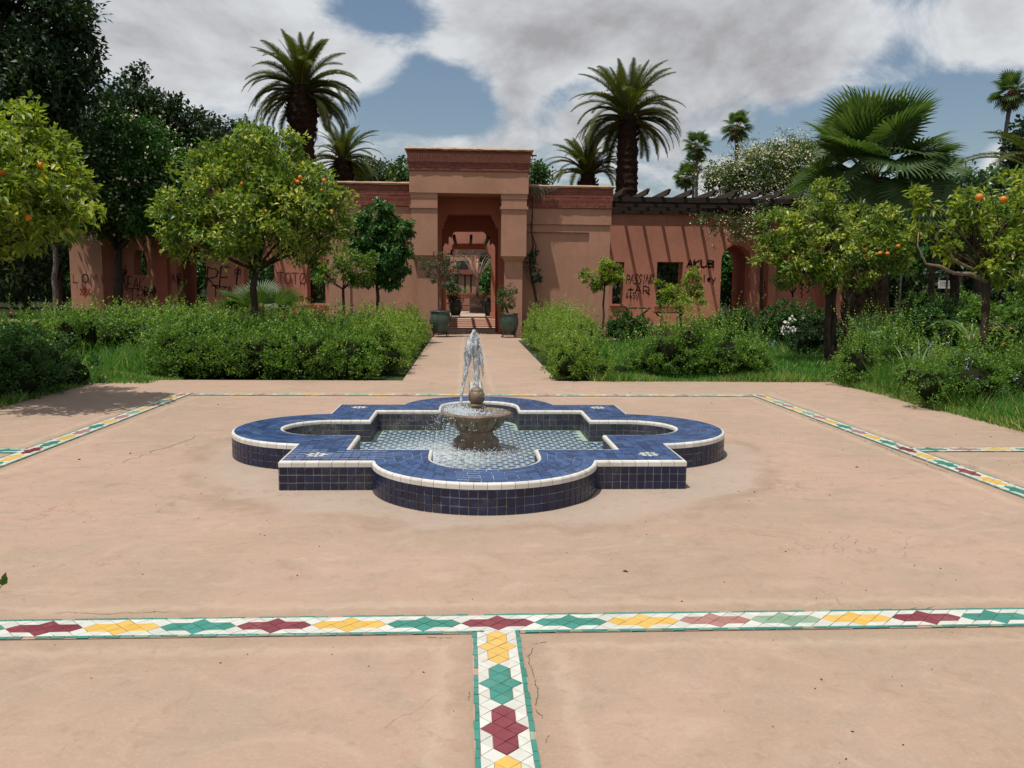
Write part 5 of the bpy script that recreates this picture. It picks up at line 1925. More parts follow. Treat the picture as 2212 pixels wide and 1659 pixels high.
# ================================================================ palms
def frond_mesh(name, L, lift, droop, seed, leaf=.42, nleaf=46, mat=None):
    """pinnate frond along +X from the origin; lift = start angle, droop = how far it bends down"""
    rg = np.random.default_rng(seed)
    n = 14
    pts = []
    x = z = 0.0
    for i in range(n + 1):
        pts.append((x, z))
        a = lift - droop * (i / n) ** 1.3
        x += math.cos(a) * L / n
        z += math.sin(a) * L / n
    pts = np.array(pts)
    V, F = [], []
    for i in range(n):      # rachis as a thin three-sided strip
        w_ = .028 * (1 - i / n) + .006
        w2 = .028 * (1 - (i + 1) / n) + .006
        k = len(V)
        for (px_, pz_), ww in ((pts[i], w_), (pts[i + 1], w2)):
            V += [(px_, -ww, pz_), (px_, ww, pz_), (px_, 0, pz_ - ww * 1.3)]
        F += [(k, k + 3, k + 4), (k, k + 4, k + 1), (k + 1, k + 4, k + 5), (k + 1, k + 5, k + 2), (k + 2, k + 5, k + 3), (k + 2, k + 3, k)]
    nr = len(V)
    for s in (-1, 1):
        for i in range(nleaf):
            f = .10 + .90 * i / nleaf
            q = f * n
            a = min(int(q), n - 1)
            p = pts[a] + (pts[a + 1] - pts[a]) * (q - a)
            t_ = (pts[a + 1] - pts[a])
            t_ = t_ / np.linalg.norm(t_)
            prof = math.sin(math.pi * min(1, .18 + f * .80)) ** .6
            ll = leaf * prof * rg.uniform(.85, 1.1)
            fwd_ = .55 + f * .45 + rg.uniform(-.1, .1)
            up_ = .42 - f * .2 + rg.uniform(-.12, .12)
            d = np.array([t_[0] * fwd_ - t_[1] * up_, s * 1.0, t_[1] * fwd_ + t_[0] * up_])
            d /= np.linalg.norm(d)
            w_ = .015 + .007 * prof
            b0 = np.array([p[0], 0, p[1]])
            side = np.array([t_[0], 0, t_[1]]) * w_
            mid = b0 + d * ll * .55 + np.array([0, 0, -.02 * ll])
            tip = b0 + d * ll + np.array([0, 0, -.20 * ll])
            k = len(V)
            V += [b0 - side, b0 + side, mid + side * .8, mid - side * .8, tip]
            F += [(k, k + 1, k + 2), (k, k + 2, k + 3), (k + 3, k + 2, k + 4)]
    rnd = np.clip(rg.uniform(0, .75, len(V)), 0, 1)
    rnd[:nr] = 1.0
    me = tri_mesh(name, np.array(V, dtype=float), np.array(F), rnd)
    me.materials.append(mat or M['palm'])
    return me


FR = {}
for i, (lift, droop) in enumerate(((1.42, .6), (1.15, 1.15), (.85, 1.65), (.50, 1.85), (.15, 1.65), (-.25, 1.25), (-.75, .8))):
    FR[i] = [frond_mesh('frond', 3.3, lift, droop, 30 + i * 3 + k  , .50, 84) for k in range(2)]


def date_palm(label, px, py, D, scale, trunk_w, base_z=-.1, seed=1, nf=96, bulge=True, thick=1.0, low=7):
    c = W(px, py, D)
    root = thing('date_palm', label, 'palm tree', (c.x, D, base_z), 'date palms behind the building')
    H_ = c.z - base_z
    r_ = random.Random(seed)
    prof = []
    n_ = int(H_ / .16)
    for i in range(n_ + 1):
        z = H_ * i / n_
        f = z / H_
        w_ = trunk_w * (1.0 + .12 * math.sin(f * 9 + seed))
        if bulge and f > .80:
            w_ *= 1.0 + .55 * math.exp(-((f - .90) / .07) ** 2)
        prof.append((w_ * (1 + (.05 if i % 2 else -.045)) * r_.uniform(.96, 1.04), z))
    prof.append((trunk_w * .35, H_ + .25))
    ph = r_.uniform(0, 6)
    MB().lathe(prof, 30, wob=lambda i, a, z: 1 + .06 * math.sin(a * 9 + i * 1.7 + ph) + .035 * math.sin(a * 17 - i * 2.1)).build('trunk', M['palmbark'], root)
    mb_ = MB()     # cut leaf bases
    for i in range(190):
        f = r_.uniform(.35, .97)
        a = r_.uniform(0, 6.283)
        z = H_ * f
        w_ = trunk_w * (1.02 + (.45 * math.exp(-((f - .90) / .08) ** 2) if bulge else 0))
        p = Vector((math.cos(a) * w_, math.sin(a) * w_, z))
        d = Vector((math.cos(a) * .6, math.sin(a) * .6, .8))
        mb_.tube([p - d * .05, p + d * r_.uniform(.07, .16)], [.05, .03], 4)
    mb_.build('cut_leaf_bases', M['palmbark'], root, kind='stuff')
    for i in range(nf):
        f = i / nf
        tier = min(low - 1, int((f ** .85) * low))
        me = r_.choice(FR[tier])
        o = link('frond', me, None, root)
        az = (i * 2.39996 + r_.uniform(-.25, .25)) % (2 * math.pi)
        if tier >= 3 and abs(az - 1.5 * math.pi) < .75:      # the hanging fronds part before the trunk
            az += .85 if az > 1.5 * math.pi else -.85
        s = scale * r_.uniform(.88, 1.08) * (.82 if tier == 0 else 1) * (.88 if tier == 5 else 1) * (.7 if tier == 6 else 1)
        o.location = (math.cos(az) * trunk_w * .3, math.sin(az) * trunk_w * .3, H_ + .1 - tier * .08 * scale)
        o.rotation_euler = (r_.uniform(-.25, .25), r_.uniform(-.12, .12), az)
        o.scale = (s, s, s)
    return root


date_palm('tall date palm with a thick dark trunk and bulge, left of the gate', 652, 192, 40, .88, .50, seed=3, low=6, nf=76)
date_palm('tall date palm with a straight dark trunk above the right pergola', 1357, 252, 40, .88, .44, seed=8, bulge=False, low=6, nf=76)
date_palm('small date palm with orange fruit stalks just left of the gatehouse', 740, 345, 46, .72, .34, seed=5, nf=50, low=6)
date_palm('small date palm showing over the right wall block beside the tall one', 1270, 378, 42, .70, .34, seed=9, nf=56, low=4)
# part of a date palm reaching in at the right edge
date_palm('date palm mostly outside the right edge with one arching frond in view', 2275, 400, 24, .85, .4, seed=12, nf=20, low=4)


def fan_mesh(name, rad, seg, spread, seed, pet=1.0, mat=None, wid=1.0, cup=.25, drp=.3, bend=0.0):
    """palmate leaf: petiole along +X, blade of pleated segments at its end"""
    rg = np.random.default_rng(seed)
    V, F, Rn = [], [], []

    def add(v, f, r_):
        k = len(V)
        V.extend(v)
        F.extend([(a + k, b + k, c_ + k) for a, b, c_ in f])
        Rn.extend([r_] * len(v))
    w_ = .018
    add([(0, -w_ * 1.6, 0), (0, w_ * 1.6, 0), (pet, w_, -.02), (pet, -w_, -.02), (0, 0, -.03), (pet, 0, -.045)], [(0, 2, 1), (0, 3, 2), (1, 2, 5), (1, 5, 4), (4, 5, 3), (4, 3, 0)], .95)
    for i in range(seg):
        a = -spread + 2 * spread * (i + .5) / seg
        da = spread / seg * 1.02
        L = rad * (1 - .30 * (abs(a) / spread) ** 2) * rg.uniform(.93, 1.04)
        c0 = np.array([pet, 0, -.02])
        up_ = cup * (abs(math.sin(a))) + .02

        def pt(ang, r_, z):
            q_ = np.array([math.cos(ang) * r_, math.sin(ang) * r_, z + up_ * r_ * .5 - drp * (r_ / rad) ** 2 * rad * .5])
            return c0 + np.array([q_[0] * math.cos(bend) + q_[2] * math.sin(bend), q_[1], q_[2] * math.cos(bend) - q_[0] * math.sin(bend)])
        fr = .58
        r0 = L * fr
        ridge = .022 * rad
        tip = pt(a, L, -drp * rad * .25 * rg.uniform(.3, 1.6))
        add([c0, pt(a - da, r0, 0), pt(a, r0, ridge), pt(a + da, r0, 0), tip, pt(a - da * .45, L * .82, -.01), pt(a + da * .45, L * .82, -.01)],
            [(0, 1, 2), (0, 2, 3), (1, 5, 2), (2, 5, 6), (2, 6, 3), (5, 4, 6)], rg.uniform(.1, .7))
    me = tri_mesh(name, np.array(V, dtype=float), np.array(F), np.array(Rn))
    me.materials.append(mat or M['fan'])
    return me


FAN = [fan_mesh('leaf', 1.25, 40, 2.2, 60 + k, 1.3, cup=.35, drp=.25, bend=b_) for k, b_ in enumerate((0, .15, .3, .7, 1.0, 1.3))]
FANS = [fan_mesh('leaf', .95, 22, 2.3, 70 + k, .9, cup=.3, drp=.6, wid=1.2) for k in range(3)]


def fan_palm(name, label, base, top, tr, nleaf, meshes, scale, lifts, seed, trunkmat, group=None, thatch=0.0, rings=True, prefs=None):
    root = thing(name, label, 'palm tree', base, group)
    o = Vector(base)
    T = Vector(top) - o
    r_ = random.Random(seed)
    mb_ = MB()
    n_ = max(6, int(T.length / .25))
    pts = [Vector((T.x * (i / n_) ** 1.4, T.y * (i / n_) ** 1.4, T.z * i / n_)) for i in range(n_ + 1)]
    mb_.tube(pts, [tr * (1.25 - .35 * i / n_) * (1 + (.05 if i % 2 else -.04) * rings) for i in range(n_ + 1)], 14)
    mb_.build('trunk', trunkmat, root)
    if thatch:
        mb_ = MB()
        for i in range(90):
            a = r_.uniform(0, 6.283)
            z = T.z - r_.uniform(0, thatch)
            rr_ = tr * r_.uniform(1.0, 2.2)
            p = Vector((T.x + math.cos(a) * tr, T.y + math.sin(a) * tr, z))
            mb_.tube([p, p + Vector((math.cos(a) * rr_, math.sin(a) * rr_, -.15 * scale)), p + Vector((math.cos(a) * rr_ * 1.1, math.sin(a) * rr_ * 1.1, -.7 * scale))], [.04, .09 * scale, .02], 4)
        mb_.build('dead_leaf_skirt', M['thatch'], root, kind='stuff')
    for i in range(nleaf):
        f = (i + .5) / nleaf
        if prefs and i < len(prefs):
            az, lift, s = prefs[i]
            s *= scale
        else:
            az = i * 2.39996 + r_.uniform(-.3, .3)
            lift = lifts[0] + (lifts[1] - lifts[0]) * f + r_.uniform(-.15, .15)
            s = scale * r_.uniform(.85, 1.1)
        l_ = link('leaf', meshes[min(len(meshes) - 1, max(0, int(f * len(meshes) + r_.uniform(-1, 1))))] if len(meshes) > 4 else r_.choice(meshes), None, root)
        l_.location = T + Vector((0, 0, -.35 * f * scale))
        l_.rotation_euler = (r_.uniform(-.5, .5), -lift, az)
        l_.scale = (s, s, s)
    return root


# the big fan palm on the right
b_ = W(1862, 700, 21)
t_ = W(1890, 385, 21)
bigfan = fan_palm('fan_palm', 'broad fan palm with a stout trunk behind the right orange tree', (b_.x, 21, -.05), (t_.x, 21, t_.z), .40, 60, FAN, .95, (1.30, -.80), 4, M['boot'], rings=False)
mb_ = MB()
rr = random.Random(3)
o = Vector(bigfan.location)
for i in range(420):
    z = .2 + (i / 420) * 3.4
    a = i * 2.4 + rr.uniform(-.2, .2)
    rad_ = .42 + .06 * (z > 2.2)
    p = Vector((math.cos(a) * rad_, math.sin(a) * rad_, z))
    d = Vector((math.cos(a) * .45, math.sin(a) * .45, 1)).normalized()
    sd = Vector((-math.sin(a), math.cos(a), 0))
    w_ = rr.uniform(.06, .09)
    L_ = rr.uniform(.16, .26)
    e = Vector((math.cos(a), math.sin(a), 0)) * .035
    mb_.add([p - sd * w_, p + sd * w_, p + d * L_ + sd * w_ * .5 + e, p + d * L_ - sd * w_ * .5 + e, p + d * L_ * .4 + e * 1.8], [(0, 1, 4), (1, 2, 4), (2, 3, 4), (3, 0, 4)])
mb_.build('leaf_bases', M['boot'], bigfan, kind='stuff')
# slender palms on the skyline
for px, py, D, s, tr, lab, sd in ((1593, 272, 75, .88, .17, 'lone tall fan palm on the skyline right of the big date palm', 1), (1507, 314, 80, .88, .15, 'slim fan palm on the skyline, tallest of the close trio', 2),
                                  (1499, 352, 88, .82, .15, 'slim fan palm half hidden behind the tallest of the skyline trio', 3), (1482, 380, 84, .82, .15, 'short fan palm on the skyline, lowest of the trio', 4),
                                  (2186, 195, 58, .85, .15, 'very tall leaning fan palm near the right edge of the sky', 5)):
    t_ = W(px, py, D)
    lean = -.9 if px > 2000 else .1
    fan_palm('skyline_palm', lab, (t_.x + lean, D, -.1), (t_.x, D, t_.z), tr, 26, FANS, s, (1.4, -.9), sd, M['greytrunk'], 'slender fan palms on the skyline', .9 * s)
# low fan palms
b_ = W(560, 668, 21)
fan_palm('young_fan_palm', 'young pale fan palm in front of the left wall windows', (b_.x, 21, 0), (b_.x, 21, 1.1), .14, 9, [fan_mesh('leaf', 1.05, 30, 1.5, 90 + k, .55, M['fan'], cup=.2, drp=.12) for k in range(3)], .78, (.9, .0), 6, M['boot'],
         prefs=[(2.9, .35, 1), (3.3, .1, .95), (.1, .4, 1), (-.3, .15, .9), (1.7, .9, .9), (2.3, .8, .9), (-1.5, .9, .8), (.9, .7, .85), (-2.6, .5, .9)])
b_ = W(1868, 690, 19.2)
fan_palm('young_fan_palm', 'small silvery fan palm at the foot of the stout palm trunk', (b_.x, 19.2, 0), (b_.x, 19.2, .5), .08, 7, [fan_mesh('leaf', .62, 22, 1.3, 95 + k, .35, M['paleblade'], cup=.2, drp=.3) for k in range(2)], .95, (1.3, .2), 9, M['boot'])

# ================================================================ orange trees
def pxtree(name, label, basepx, Dt, forkpx, lst, mat, **kw):
    b = W(basepx, 700, Dt)
    f = W(forkpx[0], forkpx[1], Dt)
    return tree(name, label, (b.x, Dt, -.02), px_blobs(lst, Dt, kw.get('seed', 1), kw.pop('dy', .7)), mat, fork=f, **kw)


t1 = tree('orange_tree', 'nearest orange tree leaning in from the left edge with bright yellow-green leaves', (-8.0, 11.3, -.02),
          px_blobs([(15, 320, 95, 0), (85, 395, 95, .2), (150, 430, 55, -.2), (60, 455, 75, -.3), (-90, 300, 120, .3), (-60, 440, 120, -.2), (100, 330, 50, .2), (-200, 380, 130, 0), (0, 420, 110, .8), (-40, 380, 120, -.8), (45, 275, 40, 0), (150, 480, 32, 0)], 11.3, 1),
          M['l_yorange'], per=30, L=.12, asp=.42, density=10, sub=.22, trunk_r=.09, fork=(-7.9, 11.3, 1.5), seed=31, group='orange trees in the beds', cat='orange tree', jit=.6, up=.1)
oranges(t1, [(89, 358, 10.6), (5, 372, 10.5), (60, 470, 10.6)], .045)
t2 = pxtree('orange_tree', 'large round orange tree with dark trunk in the left hedge bed', 556, 17, (553, 585),
            [(395, 470, 60, -.3), (455, 400, 80, 0), (545, 345, 70, 0), (610, 375, 75, 0), (665, 425, 72, 0), (700, 490, 55, -.2), (590, 470, 95, -.6), (490, 490, 75, -.6), (410, 520, 45, 0), (660, 515, 55, .3), (555, 300, 28, 0), (440, 330, 28, .2), (630, 310, 30, 0), (560, 420, 100, .8), (355, 450, 24, 0), (725, 440, 36, 0), (735, 490, 26, 0)],
            M['l_orange'], hi=.1, per=36, L=.112, asp=.46, density=9, sub=.22, trunk_r=.075, seed=32, group='orange trees in the beds', cat='orange tree', gap=.05, nbr=.4)
oranges(t2, [(648, 383, 16.2), (636, 390, 16.4), (643, 393, 16.35), (700, 390, 16.35), (694, 412, 16.5), (575, 457, 16.2), (471, 415, 16.35), (523, 397, 16.5), (716, 457, 16.4), (680, 461, 16.5), (662, 436, 16.5)], .042)
br = W(1803, 680, 18.2)
b2 = W(1778, 690, 18.2)
t3 = tree('orange_tree', 'broad orange tree on two dark stems in front of the right wall end', (br.x, 18.2, -.02),
          px_blobs([(1690, 500, 55, 0), (1750, 455, 60, 0), (1790, 430, 42, 0), (1730, 560, 55, -.3), (1800, 530, 75, -.5), (1870, 500, 60, 0), (1920, 520, 55, .1), (1860, 575, 55, .1), (1660, 540, 35, 0), (1700, 600, 30, 0), (1945, 560, 35, .2), (1790, 590, 40, 0), (1905, 470, 30, 0)], 18.2, 3),
          M['l_orange'], hi=.14, per=36, L=.105, asp=.45, density=10, sub=.2, trunk_r=.085, seed=33, group='orange trees in the beds', cat='orange tree', gap=.15,
          trunks=[((br.x - .1, 18.2, -.05), tuple(W(1788, 590, 18.2))), ((br.x + .12, 18.2, -.05), tuple(W(1850, 585, 18.0))), ((br.x, 18.25, -.05), tuple(W(1803, 600, 18.3)))])
oranges(t3, [(1901, 547, 17.2), (1917, 548, 17.2), (1875, 555, 17.2), (1940, 532, 17.4), (1868, 540, 17.2)], .045)
b4 = W(2133, 740, 12.0)
t4 = tree('orange_tree', 'open orange tree at the right edge with one long bare branch to the left', (b4.x, 12.0, -.02),
          px_blobs([(2175, 470, 70, 0), (2225, 430, 90, .3), (2110, 440, 42, 0), (2150, 530, 55, -.2), (2210, 540, 70, -.2), (2050, 500, 38, -.1), (2090, 480, 34, .1), (2080, 445, 26, 0), (2000, 450, 20, 0), (1985, 490, 22, 0), (2030, 535, 16, 0), (2190, 600, 35, .1), (2270, 500, 90, .2), (2060, 545, 12, 0), (1980, 420, 10, 0)], 12.0, 4),
          M['l_yorange'], per=20, L=.12, asp=.42, density=8.0, sub=.17, trunk_r=.06, fork=W(2133, 590, 12.0), seed=34, group='orange trees in the beds', cat='orange tree', jit=.6, up=.15, gap=.2)
oranges(t4, [(2115, 426, 11.5), (2167, 431, 11.65)], .052)
mb_ = MB()
o = Vector(t4.location)
mb_.tube([W(x, y, 12.0 - d) - o for x, y, d in [(2133, 610, 0), (2095, 592, .1), (2060, 590, .15), (2030, 575, .2), (2000, 570, .2), (1982, 530, .2), (1985, 490, .1)]], [.036, .032, .027, .021, .015, .010, .005], 8)
mb_.tube([W(x, y, 12.0 - d) - o for x, y, d in [(2125, 588, 0), (2085, 575, .1), (2060, 560, .15), (2045, 530, .2)]], [.026, .023, .018, .01], 8)
mb_.tube([W(x, y, 12.0 + d) - o for x, y, d in [(2133, 600, 0), (2150, 570, .1), (2190, 545, .2)]], [.045, .035, .02], 8)
mb_.build('long_branch', M['metal'] if False else M['palebark'], t4, True)
pxtree('orange_tree', 'small lollipop orange tree on a thin dark stem before the right block', 1300, 24.5, (1306, 615), [(1318, 590, 24), (1298, 605, 22), (1310, 572, 14), (1268, 595, 16), (1332, 600, 12), (1285, 618, 10)], M['l_yorange'], per=30, L=.09, asp=.48, density=24, sub=.14, trunk_r=.03, seed=35, dy=.2, group='orange trees in the beds', cat='orange tree', nbr=.5)
pxtree('orange_tree', 'small sparse yellow-green orange tree in front of the barred window', 1478, 22.5, (1470, 650), [(1455, 640, 26), (1490, 618, 26), (1505, 640, 20), (1440, 630, 16), (1500, 590, 12), (1430, 650, 12), (1478, 655, 18), (1425, 612, 6), (1520, 655, 10)], M['l_yorange'], per=22, L=.10, asp=.42, density=20, sub=.14, trunk_r=.035, seed=36, dy=.3, group='orange trees in the beds', cat='orange tree')
pxtree('orange_tree', 'small open-crowned orange tree left of the dark leafy tree', 741, 21, (741, 625), [(770, 575, 38), (745, 560, 30), (785, 590, 25), (712, 598, 16), (700, 582, 8), (760, 605, 18), (795, 560, 18), (690, 600, 8)], M['l_orange'], per=28, L=.09, asp=.48, density=15, sub=.15, trunk_r=.04, seed=37, dy=.3, group='orange trees in the beds', cat='orange tree')
pxtree('broadleaf_tree', 'dense dark green tree with drooping leaves left of the gate', 812, 24, (814, 620), [(815, 480, 42), (790, 510, 40), (845, 515, 42), (820, 555, 48), (850, 570, 34), (865, 500, 24), (800, 590, 25), (825, 455, 18), (838, 600, 22), (872, 545, 16), (770, 480, 18)], M['l_deep'], per=40, L=.12, asp=.52, density=12, sub=.2, trunk_r=.055, seed=38, dy=.3, jit=.5, up=-.4)

# ================================================================ the larger trees
def bigtree(label, base, lst, D, mat, per, L, dens, sub, seed, tr, fork, dy=1.5, **kw):
    return tree(kw.pop('name', 'shade_tree'), label, base, px_blobs(lst, D, seed, dy), mat, per=per, L=L, density=dens, sub=sub, trunk_r=tr, fork=fork, seed=seed, group=kw.pop('group', None), **kw)


D_ = 27
bigtree('towering dark tree filling the top left corner', (W(-40, 600, D_).x, D_, -.1),
        [(20, 60, 110), (110, 40, 80), (60, 150, 110), (150, 120, 60), (-60, 120, 150), (20, 230, 100), (110, 220, 70), (170, 190, 42), (-80, 260, 140), (60, 290, 80), (120, -40, 70), (0, -60, 120), (190, 160, 26), (140, 60, 55)], D_, M['l_dark'], 30, .21, 4.2, .42, 41, .35, (W(-30, 400, D_)), gap=.42)
D_ = 33.5
bigtree('dark upright-branched tree rising behind the white-flowered shrub', (W(300, 600, D_).x, D_ + 3, -.1),
        [(200, 280, 70), (260, 250, 60), (285, 190, 26), (300, 160, 17), (320, 205, 14), (250, 220, 30), (225, 205, 12), (340, 260, 55), (380, 250, 26), (378, 225, 10), (405, 290, 50), (440, 280, 30), (430, 255, 14), (300, 330, 110), (420, 350, 75), (180, 360, 80), (480, 330, 45), (470, 290, 18), (230, 410, 100), (370, 425, 85), (150, 435, 80), (60, 440, 85)], D_, M['l_dark'], 26, .20, 4.6, .40, 42, .25, W(300, 430, D_ + 2), dy=2.3, hi=.1)
D_ = 31.5
bigtree('round dark tree showing over the left wall', (W(500, 600, D_ + 4).x, D_ + 4, -.1), [(470, 300, 40), (520, 310, 45), (560, 330, 40), (500, 360, 60), (610, 360, 40)], D_ + 4, M['l_dark'], 26, .2, 5, .4, 43, .2, W(500, 450, D_ + 4))
# the white-flowered climber
D_ = 31
fl = px_blobs([(250, 330, 85), (330, 340, 70), (170, 320, 60), (300, 400, 90), (200, 415, 85), (370, 380, 50), (340, 440, 65), (235, 450, 62), (150, 450, 58), (280, 290, 45), (300, 470, 45)], D_, 7, 1.5)
b_ = W(255, 640, D_)
ft = tree('flowering_tree', 'dense dark shrub tree dotted with white flower clusters at left', (b_.x, D_, -.05), fl, M['l_deep'], per=34, L=.15, asp=.5, density=5, sub=.38, trunk_r=.16, fork=W(255, 540, D_), seed=44)


def flowers(name, blobs, mat, parent, n, L, per, seed, spread=.10, low=None):
    rg = np.random.default_rng(seed)
    C_, Nn, R_ = clumps(blobs, 6, rg, .2, inner=.04)
    k = rg.permutation(len(C_))[:n]
    C_, Nn = C_[k] + Nn[k] * .12, Nn[k]
    idx = np.repeat(np.arange(len(C_)), per)
    P = C_[idx] + rg.normal(size=(len(idx), 3)) * spread
    V, F = soft_leaves(P, Nn[idx], L, .9, .8, .3, rg, .1)
    pl = np.array(parent.location)
    return link(name, tri_mesh(name, V - pl, F, rg.uniform(0, 1, len(V))), mat, parent, None, 'stuff')


flowers('blossom', fl, M['cream'], ft, 420, .10, 6, 5, .16)

# things beyond the building
for lab, lst, D_, mt_, sd in (
        ('grey-green tree showing left of the gatehouse top', [(790, 375, 30), (830, 385, 28), (770, 385, 25), (810, 400, 35), (850, 392, 20)], 50, 'l_olive', 51),
        ('rounded green tree touching the left side of the gatehouse top', [(866, 362, 17), (880, 375, 20), (850, 375, 12), (870, 395, 22)], 47, 'l_mid', 52),
        ('green tree touching the right side of the gatehouse top', [(1155, 370, 18), (1165, 385, 22), (1140, 385, 25), (1180, 392, 14)], 46, 'l_mid', 53),
        ('dark tree filling the view behind the right archway', [(1580, 600, 55), (1520, 590, 50), (1640, 590, 60), (1590, 540, 50), (1440, 600, 60), (1700, 560, 60), (1460, 560, 45)], 42, 'l_deep', 54),
        ('dark tree behind the barred windows of the right wall', [(1330, 600, 60), (1390, 590, 60), (1270, 600, 50), (1350, 560, 50), (1760, 590, 60)], 41, 'l_dark', 55),
        ('dark tree behind the left archway', [(420, 590, 60), (470, 580, 55), (360, 580, 60), (300, 560, 60), (520, 590, 60)], 44, 'l_deep', 56),
        ('dark tree behind the windows of the left wall', [(590, 590, 60), (650, 590, 60), (710, 600, 50), (240, 560, 60), (620, 560, 50)], 41, 'l_deep', 57),
        ('dark tree at the right side of the court behind the trellis', [(1075, 590, 30), (1060, 630, 28), (1085, 640, 30), (1090, 560, 30), (1065, 600, 22), (1100, 610, 30)], 60, 'l_deep', 58),
        ('grey-green bush below the far house columns', [(975, 622, 14), (965, 612, 12), (958, 640, 14)], 58, 'l_olive', 59)):
    b_ = W(lst[0][0], 640, D_)
    tree('garden_tree', lab, (b_.x, D_, -.1), px_blobs(lst, D_, sd, 1.0), M[mt_], per=22, L=.28, asp=.5, density=3.6, sub=.5, trunk_r=.14, fork=W(lst[0][0], 620, D_), seed=sd, group='trees beyond the building')

# the white-cream climber over the right pergola
D_ = 32
cl = px_blobs([(1560, 385, 38), (1600, 375, 40), (1640, 370, 45), (1690, 365, 50), (1740, 370, 55), (1580, 400, 30), (1630, 340, 25), (1670, 330, 22), (1720, 330, 30), (1760, 340, 30), (1540, 395, 20), (1700, 400, 45)], D_, 8, .7)
b_ = W(1645, 640, 33.3)
cm = tree('flowering_climber', 'cream-flowered climber heaped over the right pergola', (b_.x, 33.2, -.05), cl, M['l_white'], per=36, L=.10, asp=.6, density=8, sub=.30, trunk_r=.07, fork=W(1650, 420, 33.2), seed=61)
flowers('blossom', cl, M['cream'], cm, 330, .07, 20, 6, .18)
hg = px_blobs([(1510, 475, 14), (1560, 480, 22), (1600, 490, 26), (1545, 500, 12), (1640, 480, 28), (1590, 470, 18), (1525, 468, 12), (1650, 455, 20)], 29.4, 9, .15)
P, V, F, rnd = foliage('h', hg, M['l_white'], cm, 12, .07, .6, 16, .14, 62, .7, -.3)
tw = []
rr = random.Random(14)
for i in range(14):      # loose shoots against the sky
    x, y = rr.uniform(1560, 1760), rr.uniform(300, 345)
    tw.append([W(x + k * rr.uniform(-3, 4), y - k * rr.uniform(2, 7), D_) for k in range(6)])
rg = np.random.default_rng(3)
PP = np.array([tuple(p) for t_ in tw for p in t_ for _ in range(5)]) + rg.normal(size=(len(tw) * 30, 3)) * .07
V2, F2 = soft_leaves(PP, rg.normal(size=PP.shape), .07, .5, .6, .2, rg)
add_foliage('hanging_leaves', [(V, F, rnd), (V2, F2, rg.uniform(0, .6, len(PP)))], M['l_mid'], cm)
mb_ = MB()
o = Vector(cm.location)
for t_ in tw:
    mb_.tube([p - o for p in t_], .008, 3)
mb_.build('shoots', M['bark'], cm, kind='stuff')
flowers('blossom', hg, M['cream'], cm, 110, .05, 10, 8, .09)

# the dark wood on the right and its parts
for lab, lst, D_, mt_, sd, fk in (
        ('dark tree at the right edge reaching up beside the leaning palm', [(2215, 290, 36), (2225, 330, 45), (2200, 310, 22), (2240, 380, 60), (2205, 355, 30)], 40, 'l_dark', 71, (2230, 480)),
        ('brownish leafy tree low behind the open orange tree', [(2110, 400, 35), (2150, 395, 30), (2080, 410, 30), (2170, 420, 40), (2060, 440, 40)], 36, 'l_mid', 72, (2120, 520)),
        ('small conical tree behind the fan palm leaves', [(2085, 375, 14), (2080, 390, 18), (2090, 405, 22), (2070, 420, 30)], 38, 'l_mid', 73, (2080, 520)),
        ('dark green tree behind the open orange tree', [(2040, 470, 60), (2100, 480, 60), (2000, 520, 50), (2150, 500, 60), (2080, 540, 50), (2190, 540, 60), (2220, 470, 50), (1990, 450, 45)], 27, 'l_deep', 74, (2060, 590)),
        ('dark tree under the stout palm head', [(1900, 470, 50), (1950, 480, 50), (1850, 460, 50), (1800, 440, 40), (1960, 530, 45), (1760, 400, 30)], 28, 'l_dark', 75, (1900, 580)),
        ('shadowy tree in the wood at right', [(1950, 575, 40), (2010, 590, 45), (2080, 595, 45), (2150, 600, 50), (2220, 600, 60), (1900, 590, 40)], 40, 'l_dark', 76, (2010, 640)),
        ('far shadowy tree closing the wood at right', [(1880, 560, 60), (1960, 560, 70), (2060, 570, 70), (2160, 560, 80), (2260, 570, 80), (1980, 620, 30), (2100, 622, 30), (2200, 622, 30)], 55, 'l_dark', 77, (2040, 630)),
        ('far shadowy tree closing the wood at left', [(-20, 560, 80), (60, 570, 70), (130, 580, 60), (-60, 500, 80), (80, 500, 70), (40, 630, 25), (110, 630, 20)], 58, 'l_dark', 78, (60, 630)),
        ('spreading dark tree behind the left end pillar, shading the ground', [(40, 520, 90), (130, 500, 80), (-60, 520, 100), (200, 480, 60), (90, 450, 80), (10, 440, 90)], 41, 'l_dark', 80, (130, 600)),
        ('shaggy grey-green tree in the shade at the left edge', [(60, 590, 40), (20, 580, 45), (110, 600, 30), (-30, 560, 60), (140, 560, 40)], 45, 'l_mid', 79, (60, 630))):
    b_ = W(fk[0], 650, D_)
    tree('wood_tree', lab, (b_.x, D_, -.1), px_blobs(lst, D_, sd, 1.5), M[mt_], per=16, L=.30, asp=.5, density=3.2, sub=.5, trunk_r=.16, fork=W(fk[0], fk[1], D_), seed=sd, group='trees of the surrounding wood')
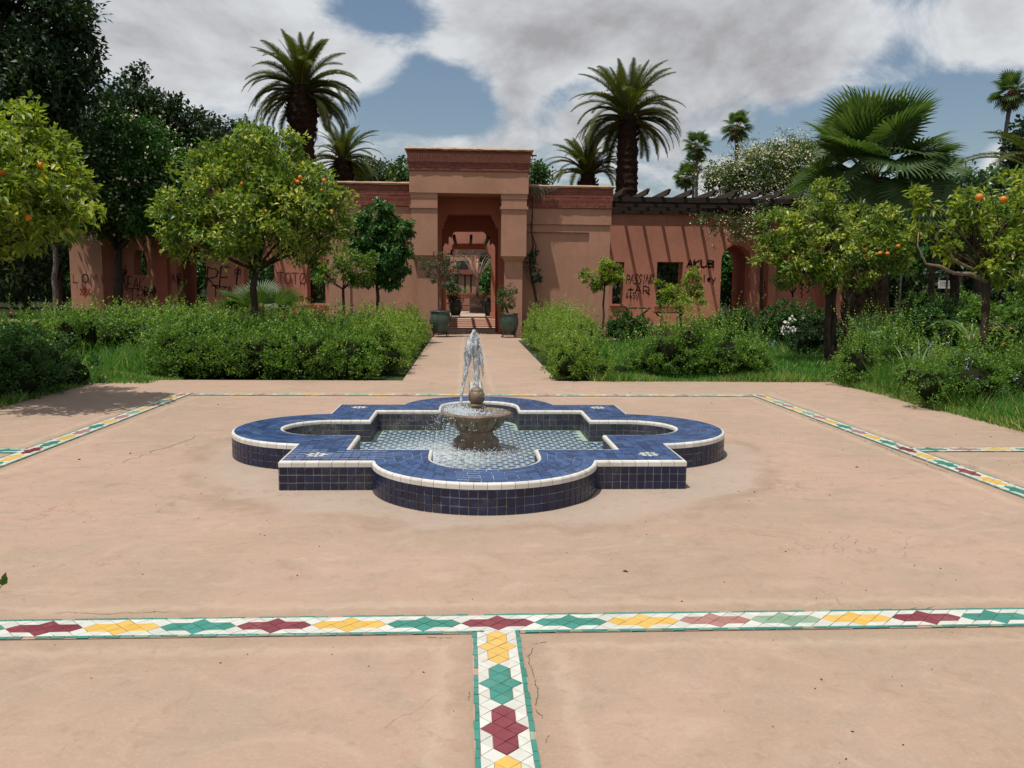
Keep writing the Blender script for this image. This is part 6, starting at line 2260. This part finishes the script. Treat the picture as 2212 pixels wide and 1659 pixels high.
# bare trunks standing in the shade
for px0, py0, px1, py1, D_, r_, lab in ((212 - 5, 655, 190, 560, 35, .2, 'grey trunk in the shade just left of the end pillar'), (175 - 55, 655, 122, 560, 38, .14, 'thin pale trunk in the shade at left'), (2010, 680, 2020, 600, 23, .10, 'forked dark trunk in the wood at right'), (1925, 640, 1905, 590, 33, .13, 'leaning brown trunk beside the park bench')):
    a, b = W(px0, py0, D_), W(px1, py1, D_)
    tk = thing('tree_trunk', lab, 'tree', (a.x, D_, 0), 'bare trunks in the shade')
    mb_ = MB()
    top = Vector((b.x - a.x, 0, 3.6))
    limb(mb_, (0, 0, -.1), top, r_, r_ * .7, int(px0), .04)
    mb_.build('trunk', M['bark'] if px0 > 1000 else M['greytrunk'], tk, True)
    P, V, F, rnd = foliage('crown', [(b.x, D_, 4.0, 1.0), (b.x + .6, D_, 4.3, .9), (b.x - .6, D_, 3.9, .8)], M['l_dark'], tk, 12, .15, .5, 4, .4, int(px0))
    add_foliage('crown', [(V, F, rnd)], M['l_dark'], tk)

# ================================================================ hedges, shrubs, grass
def sprigs(centres, rg, h=(.18, .42), n=9, L=.04):
    """upright shoots with small leaves"""
    P, Nn = [], []
    for c_ in centres:
        hh = rg.uniform(*h)
        lean = rg.normal(size=2) * .16
        for i in range(n):
            f = (i + 1) / n
            P.append((c_[0] + lean[0] * f * hh * 2, c_[1] + lean[1] * f * hh * 2, c_[2] + f * hh))
            a = rg.uniform(0, 6.28)
            Nn.append((math.cos(a) * .8, math.sin(a) * .8, .6))
    return soft_leaves(np.array(P), np.array(Nn), L, .5, .2, .2, rg)


def shrub(name, label, blobs, mat, L=.042, asp=.55, per=26, density=26, sub=.12, seed=1, group=None, cat='shrub', spr=0, kind=None, jit=.5, up=.45, core=True, sph=(.18, .42)):
    x = sum(b[0] for b in blobs) / len(blobs)
    y = sum(b[1] for b in blobs) / len(blobs)
    root = thing(name, label, cat, (x, y, 0), group)
    rg = np.random.default_rng(seed)
    L *= 1.15
    P, V, F, rnd = foliage('foliage', blobs, mat, root, per, L, asp, density, sub, seed, jit, up, .12, low=.02)
    parts = [(V, F, rnd)]
    if spr:
        cs = []
        for b in blobs:
            for _ in range(max(1, int(spr * b[3] * b[3]))):
                a, q = rg.uniform(0, 6.28), math.sqrt(rg.uniform(0, 1)) * b[3] * .95
                rz = b[4] if len(b) > 4 else b[3]
                cs.append((b[0] + math.cos(a) * q, b[1] + math.sin(a) * q, b[2] + rz * math.sqrt(max(0, 1 - (q / b[3]) ** 2)) * .9))
        V2, F2 = sprigs(cs, rg, sph, 13 if sph[1] > .35 else 9, L)
        parts.append((V2, F2, rg.uniform(.4, 1, len(V2) // 4)))
    add_foliage('foliage', parts, mat, root)
    if core:  # solid dark filling added behind the leaves: stops see-through, stands for inner shade
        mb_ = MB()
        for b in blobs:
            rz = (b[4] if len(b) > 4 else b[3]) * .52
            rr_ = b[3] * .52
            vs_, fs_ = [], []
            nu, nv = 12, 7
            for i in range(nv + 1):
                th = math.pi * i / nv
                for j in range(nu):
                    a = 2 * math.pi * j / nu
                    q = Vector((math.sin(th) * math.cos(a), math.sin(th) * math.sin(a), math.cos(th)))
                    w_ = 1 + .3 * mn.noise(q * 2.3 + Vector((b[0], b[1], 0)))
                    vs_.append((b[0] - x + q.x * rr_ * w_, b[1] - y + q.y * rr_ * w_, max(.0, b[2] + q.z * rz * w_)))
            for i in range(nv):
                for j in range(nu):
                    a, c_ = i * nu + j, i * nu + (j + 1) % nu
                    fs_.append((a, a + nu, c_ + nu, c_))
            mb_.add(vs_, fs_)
        mb_.build('shade_core', M['core'], root, True, kind='stuff')
    return root


def row(x0, y0, x1, y1, n, r, z, seed, jr=.12, rz=None):
    r_ = random.Random(seed)
    out = []
    for i in range(n):
        f = (i + .5) / n
        rr_ = r * r_.uniform(1 - jr * 1.4, 1 + jr * 1.4)
        out.append((x0 + (x1 - x0) * f + r_.uniform(-.1, .1), y0 + (y1 - y0) * f + r_.uniform(-.1, .1), z * r_.uniform(.9, 1.1), rr_, (rz or r) * r_.uniform(.78, 1.22)))
    return out


HG = 'clipped hedges round the beds'
shrub('hedge', 'leafy hedge along the back edge of the plaza left of the path', row(-5.55, 15.2, -1.75, 15.05, 7, .57, .40, 1, rz=.5) + row(-5.5, 15.9, -2.0, 15.9, 6, .62, .52, 2, rz=.5) + row(-5.2, 14.98, -1.8, 14.9, 8, .36, .22, 3, rz=.3), M['l_hedge'], L=.045, per=30, density=30, seed=101, group=HG, cat='hedge', spr=44, sph=(.10, .36))
shrub('hedge', 'bright feathery hedge lining the left side of the path up to the gate', row(-1.72, 15.6, -1.75, 25.2, 15, .52, .42, 5, rz=.52) + row(-1.5, 15.3, -1.45, 26.2, 14, .36, .3, 6, rz=.36), M['l_bright'], L=.042, per=24, density=26, seed=102, group=HG, cat='hedge', spr=60, sph=(.12, .4))
shrub('hedge', 'bright feathery hedge lining the right side of the path up to the gate', row(2.15, 15.3, 2.2, 25.6, 15, .5, .38, 7, rz=.5) + row(2.6, 19.0, 2.7, 25.8, 8, .55, .45, 8, rz=.55), M['l_bright'], L=.042, per=24, density=26, seed=103, group=HG, cat='hedge', spr=70, sph=(.15, .5))
shrub('hedge', 'deep bed of mixed leafy shrubs filling the ground behind the left hedge', row(-5.7, 17.0, -2.3, 17.0, 6, .7, .35, 9, rz=.5) + row(-6.6, 18.6, -2.3, 18.6, 7, .75, .35, 10, rz=.52) + row(-9.4, 20.4, -2.4, 20.4, 10, .75, .35, 11, rz=.5) + row(-11.5, 22.6, -2.4, 22.6, 12, .8, .35, 12, rz=.5) + row(-12.5, 24.8, -2.4, 24.8, 12, .8, .35, 13, rz=.5) + row(-5.9, 16.2, -6.4, 19.4, 4, .5, .35, 14, rz=.45), M['l_hedge'], L=.062, per=18, density=12, sub=.16, seed=104, group=HG, cat='hedge', spr=22, sph=(.15, .5))
shrub('hedge', 'dark hedge in the tree shade along the left side of the plaza', row(-6.75, 9.6, -6.6, 13.6, 7, .58, .38, 15, rz=.52) + row(-7.6, 9.8, -7.4, 13.6, 6, .65, .45, 16, rz=.5) + row(-6.35, 11.8, -6.25, 13.9, 4, .36, .2, 17, rz=.3), M['l_deep'], L=.05, per=24, density=20, seed=105, group=HG, cat='hedge', spr=8)

SG = 'loose shrubs in the beds'


def pshrub(label, lst, D, mat, seed, L=.05, per=30, density=24, sub=.12, spr=20, flat=.8, dy=.4, **kw):
    """shrub blobs from photo places, kept on the ground"""
    bl = []
    r_ = random.Random(seed)
    for px, py, rp in lst:
        d = D + r_.uniform(-dy, dy)
        p = W(px, py, d)
        rr_ = rp / F_PX * d
        top = max(p.z + rr_ * flat, .25)
        bl.append((p.x, d, top * .46, rr_ * 1.08, top * .54))
    return shrub('shrub', label, bl, mat, L=L, per=int(per * 1.35), density=density * 1.3, sub=sub, seed=seed, group=kw.pop('group', SG), spr=spr, **kw)


pshrub('leafy shrub at the plaza corner just right of the path', [(1225, 790, 42), (1262, 785, 38), (1300, 795, 28), (1215, 760, 30), (1250, 755, 28)], 15.1, M['l_bright'], 201, L=.038, spr=150, sph=(.15, .5), flat=.65)
pshrub('wide feathery shrub in the middle of the right bed edge', [(1410, 780, 52), (1480, 765, 58), (1545, 775, 55), (1605, 785, 48), (1645, 792, 32), (1375, 795, 34), (1440, 730, 42), (1510, 725, 46), (1570, 735, 42), (1490, 695, 26), (1625, 755, 36), (1340, 800, 26)], 15.4, M['l_hedge'], 202, L=.040, spr=150, sph=(.2, .75), flat=.65)
pshrub('shrub with tall upright shoots right of the lawn opening', [(1850, 770, 50), (1900, 765, 55), (1950, 775, 52), (1985, 760, 45), (1830, 790, 30), (1870, 735, 35), (1930, 730, 40)], 14.2, M['l_hedge'], 203, L=.036, spr=160, sph=(.2, .75), flat=.65)
pshrub('spreading grassy shrub with pale blue flowers at the right edge', [(2050, 820, 60), (2110, 810, 70), (2170, 815, 75), (2230, 820, 80), (2080, 770, 55), (2145, 790, 40), (2215, 775, 50), (2010, 810, 45), (1970, 800, 35)], 11.6, M['l_hedge'], 204, L=.034, spr=120, dy=.6, sph=(.2, .6), flat=.65)
pshrub('round dark shrub against the right wall block', [(1340, 690, 26), (1370, 695, 26), (1388, 700, 20), (1325, 705, 18)], 26.0, M['l_deep'], 205, L=.06, per=18, spr=8)
pshrub('dark shrub beside the right archway, left one', [(1600, 690, 30), (1560, 700, 28), (1630, 700, 25), (1530, 705, 24)], 26.0, M['l_deep'], 206, L=.06, per=18, spr=14)
pshrub('largest dark shrub under the right graffiti wall', [(1700, 670, 32), (1740, 675, 30), (1665, 680, 26), (1770, 690, 26), (1690, 700, 28), (1730, 700, 30)], 24.0, M['l_deep'], 207, L=.06, per=18, spr=14)
pshrub('low dark shrub behind the white flowers', [(1760, 710, 34), (1800, 720, 34), (1830, 725, 30), (1735, 725, 24), (1790, 695, 24)], 20.5, M['l_dark'], 208, L=.055, per=18, spr=10)
pshrub('bushy green clump in front of the vine', [(1180, 700, 24), (1215, 705, 26), (1250, 712, 24), (1240, 690, 16), (1160, 695, 20), (1282, 718, 18)], 25.2, M['l_hedge'], 209, L=.055, per=18, spr=26)
pshrub('thin weedy shrub behind the small lollipop tree', [(1360, 725, 18), (1385, 722, 16), (1340, 715, 14), (1420, 715, 18), (1450, 712, 20)], 24.0, M['l_mid'], 210, L=.05, per=14, density=14, spr=30, core=False)
pshrub('weedy shrub on the cross path edge before the right terrace', [(1640, 722, 22), (1600, 728, 16), (1670, 728, 16), (1700, 712, 12)], 22.5, M['l_mid'], 211, L=.05, per=14, density=14, spr=30, core=False)
pshrub('dark shrubs under the wood at the far right, front clump', [(1990, 690, 40), (2060, 685, 45), (2010, 665, 30), (2090, 700, 40), (1950, 700, 36), (2040, 715, 36)], 19.5, M['l_deep'], 212, L=.06, per=18, spr=8)
pshrub('green shrub mass behind the open orange tree trunk', [(2170, 700, 50), (2220, 690, 55), (2140, 680, 36), (2200, 650, 36), (2110, 660, 26), (2250, 660, 40)], 18.0, M['l_hedge'], 213, L=.06, per=18, spr=10)
pshrub('low clipped green bushes below the white sign', [(2005, 640, 24), (2045, 645, 22), (2080, 640, 22), (1965, 640, 20), (2110, 645, 22)], 33, M['l_hedge'], 214, L=.09, per=12, density=10, sub=.18, spr=2)
pshrub('weedy shrub mass at the left edge behind the dark hedge', [(20, 700, 40), (80, 705, 40), (140, 700, 36), (40, 730, 36), (110, 725, 34), (-30, 720, 50), (190, 690, 28)], 18.5, M['l_hedge'], 215, L=.055, per=18, spr=16)
pshrub('shrub row under the left end pillar', [(220, 690, 30), (270, 685, 32), (320, 690, 30), (370, 680, 28), (420, 690, 30), (470, 690, 28)], 24.5, M['l_hedge'], 216, L=.065, per=16, density=14, spr=16)
pshrub('pale dry weeds between left hedge and lawn', [(60, 760, 24), (100, 765, 20), (30, 765, 22), (130, 745, 16)], 15.5, M['l_mid'], 217, L=.04, per=12, density=16, spr=30, core=False)

# shrub greenery in the court
pshrub('green planting behind the low court wall', [(960, 640, 10), (985, 632, 8), (1005, 630, 8), (1040, 632, 9), (1060, 634, 8)], 53, M['l_hedge'], 218, L=.12, per=10, density=12, spr=2, core=False, group='planting in the court')


def leaf_strip_plants(name, label, spots, mat, rg, L=(.5, .9), n=14, wd=.03, group=None, cat='grass', root=None, bend=.6):
    """arching strap leaves"""
    r0 = root or thing(name, label, cat, spots[0], group)
    o = Vector(r0.location)
    V, F = [], []
    for s in spots:
        for i in range(n):
            a = rg.uniform(0, 6.283)
            l_ = rg.uniform(*L)
            d = np.array([math.cos(a), math.sin(a), 0])
            sd = np.array([-d[1], d[0], 0])
            e = rg.uniform(.15, .5)
            p0 = np.array(s) - np.array(o)
            k = len(V)
            for j in range(7):
                f = j / 6
                q = p0 + d * l_ * (e * f + bend * f * f * .5) + np.array([0, 0, l_ * (f * .95 - bend * .55 * f ** 3)])
                w_ = wd * (1 - f ** 2) * .5 + .001
                V += [q - sd * w_, q + sd * w_]
            for j in range(6):
                b = k + 2 * j
                F += [(b, b + 1, b + 3), (b, b + 3, b + 2)]
    me = tri_mesh('leaves', np.array(V), np.array(F), rg.uniform(0, 1, len(V)))
    link('leaves', me, mat, r0)
    return r0


rg = np.random.default_rng(77)
p = [W(x, y, d) for x, y, d in ((1985, 800, 12.6), (2010, 800, 12.3), (1960, 790, 12.9))]
leaf_strip_plants('tall_grass', 'clump of tall pale reed grass in front of the right bed', [(q.x, q.y, .25) for q in p], M['paleblade'], rg, (.6, 1.15), 9, .022, cat='grass')
p = W(2105, 640, 17.5)
leaf_strip_plants('strap_leaved_plant', 'pale strap-leaved plant arching behind the right-hand trunk', [(p.x, p.y, .35)], M['paleblade'], rg, (.9, 1.5), 24, .055, cat='plant', bend=1.1)
mb_ = MB().tube([(0, 0, -.4), (0, 0, .05)], .04, 8)
mb_.build('stem', M['thatch'], bpy.data.objects['strap_leaved_plant'], True)
p = W(2205, 580, 13.5)
leaf_strip_plants('strap_leaved_plant', 'pale strap-leaved plant at the very right edge', [(p.x, p.y, 1.7)], M['paleblade'], rg, (.4, .7), 10, .04, cat='plant', bend=1.2)


# grass: blades over the lawns
def blades(n, region, h, mat, name, label, seed, wd=.012, zb=-.05, clump=.0, dry=.04):
    rg_ = np.random.default_rng(seed)
    P = []
    tot = sum(r_[4] for r_ in region)
    for x0, x1, y0, y1, wt in region:
        k = int(n * wt / tot)
        P.append(np.stack([rg_.uniform(x0, x1, k), rg_.uniform(y0, y1, k), np.full(k, zb)], 1))
    P = np.concatenate(P)
    k = len(P)
    hh = h * rg_.uniform(.5, 1.3, k) * (1 + .5 * np.sin(P[:, 0] * 2.1 + 1.3 * np.sin(P[:, 1] * 1.7)) * np.sin(P[:, 1] * 2.9))
    a = rg_.uniform(0, 6.283, k)
    s = np.stack([np.cos(a), np.sin(a), np.zeros(k)], 1) * wd / 2
    ln = rg_.normal(size=(k, 2)) * .45
    V = np.empty((k, 3, 3))
    V[:, 0] = P - s
    V[:, 1] = P + s
    V[:, 2] = P + np.stack([ln[:, 0] * hh, ln[:, 1] * hh, hh], 1)
    F = np.arange(k * 3).reshape(-1, 3)
    base = rg_.uniform(0, .9, k)
    base[rg_.uniform(size=k) < dry] = 1.0
    o_ = link(name, tri_mesh(name, V.reshape(-1, 3), F, np.repeat(base, 3)), mat, None, None, 'stuff')
    return tag(o_, label, 'grass')


blades(100000, [(2.6, 9.5, 14.5, 26.0, 1.0), (-7.2, -5.2, 13.9, 22, .25)], .13, M['grass'], 'lawn', 'green lawn between the shrubs of both beds', 5, .026)
blades(45000, [(-16, -5.4, 15.5, 32, 1.0)], .30, M['grass'], 'long_grass', 'longer grass and weeds in the left bed and before the left wall', 6, .02, dry=.1)
blades(60000, [(6.66, 9.2, 7.5, 14.5, 1.0), (8, 20, 14, 34, .9)], .34, M['grass'], 'long_grass', 'long wild grass in the right bed beside the plaza', 7, .016, dry=.1)
blades(40000, [(2.2, 6.6, 14.42, 14.75, .3), (6.45, 7.1, 7.5, 14.6, 1.1), (-6.3, -6.05, 9.5, 14.4, .2), (-6.1, -4.9, 14.42, 14.7, .2)], .14, M['grass'], 'edge_grass', 'fringe of grass creeping over the plaza edge', 8, .016, dry=.22)

# flowers
def blossoms(label, spots, mat, s, seed, cat='flowers', per=8, spread=.02, name='flowers'):
    rg_ = np.random.default_rng(seed)
    P = np.repeat(np.array([tuple(q) for q in spots]), per, 0) + rg_.normal(size=(len(spots) * per, 3)) * spread
    V, F = soft_leaves(P, rg_.normal(size=P.shape) + np.array([0, -.6, .6]), s, .9, .6, .2, rg_, .05)
    o_ = link(name, tri_mesh(name, V, F, rg_.uniform(0, 1, len(V))), mat, None, None, 'stuff')
    return tag(o_, label, cat)


rr = random.Random(2)
blossoms('few white flowers on the low dark shrub near the right wall', [W(x, y, 19.6) for x, y in ((1711, 689), (1703, 697), (1697, 707), (1710, 709), (1690, 716), (1703, 717), (1712, 716), (1735, 687))], M['petal'], .07, 3, per=9, spread=.025)
blossoms('scattered pale blue flowers on the right hedges', [W(rr.uniform(2000, 2200), rr.uniform(740, 880), 10.9) for _ in range(16)] + [W(rr.uniform(1840, 1960), rr.uniform(760, 800), 13.6) for _ in range(5)] + [W(x, y, 14.6) for x, y in ((1140, 745), (1158, 765), (1668, 745), (1672, 742))], M['blueflower'], .017, 4)
blossoms('orange-brown flower heads in the grass at the right edge', [W(x, y, 13.5) for x, y in ((2093, 700 + 12), (2140, 705), (2155, 708), (2098, 728), (2166, 742), (2180, 712))], M['orangeflower'], .032, 6)
blossoms('few rusty flower heads above the weeds at the left edge', [W(x, y, 18) for x, y in ((240 / 1.0 * .5, 655), (24, 676), (4, 704))], M['orangeflower'], .04, 9)

# long stems standing out of the left hedge
rg = np.random.default_rng(12)
V2, F2 = sprigs([tuple(W(x, y, 16.5)) for x, y in ((372, 672), (430, 690), (345, 690), (560, 690), (300, 690))], rg, (.45, .75), 26, .055)
o_ = link('tall_shoots', tri_mesh('tall_shoots', V2, F2, rg.uniform(.3, 1, len(V2))), M['l_hedge'])
tag(o_, 'tall upright leafy shoots standing out of the left hedge bed', 'shoots')

# ================================================================ park furniture at the right
pb_ = thing('park_bench', 'slatted wooden park bench under the trees at right', 'bench', (XZ(1926, 640, 34)[0], 34, 0))
for i in range(3):
    MB().box(-.75, .75, -.30 + i * .16, -.18 + i * .16, .42, .45).build('seat_slat', M['greywood'], pb_)
for i in range(3):
    MB().box(-.75, .75, .22, .25, .55 + i * .13, .64 + i * .13).build('back_slat', M['greywood'], pb_)
for s in (-.6, .6):
    MB().box(s - .04, s + .04, -.28, .20, 0, .418).build('leg', M['iron'], pb_)
    MB().box(s - .03, s + .03, .255, .29, 0, .92).build('back_post', M['iron'], pb_)
sg = thing('white_sign', 'small white notice board with three lines of writing under the right-hand trees', 'sign', (XZ(2042, 614, 30)[0], 30, 0))
a, b = XZ(2026, 623, 30), XZ(2056, 606, 30)
hw_ = (b[0] - a[0]) / 2
MB().box(-hw_, hw_, 0, .03, a[1], b[1]).build('panel', M['sign'], sg)
mb_ = MB()
rr = random.Random(6)
for r_ in range(3):
    x = -hw_ + .05
    z_ = b[1] - .07 - r_ * .065
    while x < hw_ - .08:
        w_ = rr.uniform(.015, .03)
        mb_.box(x, x + w_, -.003, -.001, z_, z_ + rr.uniform(.015, .03))
        x += w_ + rr.uniform(.008, .02)
mb_.build('writing', M['iron'], sg, kind='stuff')
for s in (-.15, .15):
    MB().box(s - .02, s + .02, .032, .06, 0, b[1] - .05).build('post', M['iron'], sg)
lpst = thing('steel_post', 'thin grey steel post standing by the park bench', 'post', (XZ(1944, 640, 33)[0], 33, 0))
MB().tube([(0, 0, 0), (0, 0, 2.6)], .04, 8).build('shaft', M['greytrunk'], lpst)
MB().lathe([(0, 2.6), (.06, 2.6), (.06, 2.64), (0, 2.66)], 8).build('cap', M['iron'], lpst)
for i, (px, D__) in enumerate(((2008, 33.5), (2058, 31))):
    c_ = XZ(px, 645, D__)[0]
    bk = thing('stone_block', ('pale stone block under the trees left of the white sign', 'pale stone block under the trees right of the white sign')[i], 'stone block', (c_, D__, 0))
    MB().box(-.3, .3, -.15, .15, 0, .75).box(-.33, .33, -.18, .18, .752, .82).build('block', M['cap'], bk)
# thin white pipe behind the open orange tree
pp = thing('white_pipe', 'thin white horizontal pipe behind the open orange tree', 'pipe', (XZ(2090, 422, 24)[0], 24, 0))
o = Vector(pp.location)
MB().tube([W(2058, 421, 24) - o, W(2150, 426, 24) - o], .022, 6).build('pipe', M['sign'], pp)
MB().tube([W(2059, 421, 24.03) - o, Vector((W(2059, 421, 24.03).x - o.x, .05, 0))], .03, 6).build('post', M['iron'], pp)
MB().tube([W(2149, 426, 24.03) - o, Vector((W(2149, 426, 24.03).x - o.x, .05, 0))], .03, 6).build('post', M['iron'], pp)

# a sprig of leaves lying in at the left edge of the plaza
p = W(4, 1280, z=0)
lf = thing('leaf_sprig', 'small green leaf sprig standing at the left edge of the pink paving', 'leaf sprig', (p.x, p.y, 0))
mb_ = MB().tube([(-.02, 0, 0), (-.005, 0, .03), (.01, 0, .05)], .002, 4)
mb_.build('stem', M['bark'], lf)
for a0, l_, t0 in ((.9, .065, (.0, 0, .035)), (1.2, .075, (.006, 0, .045)), (1.9, .05, (0, 0, .04))):
    d = Vector((math.cos(a0), -.15, math.sin(a0)))
    s_ = Vector((math.sin(a0), 0.1, -math.cos(a0))) * .016
    q = Vector(t0)
    MB().add([q, q + d * l_ * .5 + s_, q + d * l_, q + d * l_ * .5 - s_], [(0, 1, 2), (0, 2, 3)]).build('leaf', M['l_yorange'], lf)

# the wood all round, far enough off to read as one mass
rr = random.Random(21)
bl = []
for i in range(110):
    a = rr.uniform(-1.0, 1.0)
    d = rr.uniform(92, 120)
    h_ = rr.uniform(3.0, 5.2)
    bl.append((math.sin(a) * d, math.cos(a) * d, h_ * .75, rr.uniform(4.5, 7.5), h_))
P, V, F, rnd = foliage('wood', bl, M['l_dark'], None, 6, 1.6, .55, .12, 1.8, 91, .6, .1, .15)
add_foliage('far_wood', [(V, F, rnd)], M['l_dark'], None, 'stuff')
tag(bpy.data.objects['far_wood'], 'dark wood closing the view all round behind the building', 'wood')
